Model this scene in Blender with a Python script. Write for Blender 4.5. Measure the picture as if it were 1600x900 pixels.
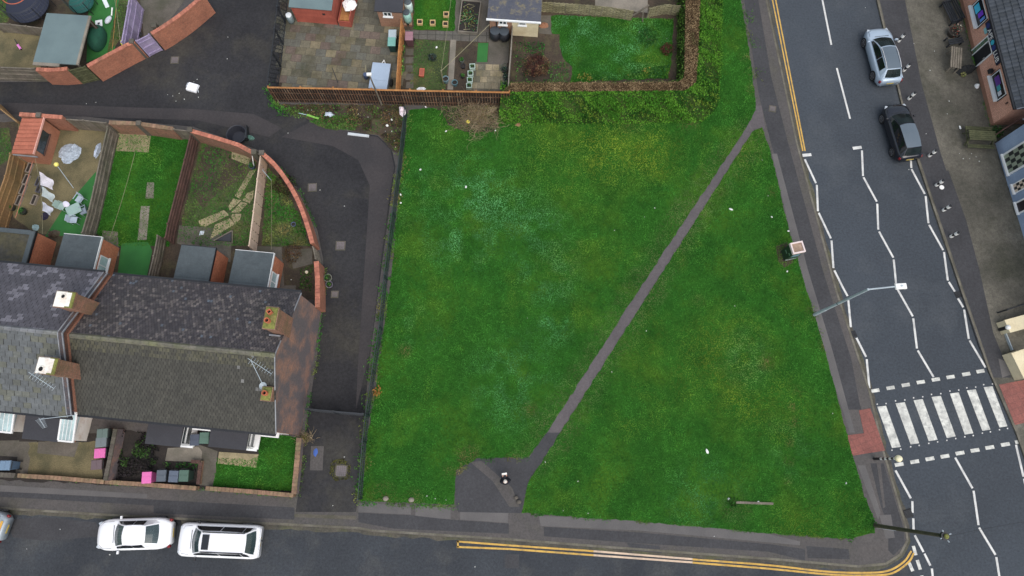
import bpy, bmesh, math, random
import numpy as np
from mathutils import Vector, Matrix, noise as mnoise

random.seed(7)
rng = np.random.default_rng(7)
for o in list(bpy.data.objects):
    bpy.data.objects.remove(o)
scene = bpy.context.scene
COL = scene.collection

# ------------------------------------------------------------------ camera, sky, sun, exposure
FPX, CAM_H = 1067.0, 44.0
TILT = math.atan(275 / FPX)
cam_d = bpy.data.cameras.new('camera')
cam_d.sensor_width = 36.0
cam_d.lens = FPX / 1600 * 36.0
cam_d.clip_start = 0.5
cam_d.clip_end = 1200
cam = bpy.data.objects.new('camera', cam_d)
cam.location = (0, 0, CAM_H)
cam.rotation_euler = (TILT, 0, 0)
COL.objects.link(cam)
scene.camera = cam

SUN_EL, SUN_AZ = math.radians(60), math.radians(150)     # high sun behind cloud, compass bearing from +Y
world = bpy.data.worlds.new('World')
scene.world = world
world.use_nodes = True
wn, wl = world.node_tree.nodes, world.node_tree.links
wn.clear()
w_out = wn.new('ShaderNodeOutputWorld')
w_bg = wn.new('ShaderNodeBackground')
w_sky = wn.new('ShaderNodeTexSky')
w_sky.sky_type = 'NISHITA'
w_sky.sun_disc = False
w_sky.sun_elevation = SUN_EL
w_sky.sun_rotation = SUN_AZ
w_sky.air_density = 1.6
w_sky.dust_density = 4.0
w_hsv = wn.new('ShaderNodeHueSaturation')
w_hsv.inputs['Saturation'].default_value = 0.6
wl.new(w_sky.outputs[0], w_hsv.inputs['Color'])
wl.new(w_hsv.outputs[0], w_bg.inputs[0])
w_bg.inputs[1].default_value = 0.145
wl.new(w_bg.outputs[0], w_out.inputs[0])

sun_d = bpy.data.lights.new('sun', 'SUN')
sun_d.energy = 0.8
sun_d.angle = math.radians(60)
sun_d.color = (1.0, 0.98, 0.96)
sun = bpy.data.objects.new('sun', sun_d)
sd = Vector((math.sin(SUN_AZ) * math.cos(SUN_EL), math.cos(SUN_AZ) * math.cos(SUN_EL), math.sin(SUN_EL)))
sun.rotation_euler = sd.to_track_quat('Z', 'Y').to_euler()
sun.location = (0, 0, 80)
COL.objects.link(sun)

scene.view_settings.view_transform = 'Standard'
scene.view_settings.look = 'None'
scene.view_settings.gamma = 1
scene.view_settings.exposure = 0.3
scene.view_settings.use_curve_mapping = False
scene.render.engine = 'CYCLES'

# ------------------------------------------------------------------ survey: plan point of a spot seen at height z
_c, _s = math.cos(TILT), math.sin(TILT)
def at(px, py, z=0.1):
    u, v = px - 800.0, 450.0 - py
    x, y, d = u, v * _c + FPX * _s, v * _s - FPX * _c
    k = (z - CAM_H) / d
    return Vector((x * k, y * k, z))
def ats(pts, z=0.1):
    return [at(p[0], p[1], z) for p in pts]
def xy(pts, z=0.1):
    return [(q.x, q.y) for q in ats(pts, z)]

# ------------------------------------------------------------------ materials
def S(r, g, b, k=1.0):
    def f(c):
        c /= 255.0
        return (c / 12.92 if c <= 0.04045 else ((c + 0.055) / 1.055) ** 2.4) * k
    return (f(r), f(g), f(b))
_mats = {}
def node_mat(name):
    m = bpy.data.materials.new(name)
    m.use_nodes = True
    nt = m.node_tree
    b = nt.nodes['Principled BSDF']
    return m, nt, b
def _mix(nt, blend, fac, a, b):
    n = nt.nodes.new('ShaderNodeMix')
    n.data_type = 'RGBA'
    n.blend_type = blend
    if isinstance(fac, (int, float)): n.inputs[0].default_value = fac
    else: nt.links.new(fac, n.inputs[0])
    for sock, val in ((n.inputs[6], a), (n.inputs[7], b)):
        if isinstance(val, tuple): sock.default_value = (*val[:3], 1)
        else: nt.links.new(val, sock)
    return n.outputs[2]
def _noise(nt, vec, scale, detail=4, rough=0.55, lo=0.35, hi=0.65):
    n = nt.nodes.new('ShaderNodeTexNoise')
    n.inputs['Scale'].default_value = scale
    n.inputs['Detail'].default_value = detail
    n.inputs['Roughness'].default_value = rough
    nt.links.new(vec, n.inputs['Vector'])
    r = nt.nodes.new('ShaderNodeMapRange')
    r.inputs[1].default_value = lo
    r.inputs[2].default_value = hi
    nt.links.new(n.outputs['Fac'], r.inputs[0])
    return r.outputs[0]
def M(name, col, col2=None, rough=0.85, var=0.25, coarse=0.6, fine=18.0, bump=0.15, metal=0.0, stain=None, stain_amt=0.0, stain_scale=0.35, spec=0.5, coat=0.0, grain=0.0):
    """matte surface: two tones in big soft patches, fine grain, optional stain of a third tone; times the face colour"""
    if name in _mats: return _mats[name]
    m, nt, b = node_mat(name)
    tc = nt.nodes.new('ShaderNodeTexCoord')
    vec = tc.outputs['Object']
    c2 = col2 or tuple(c * (1 - var) for c in col)
    out = _mix(nt, 'MIX', _noise(nt, vec, coarse), col, c2)
    if stain:
        f = _noise(nt, vec, stain_scale, 6, 0.65, 0.5, 0.68)
        mm = nt.nodes.new('ShaderNodeMath'); mm.operation = 'MULTIPLY'
        nt.links.new(f, mm.inputs[0]); mm.inputs[1].default_value = stain_amt
        out = _mix(nt, 'MIX', mm.outputs[0], out, stain)
    g = _noise(nt, vec, fine, 3, 0.6, 0.25, 0.75)
    gr = nt.nodes.new('ShaderNodeMapRange')
    gr.inputs[3].default_value = 1 - var; gr.inputs[4].default_value = 1 + var
    nt.links.new(g, gr.inputs[0])
    cmb = nt.nodes.new('ShaderNodeCombineColor')
    if grain:
        g2 = _noise(nt, vec, grain, 2, 0.7, 0.2, 0.8)
        gr2 = nt.nodes.new('ShaderNodeMapRange'); gr2.inputs[3].default_value = 1 - var * 1.3; gr2.inputs[4].default_value = 1 + var * 1.3
        nt.links.new(g2, gr2.inputs[0])
        pr = nt.nodes.new('ShaderNodeMath'); pr.operation = 'MULTIPLY'
        nt.links.new(gr.outputs[0], pr.inputs[0]); nt.links.new(gr2.outputs[0], pr.inputs[1])
        gsock = pr.outputs[0]
    else: gsock = gr.outputs[0]
    for i in range(3): nt.links.new(gsock, cmb.inputs[i])
    out = _mix(nt, 'MULTIPLY', 1.0, out, cmb.outputs[0])
    at_ = nt.nodes.new('ShaderNodeAttribute'); at_.attribute_name = 'Col'
    out = _mix(nt, 'MULTIPLY', 1.0, out, at_.outputs['Color'])
    nt.links.new(out, b.inputs['Base Color'])
    b.inputs['Roughness'].default_value = rough
    b.inputs['Metallic'].default_value = metal
    b.inputs['Specular IOR Level'].default_value = spec
    b.inputs['Coat Weight'].default_value = coat
    b.inputs['Coat Roughness'].default_value = 0.08
    if bump:
        bn = nt.nodes.new('ShaderNodeBump'); bn.inputs['Strength'].default_value = bump
        bn.inputs['Distance'].default_value = 0.02
        nt.links.new(g, bn.inputs['Height']); nt.links.new(bn.outputs[0], b.inputs['Normal'])
    _mats[name] = m
    return m
def M_brick(name, c1, c2, mortar, dark=None, dark_amt=0.0, bw=0.225, rh=0.075, ms=0.012, flat=False, rough=0.9, stain_scale=0.5, jitter=0.0, dlo=0.42, dhi=0.62):
    """brickwork or paving: bond laid along the wall's own tangent (vertical faces) or in plan (flat=True)"""
    if name in _mats: return _mats[name]
    m, nt, b = node_mat(name)
    L = nt.links
    tc = nt.nodes.new('ShaderNodeTexCoord')
    if flat:
        vec = tc.outputs['Object']
        mp = nt.nodes.new('ShaderNodeMapping'); mp.inputs['Rotation'].default_value = (0, 0, flat if isinstance(flat, float) else 0)
        L.new(vec, mp.inputs[0]); bvec = mp.outputs[0]
    else:
        ge = nt.nodes.new('ShaderNodeNewGeometry')
        cr = nt.nodes.new('ShaderNodeVectorMath'); cr.operation = 'CROSS_PRODUCT'; cr.inputs[1].default_value = (0, 0, 1)
        L.new(ge.outputs['Normal'], cr.inputs[0])
        nm = nt.nodes.new('ShaderNodeVectorMath'); nm.operation = 'NORMALIZE'; L.new(cr.outputs[0], nm.inputs[0])
        dt = nt.nodes.new('ShaderNodeVectorMath'); dt.operation = 'DOT_PRODUCT'
        L.new(nm.outputs[0], dt.inputs[0]); L.new(ge.outputs['Position'], dt.inputs[1])
        sp = nt.nodes.new('ShaderNodeSeparateXYZ'); L.new(ge.outputs['Position'], sp.inputs[0])
        cb = nt.nodes.new('ShaderNodeCombineXYZ'); L.new(dt.outputs['Value'], cb.inputs[0]); L.new(sp.outputs['Z'], cb.inputs[1])
        bvec = cb.outputs[0]
    br = nt.nodes.new('ShaderNodeTexBrick')
    br.inputs['Scale'].default_value = 1.0
    br.inputs['Brick Width'].default_value = bw
    br.inputs['Row Height'].default_value = rh
    br.inputs['Mortar Size'].default_value = ms
    br.inputs['Mortar Smooth'].default_value = 0.3
    br.inputs['Color1'].default_value = (*c1, 1); br.inputs['Color2'].default_value = (*c2, 1); br.inputs['Mortar'].default_value = (*mortar, 1)
    if flat: br.offset = 0.5 if jitter == 0 else jitter
    L.new(bvec, br.inputs['Vector'])
    out = br.outputs['Color']
    if dark:
        f = _noise(nt, tc.outputs['Object'], stain_scale, 6, 0.65, dlo, dhi)
        mm = nt.nodes.new('ShaderNodeMath'); mm.operation = 'MULTIPLY'; L.new(f, mm.inputs[0]); mm.inputs[1].default_value = dark_amt
        out = _mix(nt, 'MIX', mm.outputs[0], out, dark)
    g = _noise(nt, tc.outputs['Object'], 9.0, 4, 0.6, 0.25, 0.75)
    gr = nt.nodes.new('ShaderNodeMapRange'); gr.inputs[3].default_value = 0.72; gr.inputs[4].default_value = 1.25
    L.new(g, gr.inputs[0])
    cmb = nt.nodes.new('ShaderNodeCombineColor')
    for i in range(3): L.new(gr.outputs[0], cmb.inputs[i])
    out = _mix(nt, 'MULTIPLY', 1.0, out, cmb.outputs[0])
    at_ = nt.nodes.new('ShaderNodeAttribute'); at_.attribute_name = 'Col'
    out = _mix(nt, 'MULTIPLY', 1.0, out, at_.outputs['Color'])
    L.new(out, b.inputs['Base Color'])
    b.inputs['Roughness'].default_value = rough
    _mats[name] = m
    return m
def M_glass(name, col=(0.02, 0.03, 0.035), rough=0.06, spec=0.7):
    if name in _mats: return _mats[name]
    m, nt, b = node_mat(name)
    tc = nt.nodes.new('ShaderNodeTexCoord')
    out = _mix(nt, 'MIX', _noise(nt, tc.outputs['Object'], 1.3), col, tuple(c * 1.7 for c in col))
    nt.links.new(out, b.inputs['Base Color'])
    b.inputs['Roughness'].default_value = rough
    b.inputs['Specular IOR Level'].default_value = spec
    _mats[name] = m
    return m

MAT = {}
def setup_mats():
    m = MAT
    m['road'] = M('road_asphalt', S(67, 73, 80), S(60, 65, 71), var=0.2, grain=7.0, coarse=0.12, fine=26, bump=0.25, stain=S(84, 88, 92), stain_amt=0.4, stain_scale=0.25, spec=0.25)
    m['street'] = M('street_asphalt', S(63, 67, 72), S(51, 54, 59), var=0.22, grain=7.0, coarse=0.18, fine=22, bump=0.25, stain=S(84, 84, 82), stain_amt=0.55, stain_scale=0.3, spec=0.25)
    m['alley'] = M('alley_asphalt', S(54, 54, 56), S(40, 40, 43), var=0.24, grain=6.0, coarse=0.16, fine=20, bump=0.25, stain=S(76, 73, 64), stain_amt=0.5, stain_scale=0.22, spec=0.25)
    m['alley_brown'] = M('alley_brown_asphalt', S(60, 56, 57), S(51, 49, 51), var=0.18, grain=7.0, coarse=0.4, fine=24, bump=0.2)
    m['pave'] = M('pavement_asphalt', S(83, 79, 77), S(70, 68, 68), var=0.2, grain=7.0, coarse=0.35, fine=22, bump=0.2, stain=S(96, 92, 78), stain_amt=0.4)
    m['pave_dark'] = M('pavement_dark_patch', S(62, 62, 65), S(54, 54, 57), var=0.2, grain=7.0, coarse=0.5, fine=24, bump=0.2)
    m['pave_light'] = M('pavement_light_patch', S(98, 95, 94), S(86, 84, 84), var=0.15, coarse=0.5, fine=24, bump=0.2)
    m['pave_olive'] = M('forecourt_slab', S(103, 99, 89), S(75, 73, 65), var=0.24, coarse=0.3, fine=14, grain=5.0, bump=0.2, stain=S(60, 60, 48), stain_amt=0.85, stain_scale=0.25)
    m['kerb'] = M('kerb_concrete', S(112, 108, 98), S(88, 84, 74), var=0.2, coarse=1.2, fine=9)
    m['path'] = M('path_asphalt', S(92, 86, 88), S(83, 78, 80), var=0.14, grain=6.0, coarse=0.5, fine=24, bump=0.15)
    m['line_white'] = M('white_road_paint', S(214, 214, 210), S(190, 190, 188), var=0.1, coarse=1.5, fine=8, bump=0.05, stain=S(150, 150, 148), stain_amt=0.35, stain_scale=1.5)
    m['line_worn'] = M('worn_white_road_paint', S(214, 214, 206), S(178, 178, 172), var=0.12, coarse=2.0, fine=7, bump=0.05, stain=S(128, 130, 130), stain_amt=0.7, stain_scale=3.2)
    m['line_yellow'] = M('yellow_road_paint', S(206, 166, 84), S(186, 148, 72), var=0.14, coarse=1.5, fine=8, bump=0.05, stain=S(128, 116, 88), stain_amt=0.65, stain_scale=2.4)
    m['line_faded'] = M('faded_yellow_road_paint', S(214, 190, 164), S(196, 172, 150), var=0.12, coarse=1.5, fine=8, bump=0.05, stain=S(150, 140, 128), stain_amt=0.5, stain_scale=1.2)
    m['tactile'] = M_brick('red_tactile_paving', S(142, 88, 80), S(130, 80, 73), S(104, 72, 66), dark=S(112, 74, 68), dark_amt=0.5, bw=0.4, rh=0.4, ms=0.012, flat=1.2, jitter=0.0001)
    m['soil'] = M('bare_soil', S(72, 60, 48), S(50, 43, 34), var=0.35, coarse=0.8, fine=10, bump=0.5, stain=S(86, 84, 54), stain_amt=0.6, stain_scale=0.9)
    m['soil_dark'] = M('dark_soil', S(46, 40, 36), S(32, 29, 27), var=0.4, coarse=1.2, fine=9, bump=0.5)
    m['gravel'] = M('olive_gravel', S(118, 108, 78), S(88, 82, 58), var=0.35, coarse=0.6, fine=16, bump=0.5, stain=S(74, 74, 52), stain_amt=0.6, stain_scale=0.6)
    m['astro'] = M('artificial_turf', S(48, 112, 50), S(36, 96, 42), var=0.16, coarse=0.6, fine=24, bump=0.2)
    m['turf'] = M('turf_base', S(46, 92, 32), S(37, 78, 28), var=0.35, coarse=0.4, fine=7, bump=0.4, stain=S(80, 112, 34), stain_amt=0.5, stain_scale=0.25, spec=0.0)
    m['turf_wild'] = M('rough_turf_base', S(66, 80, 40), S(50, 62, 32), var=0.4, coarse=0.6, fine=7, bump=0.5, stain=S(104, 92, 58), stain_amt=0.7, stain_scale=0.5)
    m['slab'] = M_brick('patio_slabs', S(110, 104, 84), S(84, 82, 70), S(62, 62, 44), dark=S(70, 74, 62), dark_amt=0.6, bw=0.9, rh=0.6, ms=0.03, flat=-0.1, jitter=0.33)
    m['slab_grey'] = M_brick('grey_slabs', S(104, 100, 94), S(92, 88, 82), S(58, 58, 50), dark=S(76, 76, 70), dark_amt=0.5, bw=0.62, rh=0.62, ms=0.03, flat=0.02, jitter=0.0001)
    m['slab_sand'] = M_brick('sand_slabs', S(142, 130, 100), S(126, 118, 94), S(70, 74, 48), dark=S(106, 104, 78), dark_amt=0.5, bw=0.8, rh=0.6, ms=0.03, flat=0.5, jitter=0.4)
    m['concrete'] = M('pale_concrete', S(140, 132, 120), S(118, 112, 102), var=0.15, coarse=0.7, fine=12, stain=S(90, 88, 76), stain_amt=0.5)
    m['concrete_d'] = M('weathered_concrete', S(98, 92, 84), S(76, 73, 64), var=0.2, coarse=0.7, fine=12, stain=S(70, 72, 52), stain_amt=0.6)
    m['brick'] = M_brick('red_brick', S(166, 104, 82), S(146, 88, 70), S(150, 124, 104), dark=S(110, 70, 54), dark_amt=0.4)
    m['brick_orange'] = M_brick('orange_brick', S(206, 124, 88), S(186, 106, 74), S(176, 136, 110), dark=S(158, 98, 74), dark_amt=0.5)
    m['brick_garden'] = M_brick('dull_garden_brick', S(178, 108, 82), S(158, 92, 70), S(152, 122, 102), dark=S(126, 84, 68), dark_amt=0.6, stain_scale=0.7)
    m['brick_black'] = M_brick('blackened_brick', S(186, 130, 104), S(150, 106, 88), S(140, 124, 114), dark=S(98, 94, 98), dark_amt=0.92, stain_scale=0.7, dlo=0.33, dhi=0.55)
    m['brick_pale'] = M_brick('pale_brick', S(172, 124, 98), S(158, 112, 88), S(150, 130, 112), dark=S(124, 96, 78), dark_amt=0.3)
    m['brick_old'] = M_brick('mossy_brick', S(160, 102, 80), S(122, 82, 66), S(146, 128, 110), dark=S(96, 90, 60), dark_amt=0.45, stain_scale=1.2)
    m['brick_salmon'] = M_brick('salmon_brick', S(228, 174, 152), S(216, 162, 140), S(190, 146, 122), dark=S(158, 106, 84), dark_amt=0.3)
    m['coping'] = M('brick_coping', S(190, 122, 100), S(160, 100, 82), var=0.2, coarse=2.0, fine=6, bump=0.3, stain=S(120, 100, 78), stain_amt=0.4, stain_scale=1.0)
    m['coping_old'] = M('weathered_coping', S(146, 116, 94), S(116, 96, 76), var=0.25, coarse=2.0, fine=6, bump=0.3, stain=S(110, 112, 76), stain_amt=0.6, stain_scale=1.2)
    m['slate'] = M('roof_slate', (1, 1, 1), var=0.16, coarse=2.0, fine=7, grain=3.0, rough=0.75, bump=0.15)
    m['ridge'] = M('ridge_tile', S(112, 108, 98), S(90, 90, 78), var=0.2, coarse=2, fine=6, stain=S(108, 112, 72), stain_amt=0.6, stain_scale=0.8)
    m['lead'] = M('lead_flashing', S(150, 152, 156), S(120, 122, 128), var=0.12, coarse=2, fine=8, rough=0.5)
    m['felt'] = M('grey_roof_felt', S(82, 91, 95), S(74, 83, 87), var=0.1, coarse=0.5, fine=10, grain=3.0, stain=S(66, 72, 76), stain_amt=0.6, stain_scale=0.7, rough=0.8)
    m['felt_dark'] = M('dark_roof_felt', S(54, 55, 61), S(47, 48, 54), var=0.12, coarse=0.7, fine=10, rough=0.7)
    m['felt_moss'] = M('mossy_roof_felt', S(70, 68, 56), S(84, 80, 58), var=0.3, coarse=0.9, fine=6, stain=S(58, 60, 66), stain_amt=0.8, stain_scale=0.8)
    m['felt_teal'] = M('teal_roof_felt', S(104, 122, 124), S(96, 113, 116), var=0.07, coarse=0.7, fine=20, rough=0.85)
    m['upvc'] = M('white_upvc', S(236, 238, 238), S(224, 226, 226), var=0.04, coarse=1, fine=4, bump=0.0, rough=0.35)
    m['cream'] = M('cream_render', S(226, 214, 180), S(214, 200, 166), var=0.08, coarse=0.9, fine=10, stain=S(180, 160, 120), stain_amt=0.4, stain_scale=0.7)
    m['wood'] = M('weathered_wood', S(124, 116, 104), S(98, 92, 82), var=0.25, coarse=1.5, fine=8, bump=0.3, stain=S(92, 96, 70), stain_amt=0.4, stain_scale=0.9)
    m['wood_dark'] = M('dark_brown_wood', S(96, 70, 62), S(76, 56, 50), var=0.25, coarse=1.5, fine=8, bump=0.3)
    m['wood_tan'] = M('tan_wood', S(176, 124, 72), S(150, 100, 56), var=0.25, coarse=1.5, fine=8, bump=0.3, stain=S(110, 84, 56), stain_amt=0.4, stain_scale=0.8)
    m['wood_olive'] = M('brown_stained_panel', S(150, 116, 78), S(130, 108, 74), var=0.2, coarse=0.7, fine=8, bump=0.3, stain=S(104, 90, 56), stain_amt=0.5, stain_scale=0.7)
    m['wood_pink'] = M('pale_pink_wood', S(208, 186, 166), S(192, 170, 150), var=0.1, coarse=1.5, fine=8, bump=0.2)
    m['wood_moss'] = M('mossy_green_wood', S(88, 90, 62), S(68, 72, 48), var=0.3, coarse=2, fine=7, bump=0.3)
    m['wattle'] = M('grey_woven_panel', S(150, 144, 116), S(124, 118, 92), var=0.25, coarse=1.5, fine=9, bump=0.3, stain=S(108, 104, 74), stain_amt=0.5, stain_scale=0.9)
    m['purple'] = M('lilac_painted_wood', S(158, 146, 176), S(140, 128, 160), var=0.14, coarse=1.2, fine=9, bump=0.15, stain=S(176, 170, 176), stain_amt=0.3, stain_scale=1.5)
    m['red_paint'] = M('red_painted_wood', S(168, 88, 72), S(150, 76, 62), var=0.14, coarse=1.2, fine=9, bump=0.15)
    m['red_tile'] = M('red_pantile', S(176, 106, 84), S(160, 94, 74), var=0.15, coarse=1.4, fine=7, bump=0.2)
    m['iron'] = M('dark_iron', S(44, 48, 54), S(34, 38, 42), var=0.12, coarse=2, fine=12, rough=0.5, bump=0.05)
    m['iron_green'] = M('dark_green_iron', S(44, 58, 58), S(34, 46, 48), var=0.15, coarse=2, fine=12, rough=0.5, bump=0.05)
    m['steel'] = M('galvanised_steel', S(176, 188, 194), S(158, 170, 178), var=0.08, coarse=2, fine=12, rough=0.5, metal=0.0, bump=0.03)
    m['white'] = M('white_paint', S(240, 240, 236), S(226, 226, 222), var=0.05, coarse=2, fine=8, bump=0.03, rough=0.45)
    m['globe'] = M('pale_yellow_globe', S(248, 240, 206), S(242, 232, 190), var=0.03, coarse=2, fine=8, bump=0.0, rough=0.3)
    m['black'] = M('black_plastic', S(34, 36, 40), S(26, 28, 32), var=0.1, coarse=2, fine=10, rough=0.5, bump=0.05)
    m['rubber'] = M('black_rubber', S(30, 30, 32), S(24, 24, 26), var=0.1, coarse=3, fine=14, rough=0.9)
    m['tint'] = M('painted_plastic', (1, 1, 1), var=0.06, coarse=2, fine=6, rough=0.5, bump=0.03)   # takes its colour from the faces
    m['sand'] = M('sand_flag', S(160, 147, 114), S(136, 125, 98), var=0.16, coarse=0.9, fine=10, grain=4.0, stain=S(98, 98, 70), stain_amt=0.5)
    m['grime'] = M('kerbside_grime', S(84, 80, 70), S(66, 64, 58), var=0.25, coarse=0.8, fine=9, grain=4.0, stain=S(84, 88, 56), stain_amt=0.6, stain_scale=0.7)
    m['cloth'] = M('woven_cloth', (1, 1, 1), var=0.12, coarse=3, fine=10, rough=0.95, bump=0.1)
    m['pole_wood'] = M('telegraph_timber', S(78, 76, 56), S(60, 60, 46), var=0.25, coarse=2, fine=10, bump=0.3)
    m['leaf'] = M('leaf', (1, 1, 1), var=0.18, coarse=1.2, fine=14, rough=0.8, bump=0.0, spec=0.08)
    m['blade'] = M('grass_blade', (1, 1, 1), var=0.1, coarse=0.8, fine=14, rough=0.85, bump=0.0, spec=0.16)
    m['twig'] = M('dry_twig', S(174, 156, 128), S(132, 116, 94), var=0.25, coarse=1.5, fine=10, bump=0.0)
    m['glass'] = M_glass('window_glass')
    m['glass_pale'] = M_glass('pale_glazing', S(150, 170, 172), 0.2)
    m['autoglass'] = M_glass('car_glass', S(44, 58, 60), 0.04)
    m['autoglass_mid'] = M_glass('dark_car_glass', S(30, 37, 38), 0.08, 0.08)
    m['autoglass_dark'] = M_glass('tinted_car_glass', S(18, 21, 26), 0.04)
    m['alloy'] = M('wheel_alloy', S(150, 150, 152), S(110, 110, 114), var=0.1, coarse=4, fine=14, rough=0.35, metal=0.6)
    m['chrome'] = M('bright_trim', S(225, 226, 228), S(205, 206, 210), var=0.04, rough=0.25, metal=0.5, bump=0)
    m['lamp_red'] = M('red_lens', S(128, 30, 34), S(108, 24, 28), var=0.1, rough=0.2, bump=0)
    m['lamp_clear'] = M('clear_lens', S(200, 206, 212), S(170, 178, 186), var=0.1, rough=0.15, bump=0)
    m['plate_yellow'] = M('yellow_plate', S(196, 172, 84), S(186, 162, 76), var=0.05, rough=0.5, bump=0)
    m['paint_white'] = M('white_car_paint', S(244, 245, 248), S(240, 241, 244), var=0.02, coarse=0.5, rough=0.3, bump=0, coat=0.6)
    m['paint_silver'] = M('silver_blue_car_paint', S(172, 188, 204), S(162, 178, 194), var=0.03, coarse=0.5, rough=0.3, bump=0, metal=0.15, coat=0.6)
    m['paint_black'] = M('black_car_paint', S(24, 27, 36), S(20, 23, 31), var=0.03, coarse=0.5, rough=0.25, bump=0, coat=0.6)
    m['roof_grey'] = M('grey_car_roof', S(92, 104, 114), S(86, 98, 108), var=0.03, coarse=0.5, rough=0.35, bump=0, coat=0.4)
    m['paint_grey'] = M('steel_grey_car_paint', S(150, 160, 168), S(140, 150, 160), var=0.03, coarse=0.5, rough=0.3, bump=0, coat=0.6)
    m['skin'] = M('skin', S(206, 160, 138), S(196, 148, 126), var=0.06, coarse=4, fine=20, rough=0.6, bump=0)
    m['coat'] = M('navy_coat', S(28, 30, 40), S(20, 22, 30), var=0.2, coarse=5, fine=16, rough=0.9)
    m['blue_render'] = M('blue_grey_render', S(150, 168, 192), S(134, 152, 178), var=0.12, coarse=0.8, fine=12, stain=S(110, 126, 150), stain_amt=0.4)
setup_mats()

# ------------------------------------------------------------------ mesh builder
def root_of(o):
    while o.parent: o = o.parent
    return o
def tag(o, label=None, cat=None, group=None, kind=None):
    if label: o['label'] = label
    if cat: o['category'] = cat
    if group: o['group'] = group
    if kind: o['kind'] = kind
    return o
def thing(name, label, cat, loc=(0, 0, 0), rz=0.0, group=None):
    o = bpy.data.objects.new(name, None)
    o.empty_display_size = 0.3
    o.location = loc
    o.rotation_euler = (0, 0, rz)
    COL.objects.link(o)
    return tag(o, label, cat, group)

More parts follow.
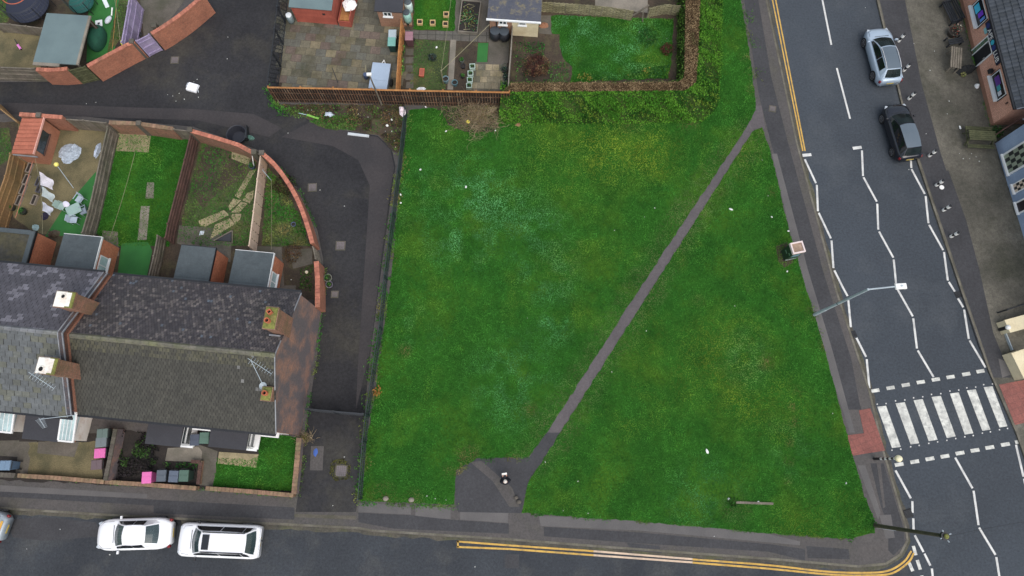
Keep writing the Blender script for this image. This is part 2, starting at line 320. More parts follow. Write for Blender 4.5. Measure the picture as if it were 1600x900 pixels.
class MB:
    def __init__(s):
        s.v, s.f, s.mi, s.c = [], [], [], []
    def face(s, pts, mi=0, c=(1, 1, 1)):
        n = len(s.v)
        s.v += [tuple(p) for p in pts]
        s.f.append(tuple(range(n, n + len(pts)))); s.mi.append(mi); s.c.append(c)
    def mesh(s, vs, fs, mi=0, c=(1, 1, 1)):
        n = len(s.v)
        s.v += [tuple(p) for p in vs]
        for f in fs:
            s.f.append(tuple(i + n for i in f)); s.mi.append(mi); s.c.append(c)
    def hexa(s, b, t, mi=0, c=(1, 1, 1)):
        """b, t: four bottom and four top corners, anticlockwise"""
        s.mesh(list(b) + list(t), [(3, 2, 1, 0), (4, 5, 6, 7), (0, 1, 5, 4), (1, 2, 6, 5), (2, 3, 7, 6), (3, 0, 4, 7)], mi, c)
    def box(s, x0, y0, z0, x1, y1, z1, mi=0, c=(1, 1, 1)):
        s.hexa([(x0, y0, z0), (x1, y0, z0), (x1, y1, z0), (x0, y1, z0)], [(x0, y0, z1), (x1, y0, z1), (x1, y1, z1), (x0, y1, z1)], mi, c)
    def obox(s, cx, cy, cz, dx, dy, dz, rz=0.0, mi=0, c=(1, 1, 1), tx=1.0, ty=1.0):
        """box centred in plan, standing on cz, turned by rz, top scaled by tx, ty"""
        co, si = math.cos(rz), math.sin(rz)
        def r(x, y, z): return (cx + x * co - y * si, cy + x * si + y * co, z)
        q = [(-dx / 2, -dy / 2), (dx / 2, -dy / 2), (dx / 2, dy / 2), (-dx / 2, dy / 2)]
        s.hexa([r(x, y, cz) for x, y in q], [r(x * tx, y * ty, cz + dz) for x, y in q], mi, c)
    def prism(s, poly, z0, z1, mi=0, ms=None, c=(1, 1, 1), bottom=False):
        n = len(poly)
        a = sum(poly[i][0] * poly[(i + 1) % n][1] - poly[(i + 1) % n][0] * poly[i][1] for i in range(n))
        if a < 0: poly = list(reversed(poly))
        s.face([(p[0], p[1], z1) for p in poly], mi, c)
        if bottom: s.face([(p[0], p[1], z0) for p in reversed(poly)], mi, c)
        for i in range(n):
            p, q = poly[i], poly[(i + 1) % n]
            s.face([(p[0], p[1], z0), (q[0], q[1], z0), (q[0], q[1], z1), (p[0], p[1], z1)], mi if ms is None else ms, c)
    def beam(s, p0, p1, w, h, mi=0, c=(1, 1, 1)):
        p0, p1 = Vector(p0), Vector(p1)
        d = (p1 - p0).normalized()
        up = Vector((0, 0, 1)) if abs(d.z) < 0.95 else Vector((0, 1, 0))
        r = d.cross(up).normalized(); u = r.cross(d).normalized()
        q = [-r * w / 2 - u * h / 2, r * w / 2 - u * h / 2, r * w / 2 + u * h / 2, -r * w / 2 + u * h / 2]
        s.hexa([p0 + a for a in q], [p1 + a for a in q], mi, c)
    def tube(s, p0, p1, r0, r1=None, n=8, mi=0, c=(1, 1, 1), cap=True):
        r1 = r0 if r1 is None else r1
        p0, p1 = Vector(p0), Vector(p1)
        d = (p1 - p0).normalized()
        up = Vector((0, 0, 1)) if abs(d.z) < 0.95 else Vector((0, 1, 0))
        a = d.cross(up).normalized(); b = a.cross(d).normalized()
        A = [p0 + (a * math.cos(t) + b * math.sin(t)) * r0 for t in [2 * math.pi * i / n for i in range(n)]]
        B = [p1 + (a * math.cos(t) + b * math.sin(t)) * r1 for t in [2 * math.pi * i / n for i in range(n)]]
        fs = [(i, i + n, (i + 1) % n + n, (i + 1) % n) for i in range(n)]
        if cap: fs += [tuple(range(n)), tuple(reversed(range(n, 2 * n)))]
        s.mesh(A + B, fs, mi, c)
    def path_tube(s, pts, r, n=6, mi=0, c=(1, 1, 1)):
        for i in range(len(pts) - 1): s.tube(pts[i], pts[i + 1], r, r, n, mi, c)
    def lathe(s, prof, cx=0, cy=0, n=16, mi=0, c=(1, 1, 1)):
        """prof: list of (r, z) from bottom to top"""
        vs, fs = [], []
        for r, z in prof:
            for i in range(n):
                t = 2 * math.pi * i / n
                vs.append((cx + r * math.cos(t), cy + r * math.sin(t), z))
        for k in range(len(prof) - 1):
            for i in range(n):
                j = (i + 1) % n
                fs.append((k * n + i, k * n + j, (k + 1) * n + j, (k + 1) * n + i))
        if prof[0][0] > 0.001: fs.append(tuple(reversed(range(n))))
        if prof[-1][0] > 0.001: fs.append(tuple(range((len(prof) - 1) * n, len(prof) * n)))
        s.mesh(vs, fs, mi, c)
    def sphere(s, ctr, r, n=12, m=8, sc=(1, 1, 1), mi=0, c=(1, 1, 1)):
        vs, fs = [], []
        for k in range(m + 1):
            ph = math.pi * k / m
            for i in range(n):
                t = 2 * math.pi * i / n
                vs.append((ctr[0] + r * sc[0] * math.sin(ph) * math.cos(t), ctr[1] + r * sc[1] * math.sin(ph) * math.sin(t), ctr[2] - r * sc[2] * math.cos(ph)))
        for k in range(m):
            for i in range(n):
                j = (i + 1) % n
                fs.append((k * n + i, k * n + j, (k + 1) * n + j, (k + 1) * n + i))
        s.mesh(vs, fs, mi, c)
    def ribbon(s, pts, w, z, mi=0, c=(1, 1, 1)):
        """flat strip of width w along a plan polyline"""
        L, R = offset(pts, w / 2), offset(pts, -w / 2)
        for i in range(len(pts) - 1):
            s.face([(R[i][0], R[i][1], z), (R[i + 1][0], R[i + 1][1], z), (L[i + 1][0], L[i + 1][1], z), (L[i][0], L[i][1], z)], mi, c)
    def wall(s, pts, th, z0, z1, mi=0, mt=None, c=(1, 1, 1)):
        """solid wall of thickness th centred on a plan polyline"""
        L, R = offset(pts, th / 2), offset(pts, -th / 2)
        zz = z1 if isinstance(z1, (list, tuple)) else [z1] * len(pts)
        mt = mi if mt is None else mt
        n = len(pts)
        for i in range(n - 1):
            a, b = R[i], R[i + 1]; d, e = L[i], L[i + 1]
            s.face([(a[0], a[1], z0), (b[0], b[1], z0), (b[0], b[1], zz[i + 1]), (a[0], a[1], zz[i])], mi, c)
            s.face([(e[0], e[1], z0), (d[0], d[1], z0), (d[0], d[1], zz[i]), (e[0], e[1], zz[i + 1])], mi, c)
            s.face([(a[0], a[1], zz[i]), (b[0], b[1], zz[i + 1]), (e[0], e[1], zz[i + 1]), (d[0], d[1], zz[i])], mt, c)
        for i, fl in ((0, 1), (n - 1, -1)):
            q = [(L[i][0], L[i][1], z0), (R[i][0], R[i][1], z0), (R[i][0], R[i][1], zz[i]), (L[i][0], L[i][1], zz[i])]
            s.face(q if fl == 1 else q[::-1], mi, c)
    def build(s, name, mats, parent=None, world=False, loc=None, smooth=False, bevel=0.0, subsurf=0, weld=False):
        me = bpy.data.meshes.new(name)
        v = s.v
        if parent is not None and world:
            r = root_of(parent)
            mi = (Matrix.Translation(r.location) @ Matrix.Rotation(r.rotation_euler[2], 4, 'Z')).inverted()
            v = [tuple(mi @ Vector(p)) for p in v]
        if loc is not None:
            v = [(p[0] - loc[0], p[1] - loc[1], p[2] - loc[2]) for p in v]
        me.from_pydata(v, [], s.f)
        mats = mats if isinstance(mats, (list, tuple)) else [mats]
        for m in mats: me.materials.append(m)
        me.polygons.foreach_set('material_index', s.mi)
        a = me.attributes.new('Col', 'FLOAT_COLOR', 'FACE')
        a.data.foreach_set('color', np.hstack([np.array(s.c, dtype=np.float32).reshape(-1, 3), np.ones((len(s.c), 1), np.float32)]).ravel())
        if smooth: me.polygons.foreach_set('use_smooth', [True] * len(me.polygons))
        if weld:
            bm = bmesh.new(); bm.from_mesh(me); bmesh.ops.remove_doubles(bm, verts=bm.verts, dist=0.0008); bm.to_mesh(me); bm.free()
        me.update()
        o = bpy.data.objects.new(name, me)
        COL.objects.link(o)
        if parent is not None: o.parent = parent
        if loc is not None: o.location = loc
        if bevel:
            b = o.modifiers.new('bevel', 'BEVEL'); b.width = bevel; b.segments = 2; b.limit_method = 'ANGLE'
        if subsurf:
            u = o.modifiers.new('subsurf', 'SUBSURF'); u.levels = subsurf; u.render_levels = subsurf
        return o

def offset(pts, d):
    """polyline moved d to its left, mitred"""
    n = len(pts); out = []
    for i in range(n):
        p = Vector(pts[i][:2])
        a = (p - Vector(pts[i - 1][:2])).normalized() if i else None
        b = (Vector(pts[i + 1][:2]) - p).normalized() if i < n - 1 else None
        a = a or b; b = b or a
        na, nb = Vector((-a.y, a.x)), Vector((-b.y, b.x))
        m = (na + nb)
        m = m.normalized() if m.length > 1e-6 else na
        k = d / max(0.4, m.dot(na))
        out.append((p.x + m.x * k, p.y + m.y * k))
    return out
def resample(pts, step):
    P = [Vector(p[:2]) for p in pts]; out = [P[0]]
    for a, b in zip(P, P[1:]):
        n = max(1, int(round((b - a).length / step)))
        out += [a.lerp(b, (i + 1) / n) for i in range(n)]
    return out
def smooth_line(pts, sub=4):
    """Catmull-Rom through plan points"""
    P = [Vector(p[:2]) for p in pts]; P = [P[0] * 2 - P[1]] + P + [P[-1] * 2 - P[-2]]
    out = []
    for i in range(1, len(P) - 2):
        a, b, c, d = P[i - 1:i + 3]
        for k in range(sub):
            t = k / sub
            out.append(0.5 * ((2 * b) + (c - a) * t + (2 * a - 5 * b + 4 * c - d) * t * t + (3 * b - a - 3 * c + d) * t ** 3))
    out.append(P[-2])
    return out
def j(c, a=0.1):
    k = 1 + random.uniform(-a, a)
    return (c[0] * k, c[1] * k, c[2] * k)
def copy_tree(o, parent=None):
    c = o.copy(); COL.objects.link(c)
    if parent is not None: c.parent = parent
    for ch in list(o.children): copy_tree(ch, c)
    return c

# ------------------------------------------------------------------ vegetation helpers (numpy)
def vnoise(x, y, s, seed=0):
    x, y = x / s, y / s
    xi, yi = np.floor(x).astype(int), np.floor(y).astype(int)
    fx, fy = x - xi, y - yi
    fx, fy = fx * fx * (3 - 2 * fx), fy * fy * (3 - 2 * fy)
    def h(i, k):
        n = (i * 374761393 + k * 668265263 + seed * 1442695041) & 0x7fffffff
        n = ((n ^ (n >> 13)) * 1274126177) & 0x7fffffff
        return ((n ^ (n >> 16)) & 0xffff) / 65535.0
    return (h(xi, yi) * (1 - fx) + h(xi + 1, yi) * fx) * (1 - fy) + (h(xi, yi + 1) * (1 - fx) + h(xi + 1, yi + 1) * fx) * fy
def in_poly(x, y, poly):
    ins = np.zeros(x.shape, bool); n = len(poly)
    for i in range(n):
        x0, y0 = poly[i][0], poly[i][1]; x1, y1 = poly[(i + 1) % n][0], poly[(i + 1) % n][1]
        c = ((y0 > y) != (y1 > y))
        ins ^= c & (x < (x1 - x0) * (y - y0) / (y1 - y0 + 1e-12) + x0)
    return ins
def scatter(poly, dens):
    xs = [p[0] for p in poly]; ys = [p[1] for p in poly]
    n = int((max(xs) - min(xs)) * (max(ys) - min(ys)) * dens)
    x = rng.uniform(min(xs), max(xs), n); y = rng.uniform(min(ys), max(ys), n)
    k = in_poly(x, y, poly)
    return x[k], y[k]
def tri_object(name, V, Cc, mat, parent=None, world=True, per=3):
    """V (N,per,3) free faces with one colour each"""
    N = len(V)
    if parent is not None and world:
        r = root_of(parent)
        co, si = math.cos(-r.rotation_euler[2]), math.sin(-r.rotation_euler[2])
        W = V - np.array(r.location)
        V = np.stack([W[..., 0] * co - W[..., 1] * si, W[..., 0] * si + W[..., 1] * co, W[..., 2]], -1)
    me = bpy.data.meshes.new(name)
    me.vertices.add(N * per); me.loops.add(N * per); me.polygons.add(N)
    me.vertices.foreach_set('co', V.astype(np.float32).ravel())
    me.loops.foreach_set('vertex_index', np.arange(N * per, dtype=np.int32))
    me.polygons.foreach_set('loop_start', np.arange(0, N * per, per, dtype=np.int32))
    me.polygons.foreach_set('loop_total', np.full(N, per, dtype=np.int32))
    a = me.attributes.new('Col', 'FLOAT_COLOR', 'FACE')
    a.data.foreach_set('color', np.hstack([Cc, np.ones((N, 1))]).astype(np.float32).ravel())
    me.materials.append(mat)
    me.update(calc_edges=True)
    o = bpy.data.objects.new(name, me); COL.objects.link(o)
    if parent is not None: o.parent = parent
    return o
def blades(x, y, z, size, col, lean=0.7):
    """triangular tufts of grass: base on the ground, tip leaning any way"""
    n = len(x)
    t = rng.uniform(0, 2 * np.pi, n); t2 = t + np.pi / 2 + rng.normal(0, 0.5, n)
    h = size * rng.uniform(0.5, 1.3, n); w = size * rng.uniform(0.2, 0.42, n)
    V = np.zeros((n, 3, 3))
    V[:, 0] = np.stack([x + np.cos(t) * w, y + np.sin(t) * w, np.full(n, z)], -1)
    V[:, 1] = np.stack([x - np.cos(t) * w, y - np.sin(t) * w, np.full(n, z)], -1)
    L = h * lean * rng.uniform(0.5, 1.3, n)
    V[:, 2] = np.stack([x + np.cos(t2) * L, y + np.sin(t2) * L, z + h * rng.uniform(0.5, 0.9, n)], -1)
    return V, col
def cards(P, N, size, aspect=0.55, spread=0.8):
    """leaf-sized quads at P facing roughly N"""
    n = len(P)
    D = N + rng.normal(0, spread, (n, 3)); D /= np.linalg.norm(D, axis=1, keepdims=True) + 1e-9
    A = np.cross(D, rng.normal(0, 1, (n, 3))); A /= np.linalg.norm(A, axis=1, keepdims=True) + 1e-9
    B = np.cross(D, A)
    s = (size * rng.uniform(0.6, 1.4, n))[:, None]
    V = np.stack([P - A * s, P - B * s * aspect, P + A * s, P + B * s * aspect], 1)
    return V
def pick(cols, n, x=None, y=None, scale=1.2, seed=3, jit=0.18):
    """colours drawn from a list, clumped by noise"""
    cols = np.array(cols)
    if x is None: k = rng.integers(0, len(cols), n)
    else: k = np.clip((vnoise(x, y, scale, seed) * 0.75 + rng.uniform(0, 0.25, n) ) * len(cols), 0, len(cols) - 0.01).astype(int)
    return cols[k] * rng.uniform(1 - jit, 1 + jit, (n, 1))
def bush(name, label, cat, px, py, r, h, cols, size=0.06, n=700, group=None, stem=True, base_z=0.1, twigs=0):
    p = at(px, py, base_z)
    o = thing(name, label, cat, p, 0, group)
    u = rng.normal(0, 1, (n, 3)); u /= np.linalg.norm(u, axis=1, keepdims=True)
    rr = rng.uniform(0.45, 1.0, (n, 1)) ** 0.6
    lob = 0.75 + 0.5 * vnoise(u[:, 0] * 3 + px, u[:, 1] * 3 + py + u[:, 2] * 2, 1.0, 5)[:, None]
    Pn = u * rr * lob * np.array([[r, r, h * 0.55]]) + np.array([[0, 0, h * 0.5]])
    Pn[:, 2] = np.clip(Pn[:, 2], 0.02, None)
    c = pick(cols, n, Pn[:, 0] * 3, Pn[:, 1] * 3, 0.8)
    tri_object('foliage', cards(Pn, u, size), c, MAT['leaf'], o, world=False, per=4)
    if stem:
        b = MB()
        for i in range(7):
            a = random.uniform(0, 6.28)
            b.tube((0, 0, 0), (math.cos(a) * r * 0.6, math.sin(a) * r * 0.6, h * 0.7), 0.018, 0.005, 5)
        b.build('stem', MAT['wood_dark'], o)
    return o

# ================================================================== THE SETTING: ground, roads, pavements, path, lawns
def sheet(name, poly, z, mat, kind='structure', z0=None):
    b = MB()
    if z0 is None:
        n = len(poly)
        a = sum(poly[i][0] * poly[(i + 1) % n][1] - poly[(i + 1) % n][0] * poly[i][1] for i in range(n))
        if a < 0: poly = list(reversed(poly))
        b.face([(p[0], p[1], z) for p in poly])
    else: b.prism(poly, z0, z)
    return tag(b.build(name, mat), kind=kind)

R = 260
sheet('ground', [(-R, -R), (R, -R), (R, R), (-R, R)], -0.06, MAT['turf_wild'])
# carriageways: the main road and the side street are one asphalt surface, with the street's older surface on top
sheet('road', [(-110, -70), (110, -70), (110, 130), (-110, 130)], 0.0, MAT['road'])
street = xy([(-400, 760), (0, 790), (600, 822), (1200, 868), (1340, 884), (1392, 872), (1412, 850), (1425, 880), (1440, 980), (1450, 1100), (-400, 1100)], 0.0)
sheet('street', street, 0.004, MAT['street'])
W_KERB = [(-400, 770), (0, 796), (160, 806), (400, 819), (440, 821), (560, 827), (580, 831), (800, 845), (940, 856), (1200, 875), (1340, 887),
          (1385, 883), (1408, 868), (1420, 845), (1417, 822), (1382, 705), (1360, 610), (1307, 450), (1282, 355), (1247, 225), (1199, 0), (1130, -330)]
E_KERB = [(1290, -330), (1370, 0), (1407, 157), (1432, 247), (1500, 450), (1545, 580), (1587, 675), (1610, 740), (1700, 1000)]
wk, ek = xy(W_KERB, 0.1), xy(E_KERB, 0.1)
wpoly = wk + xy([(-400, -330)], 0.1)
sheet('pavement', wpoly, 0.1, MAT['pave'], z0=-0.05)
sheet('forecourt', ek + xy([(2300, 1000), (2300, -330)], 0.1), 0.1, MAT['pave_olive'], z0=-0.05)
sheet('pavement', [(-60, -18), (60, -18), (60, -17), (34, -15.5), (20, -14.2), (-60, -11.2)], 0.1, MAT['pave'], z0=-0.05)
# kerbstones
def kerb(pts, nm='kerb'):
    b = MB(); L = offset(pts, 0.075)
    P = resample(L, 0.9)
    for p, q in zip(P, P[1:]):
        d = (q - p).normalized() * 0.006
        c = 1 + random.uniform(-0.12, 0.1)
        b.wall([p + d, q - d], 0.13, -0.02, 0.109, c=(c, c, c * random.uniform(0.94, 1)))
    return tag(b.build(nm, MAT['kerb']), kind='structure')
kerb(wk); kerb(ek)
def grime(pts, w):
    P = resample(pts, 0.5); L = [Vector(p) for p in offset([tuple(p) for p in P], -0.005)]; O = offset([tuple(p) for p in P], -w)
    b = MB(); O = [Vector(o).lerp(l, random.uniform(0.0, 0.55)) for o, l in zip(O, L)]
    for i in range(len(P) - 1): b.face([(O[i].x, O[i].y, .007), (O[i + 1].x, O[i + 1].y, .007), (L[i + 1].x, L[i + 1].y, .007), (L[i].x, L[i].y, .007)])
    return tag(b.build('gutter_grime', MAT['grime']), kind='structure')
# (the carriageway lies to the right of the west kerb line and to the right of the reversed east one)
grime(wk, 0.3); grime(list(reversed(ek)), 0.3)
# footway along the main road: lighter base, dark trench reinstatements
_pz = [0]
def patch(pts, mat, z=0.104, name='pavement_patch'):
    _pz[0] += 1; z += _pz[0] * 0.00012
    return sheet(name, xy(pts, z), z, MAT[mat])
patch([(1205, 225), (1186, 150), (1158, -30), (1180, -30), (1205, 120), (1232, 225), (1288, 430), (1330, 560), (1345, 640), (1324, 640), (1300, 560), (1272, 470), (1240, 350)], 'pave_dark', 0.104)
patch([(1206, 240), (1214, 240), (1262, 420), (1300, 545), (1326, 640), (1336, 676), (1328, 676), (1290, 560), (1250, 430)], 'pave_light', 0.108)
patch([(1290, 495), (1302, 495), (1322, 560), (1346, 640), (1338, 640), (1310, 560)], 'pave_dark', 0.112)
patch([(1360, 724), (1381, 724), (1412, 826), (1414, 850), (1396, 868), (1388, 860), (1388, 822), (1376, 790)], 'pave_dark', 0.104)
patch([(1374, 805), (1392, 804), (1398, 840), (1384, 842)], 'pave_light', 0.108)
patch([(1340, 727), (1352, 727), (1376, 800), (1372, 812)], 'pave_light', 0.104)
patch([(1370, 690 + 34), (1376, 724), (1383, 792), (1380, 794)], 'pave', 0.108)
patch([(560, 786), (642, 789), (642, 804), (560, 800)], 'pave_light')
patch([(649, 790), (704, 793), (704, 811), (649, 808)], 'pave_light')
patch([(719, 792), (794, 798), (794, 817), (719, 812)], 'pave_light')
patch([(560, 801), (642, 805), (704, 812), (795, 818), (795, 834), (615, 826), (560, 816)], 'pave_dark')
patch([(842, 806), (1000, 812), (1200, 834), (1250, 846), (1250, 852), (1000, 829), (845, 822)], 'pave_light')
patch([(850, 823), (1000, 832), (1200, 850), (1258, 858), (1258, 876), (1200, 862), (1000, 849), (850, 838)], 'pave_dark')
patch([(980, 848), (1030, 853), (1034, 864), (985, 860)], 'pave_dark')
patch([(1260, 853), (1326, 858), (1328, 874), (1262, 872)], 'pave_dark')
patch([(0, 758), (230, 772), (230, 779), (0, 768)], 'pave_light')
patch([(0, 768), (230, 780), (460, 793), (460, 812), (240, 802), (240, 790), (0, 776)], 'pave_dark')
patch([(0, 777), (235, 792), (235, 800), (0, 789)], 'pave')
patch([(1402, 120), (1422, 220), (1448, 290), (1490, 420), (1530, 540), (1552, 590), (1540, 560), (1503, 450), (1436, 250)], 'pave_dark', 0.104)
patch([(1374.5, 0), (1414, 0), (1440, 130), (1470, 240), (1500, 330), (1530, 420), (1552, 520), (1580, 590), (1552.5, 590), (1505, 450), (1437, 248), (1411.5, 157)], 'pave_dark', 0.108)
patch([(1470, 270), (1482, 266), (1510, 345), (1530, 420), (1518, 430), (1496, 350)], 'pave_dark', 0.112)
patch([(1560, 560), (1572, 565), (1580, 585), (1566, 590)], 'pave_light', 0.112)
# blister paving at the crossing
patch([(1342, 641), (1360, 638), (1383, 704), (1332, 712), (1324, 680), (1350, 677)], 'tactile', 0.114, 'tactile_paving')
patch([(1561, 601), (1700, 575), (1730, 632), (1586, 664)], 'tactile', 0.114, 'tactile_paving')
# the back alley
alley = xy([(-400, 120), (0, 128), (62, 128), (130, 126), (150, 117), (240, 77), (270, 55), (320, -5), (400, -330), (470, -330), (450, -20), (440, 60), (432, 160), (470, 178), (500, 200), (545, 205), (590, 212),
            (612, 232), (618, 260), (612, 300), (600, 390), (592, 450), (578, 560), (566, 680), (558, 790), (556, 800), (462, 800), (466, 770), (476, 680), (495, 560), (504, 480), (505, 405), (496, 360), (470, 300), (440, 262), (408, 236), (302, 198), (170, 186), (0, 168), (-400, 150)], 0.104)
sheet('alley', alley, 0.104, MAT['alley'])
patch([(486, 190), (545, 206), (590, 214), (610, 234), (616, 262), (608, 310), (596, 400), (580, 540), (566, 600), (556, 640), (560, 560), (566, 470), (572, 380), (578, 290), (560, 250), (520, 228), (440, 214)], 'alley_brown', 0.108, 'alley_patch')
patch([(0, 160), (210, 168), (300, 170), (396, 178), (440, 200), (420, 214), (310, 188), (0, 178)], 'alley_brown', 0.108, 'alley_patch')
patch([(486, 697), (506, 697), (504, 735), (484, 735)], 'pave', 0.108, 'alley_patch')
patch([(460, 803), (556, 806), (556, 812), (460, 808)], 'concrete_d', 0.108, 'alley_patch')
# paved entrance and the path across the green
entrance = xy([(712, 790), (710, 738), (742, 716), (828, 714), (850, 676), (876, 676), (850, 716), (827, 750), (820, 775), (814, 802), (716, 800)], 0.108)
sheet('paved_entrance', entrance, 0.108, MAT['pave_dark'])
patch([(735, 722), (752, 720), (800, 762), (812, 792), (796, 792), (770, 752)], 'pave', 0.112, 'paved_entrance_patch')
FIELD = [(640, 172), (790, 160), (1055, 145), (1078, 120), (1085, -80), (1146, -80), (1157, 0), (1170, 75), (1180, 155), (1181, 172), (1171, 191), (1149, 225), (1000, 450), (855, 675),
         (826, 714), (745, 716), (712, 735), (709, 788), (563, 783), (572, 700), (588, 600), (602, 500), (612, 430), (622, 320), (632, 230)]
TRI = [(1190, 199), (1176, 206), (1161, 228), (1019, 450), (876, 675), (846, 722), (828, 750), (820, 775), (815, 801), (1000, 815), (1200, 833), (1325, 842), (1366, 832), (1366, 812), (1350, 775), (1322, 675),
       (1317, 655), (1295, 570), (1275, 500), (1259, 450), (1237, 375), (1225, 330), (1215, 282), (1203, 235)]
def ragged(pts, step=0.3, amp=0.04):
    P = xy(pts, 0.1); P = resample(P + [P[0]], step)[:-1]
    return [(p.x + random.uniform(-amp, amp), p.y + random.uniform(-amp, amp)) for p in P]
sheet('path', xy([(1172, 165), (1190, 165), (1196, 200), (1178, 212), (1150, 262), (1022, 452), (880, 676), (848, 722), (826, 716), (850, 676), (994, 450), (1140, 228)], 0.104), 0.104, MAT['path'])
field_p, tri_p = ragged(FIELD), ragged(TRI)
sheet('lawn', field_p, 0.12, MAT['turf'], z0=0.09)
sheet('lawn', tri_p, 0.12, MAT['turf'], z0=0.09)
# gardens: worn earth with lawns, slabs and gravel laid on it
def plot(pts, mat, z=0.112, name='garden_ground'):
    _pz[0] += 1; z += (_pz[0] % 40) * 0.00009
    if mat in ('turf', 'turf_wild', 'soil', 'gravel', 'soil_dark'):
        P = xy(pts, z); P = resample(P + [P[0]], 0.35)[:-1]
        return sheet(name, [(p.x + random.uniform(-.07, .07), p.y + random.uniform(-.07, .07)) for p in P], z, MAT[mat])
    return sheet(name, xy(pts, z), z, MAT[mat])
plot([(-300, 190), (30, 190), (170, 205), (300, 210), (405, 245), (440, 276), (470, 325), (492, 390), (496, 470), (-300, 430)], 'soil', 0.112)
plot([(30, 190), (170, 200), (186, 200), (150, 365), (60, 365), (20, 340)], 'gravel', 0.116)
plot([(150, 268), (152, 365), (70, 370), (96, 330)], 'astro', 0.12, 'artificial_grass')
plot([(-60, 205), (14, 200), (20, 245), (-60, 300)], 'turf_wild', 0.116)
lawn3 = [(172, 210), (298, 214), (264, 385), (185, 385), (152, 368)]
plot(lawn3, 'turf', 0.116, 'lawn')
plot([(176, 205), (236, 210), (232, 238), (182, 236)], 'sand', 0.12, 'paving')
plot([(230, 285), (241, 285), (240, 310), (227, 310)], 'concrete', 0.124, 'paving')
plot([(220, 322), (234, 322), (229, 375), (215, 375)], 'concrete', 0.124, 'paving')
plot([(190, 380), (232, 378), (238, 392), (228, 440), (182, 440)], 'astro', 0.122, 'artificial_grass')
plot([(160, 360), (184, 362), (186, 400), (160, 400)], 'wood', 0.12, 'paving')
lawn4 = [(315, 222), (400, 246), (402, 300), (398, 384), (310, 384), (276, 380)]
plot(lawn4, 'turf_wild', 0.116, 'lawn')
plot([(320, 224), (398, 248), (392, 275), (340, 300), (318, 330), (300, 300)], 'soil', 0.12)
for q in ([(362, 236), (392, 246), (388, 258), (362, 248)], [(390, 267), (400, 265), (374, 310), (367, 306)], [(386, 302), (397, 297), (395, 310), (390, 318), (379, 313)], [(364, 310), (377, 313), (359, 329), (357, 323)],
          [(377, 315), (387, 318), (374, 332), (361, 332)], [(363, 334), (377, 334), (376, 341), (368, 351), (361, 338)], [(310, 345), (350, 328), (358, 336), (321, 354), (312, 352)], [(336, 351), (359, 341), (367, 350), (328, 374)]):
    plot(q, 'sand', 0.124, 'stepping_stones')
plot([(280, 352), (334, 356), (362, 376), (360, 410), (276, 380)], 'concrete_d', 0.122, 'paving')
plot([(390, 384), (440, 386), (444, 446), (462, 446), (462, 458), (388, 450)], 'concrete_d', 0.118, 'paving')
lawn5 = [(418, 262), (440, 285), (470, 340), (484, 384), (410, 384)]
plot(lawn5, 'turf_wild', 0.118, 'lawn')
plot([(452, 390), (488, 388), (488, 412), (458, 420)], 'concrete_d', 0.122, 'paving')
# garden beyond the alley, top left
plot([(-300, -300), (330, -300), (262, 50), (215, 85), (130, 118), (60, 116), (-300, 100)], 'soil', 0.112)
plot([(-20, 46), (70, 56), (62, 108), (-20, 104)], 'gravel', 0.118)
plot([(-40, 0), (30, 0), (12, 34), (-40, 40)], 'turf_wild', 0.118, 'lawn')
plot([(140, -40), (212, -40), (178, 80), (135, 98)], 'astro', 0.118, 'artificial_grass')
plot([(186, 0), (205, 0), (190, 60), (168, 84), (176, 40)], 'turf_wild', 0.122, 'lawn')
plot([(215, -40), (318, -40), (256, 44), (225, 62)], 'concrete_d', 0.118, 'paving')
# gardens top middle
patio_poly = xy([(440, -120), (632, -120), (628, 158), (432, 158), (436, 110)])
sheet('patio', patio_poly, 0.108, MAT['soil'])
def flags(name, poly, w, h, cols, rz, z, mat='flag', gap=0.015, miss=0.0, off=(0, 0)):
    b = MB(); co, si = math.cos(rz), math.sin(rz)
    pa = np.array([p[:2] for p in poly]); cx, cy = pa.mean(0)
    n = 26
    for i in range(-n, n):
        for k in range(-n, n):
            if random.random() < miss: continue
            u0, v0 = i * w + off[0] + (k % 3) * 0.31 * w, k * h + off[1]
            q = [(u0 + gap, v0 + gap), (u0 + w - gap, v0 + gap), (u0 + w - gap, v0 + h - gap), (u0 + gap, v0 + h - gap)]
            q = [(cx + x * co - y * si, cy + x * si + y * co) for x, y in q]
            if not in_poly(np.array([(q[0][0] + q[2][0]) / 2]), np.array([(q[0][1] + q[2][1]) / 2]), poly)[0]: continue
            t = random.choice(cols); zz = z + random.uniform(0, 0.006)
            b.face([(x, y, zz + random.uniform(0, 0.003)) for x, y in q], 0, j(t, 0.14))
    return tag(b.build(name, MAT[mat]), kind='structure')
MAT['flag'] = M('flagstone', (1, 1, 1), var=0.2, coarse=0.9, fine=10, grain=3.5, stain=(0.55, 0.57, 0.42), stain_amt=0.85, stain_scale=0.45)
flags('paving', patio_poly, 0.74, 0.6, [S(108, 103, 87), S(99, 96, 83), S(103, 97, 79), S(98, 97, 88), S(92, 89, 76), S(120, 111, 89), S(105, 92, 83)], -0.1, 0.114, gap=0.008)
plot([(632, -120), (800, -120), (796, 155), (626, 155)], 'soil', 0.112)
lawn7 = [(648, -20), (712, -20), (710, 48), (646, 46)]
plot(lawn7, 'turf', 0.118, 'lawn')
plot([(632, 47), (764, 50), (764, 66), (632, 60)], 'slab_grey', 0.12, 'paving')
plot([(706, -20), (768, -20), (764, 50), (708, 50)], 'concrete_d', 0.117, 'paving')
plot([(704, 62), (713, 62), (708, 140), (699, 140)], 'concrete', 0.124, 'paving')
lawn8 = [(648, 62), (702, 64), (696, 140), (640, 140)]
plot(lawn8, 'turf_wild', 0.118, 'lawn')
plot([(743, 96), (792, 98), (788, 142), (738, 142)], 'concrete_d', 0.116, 'paving')
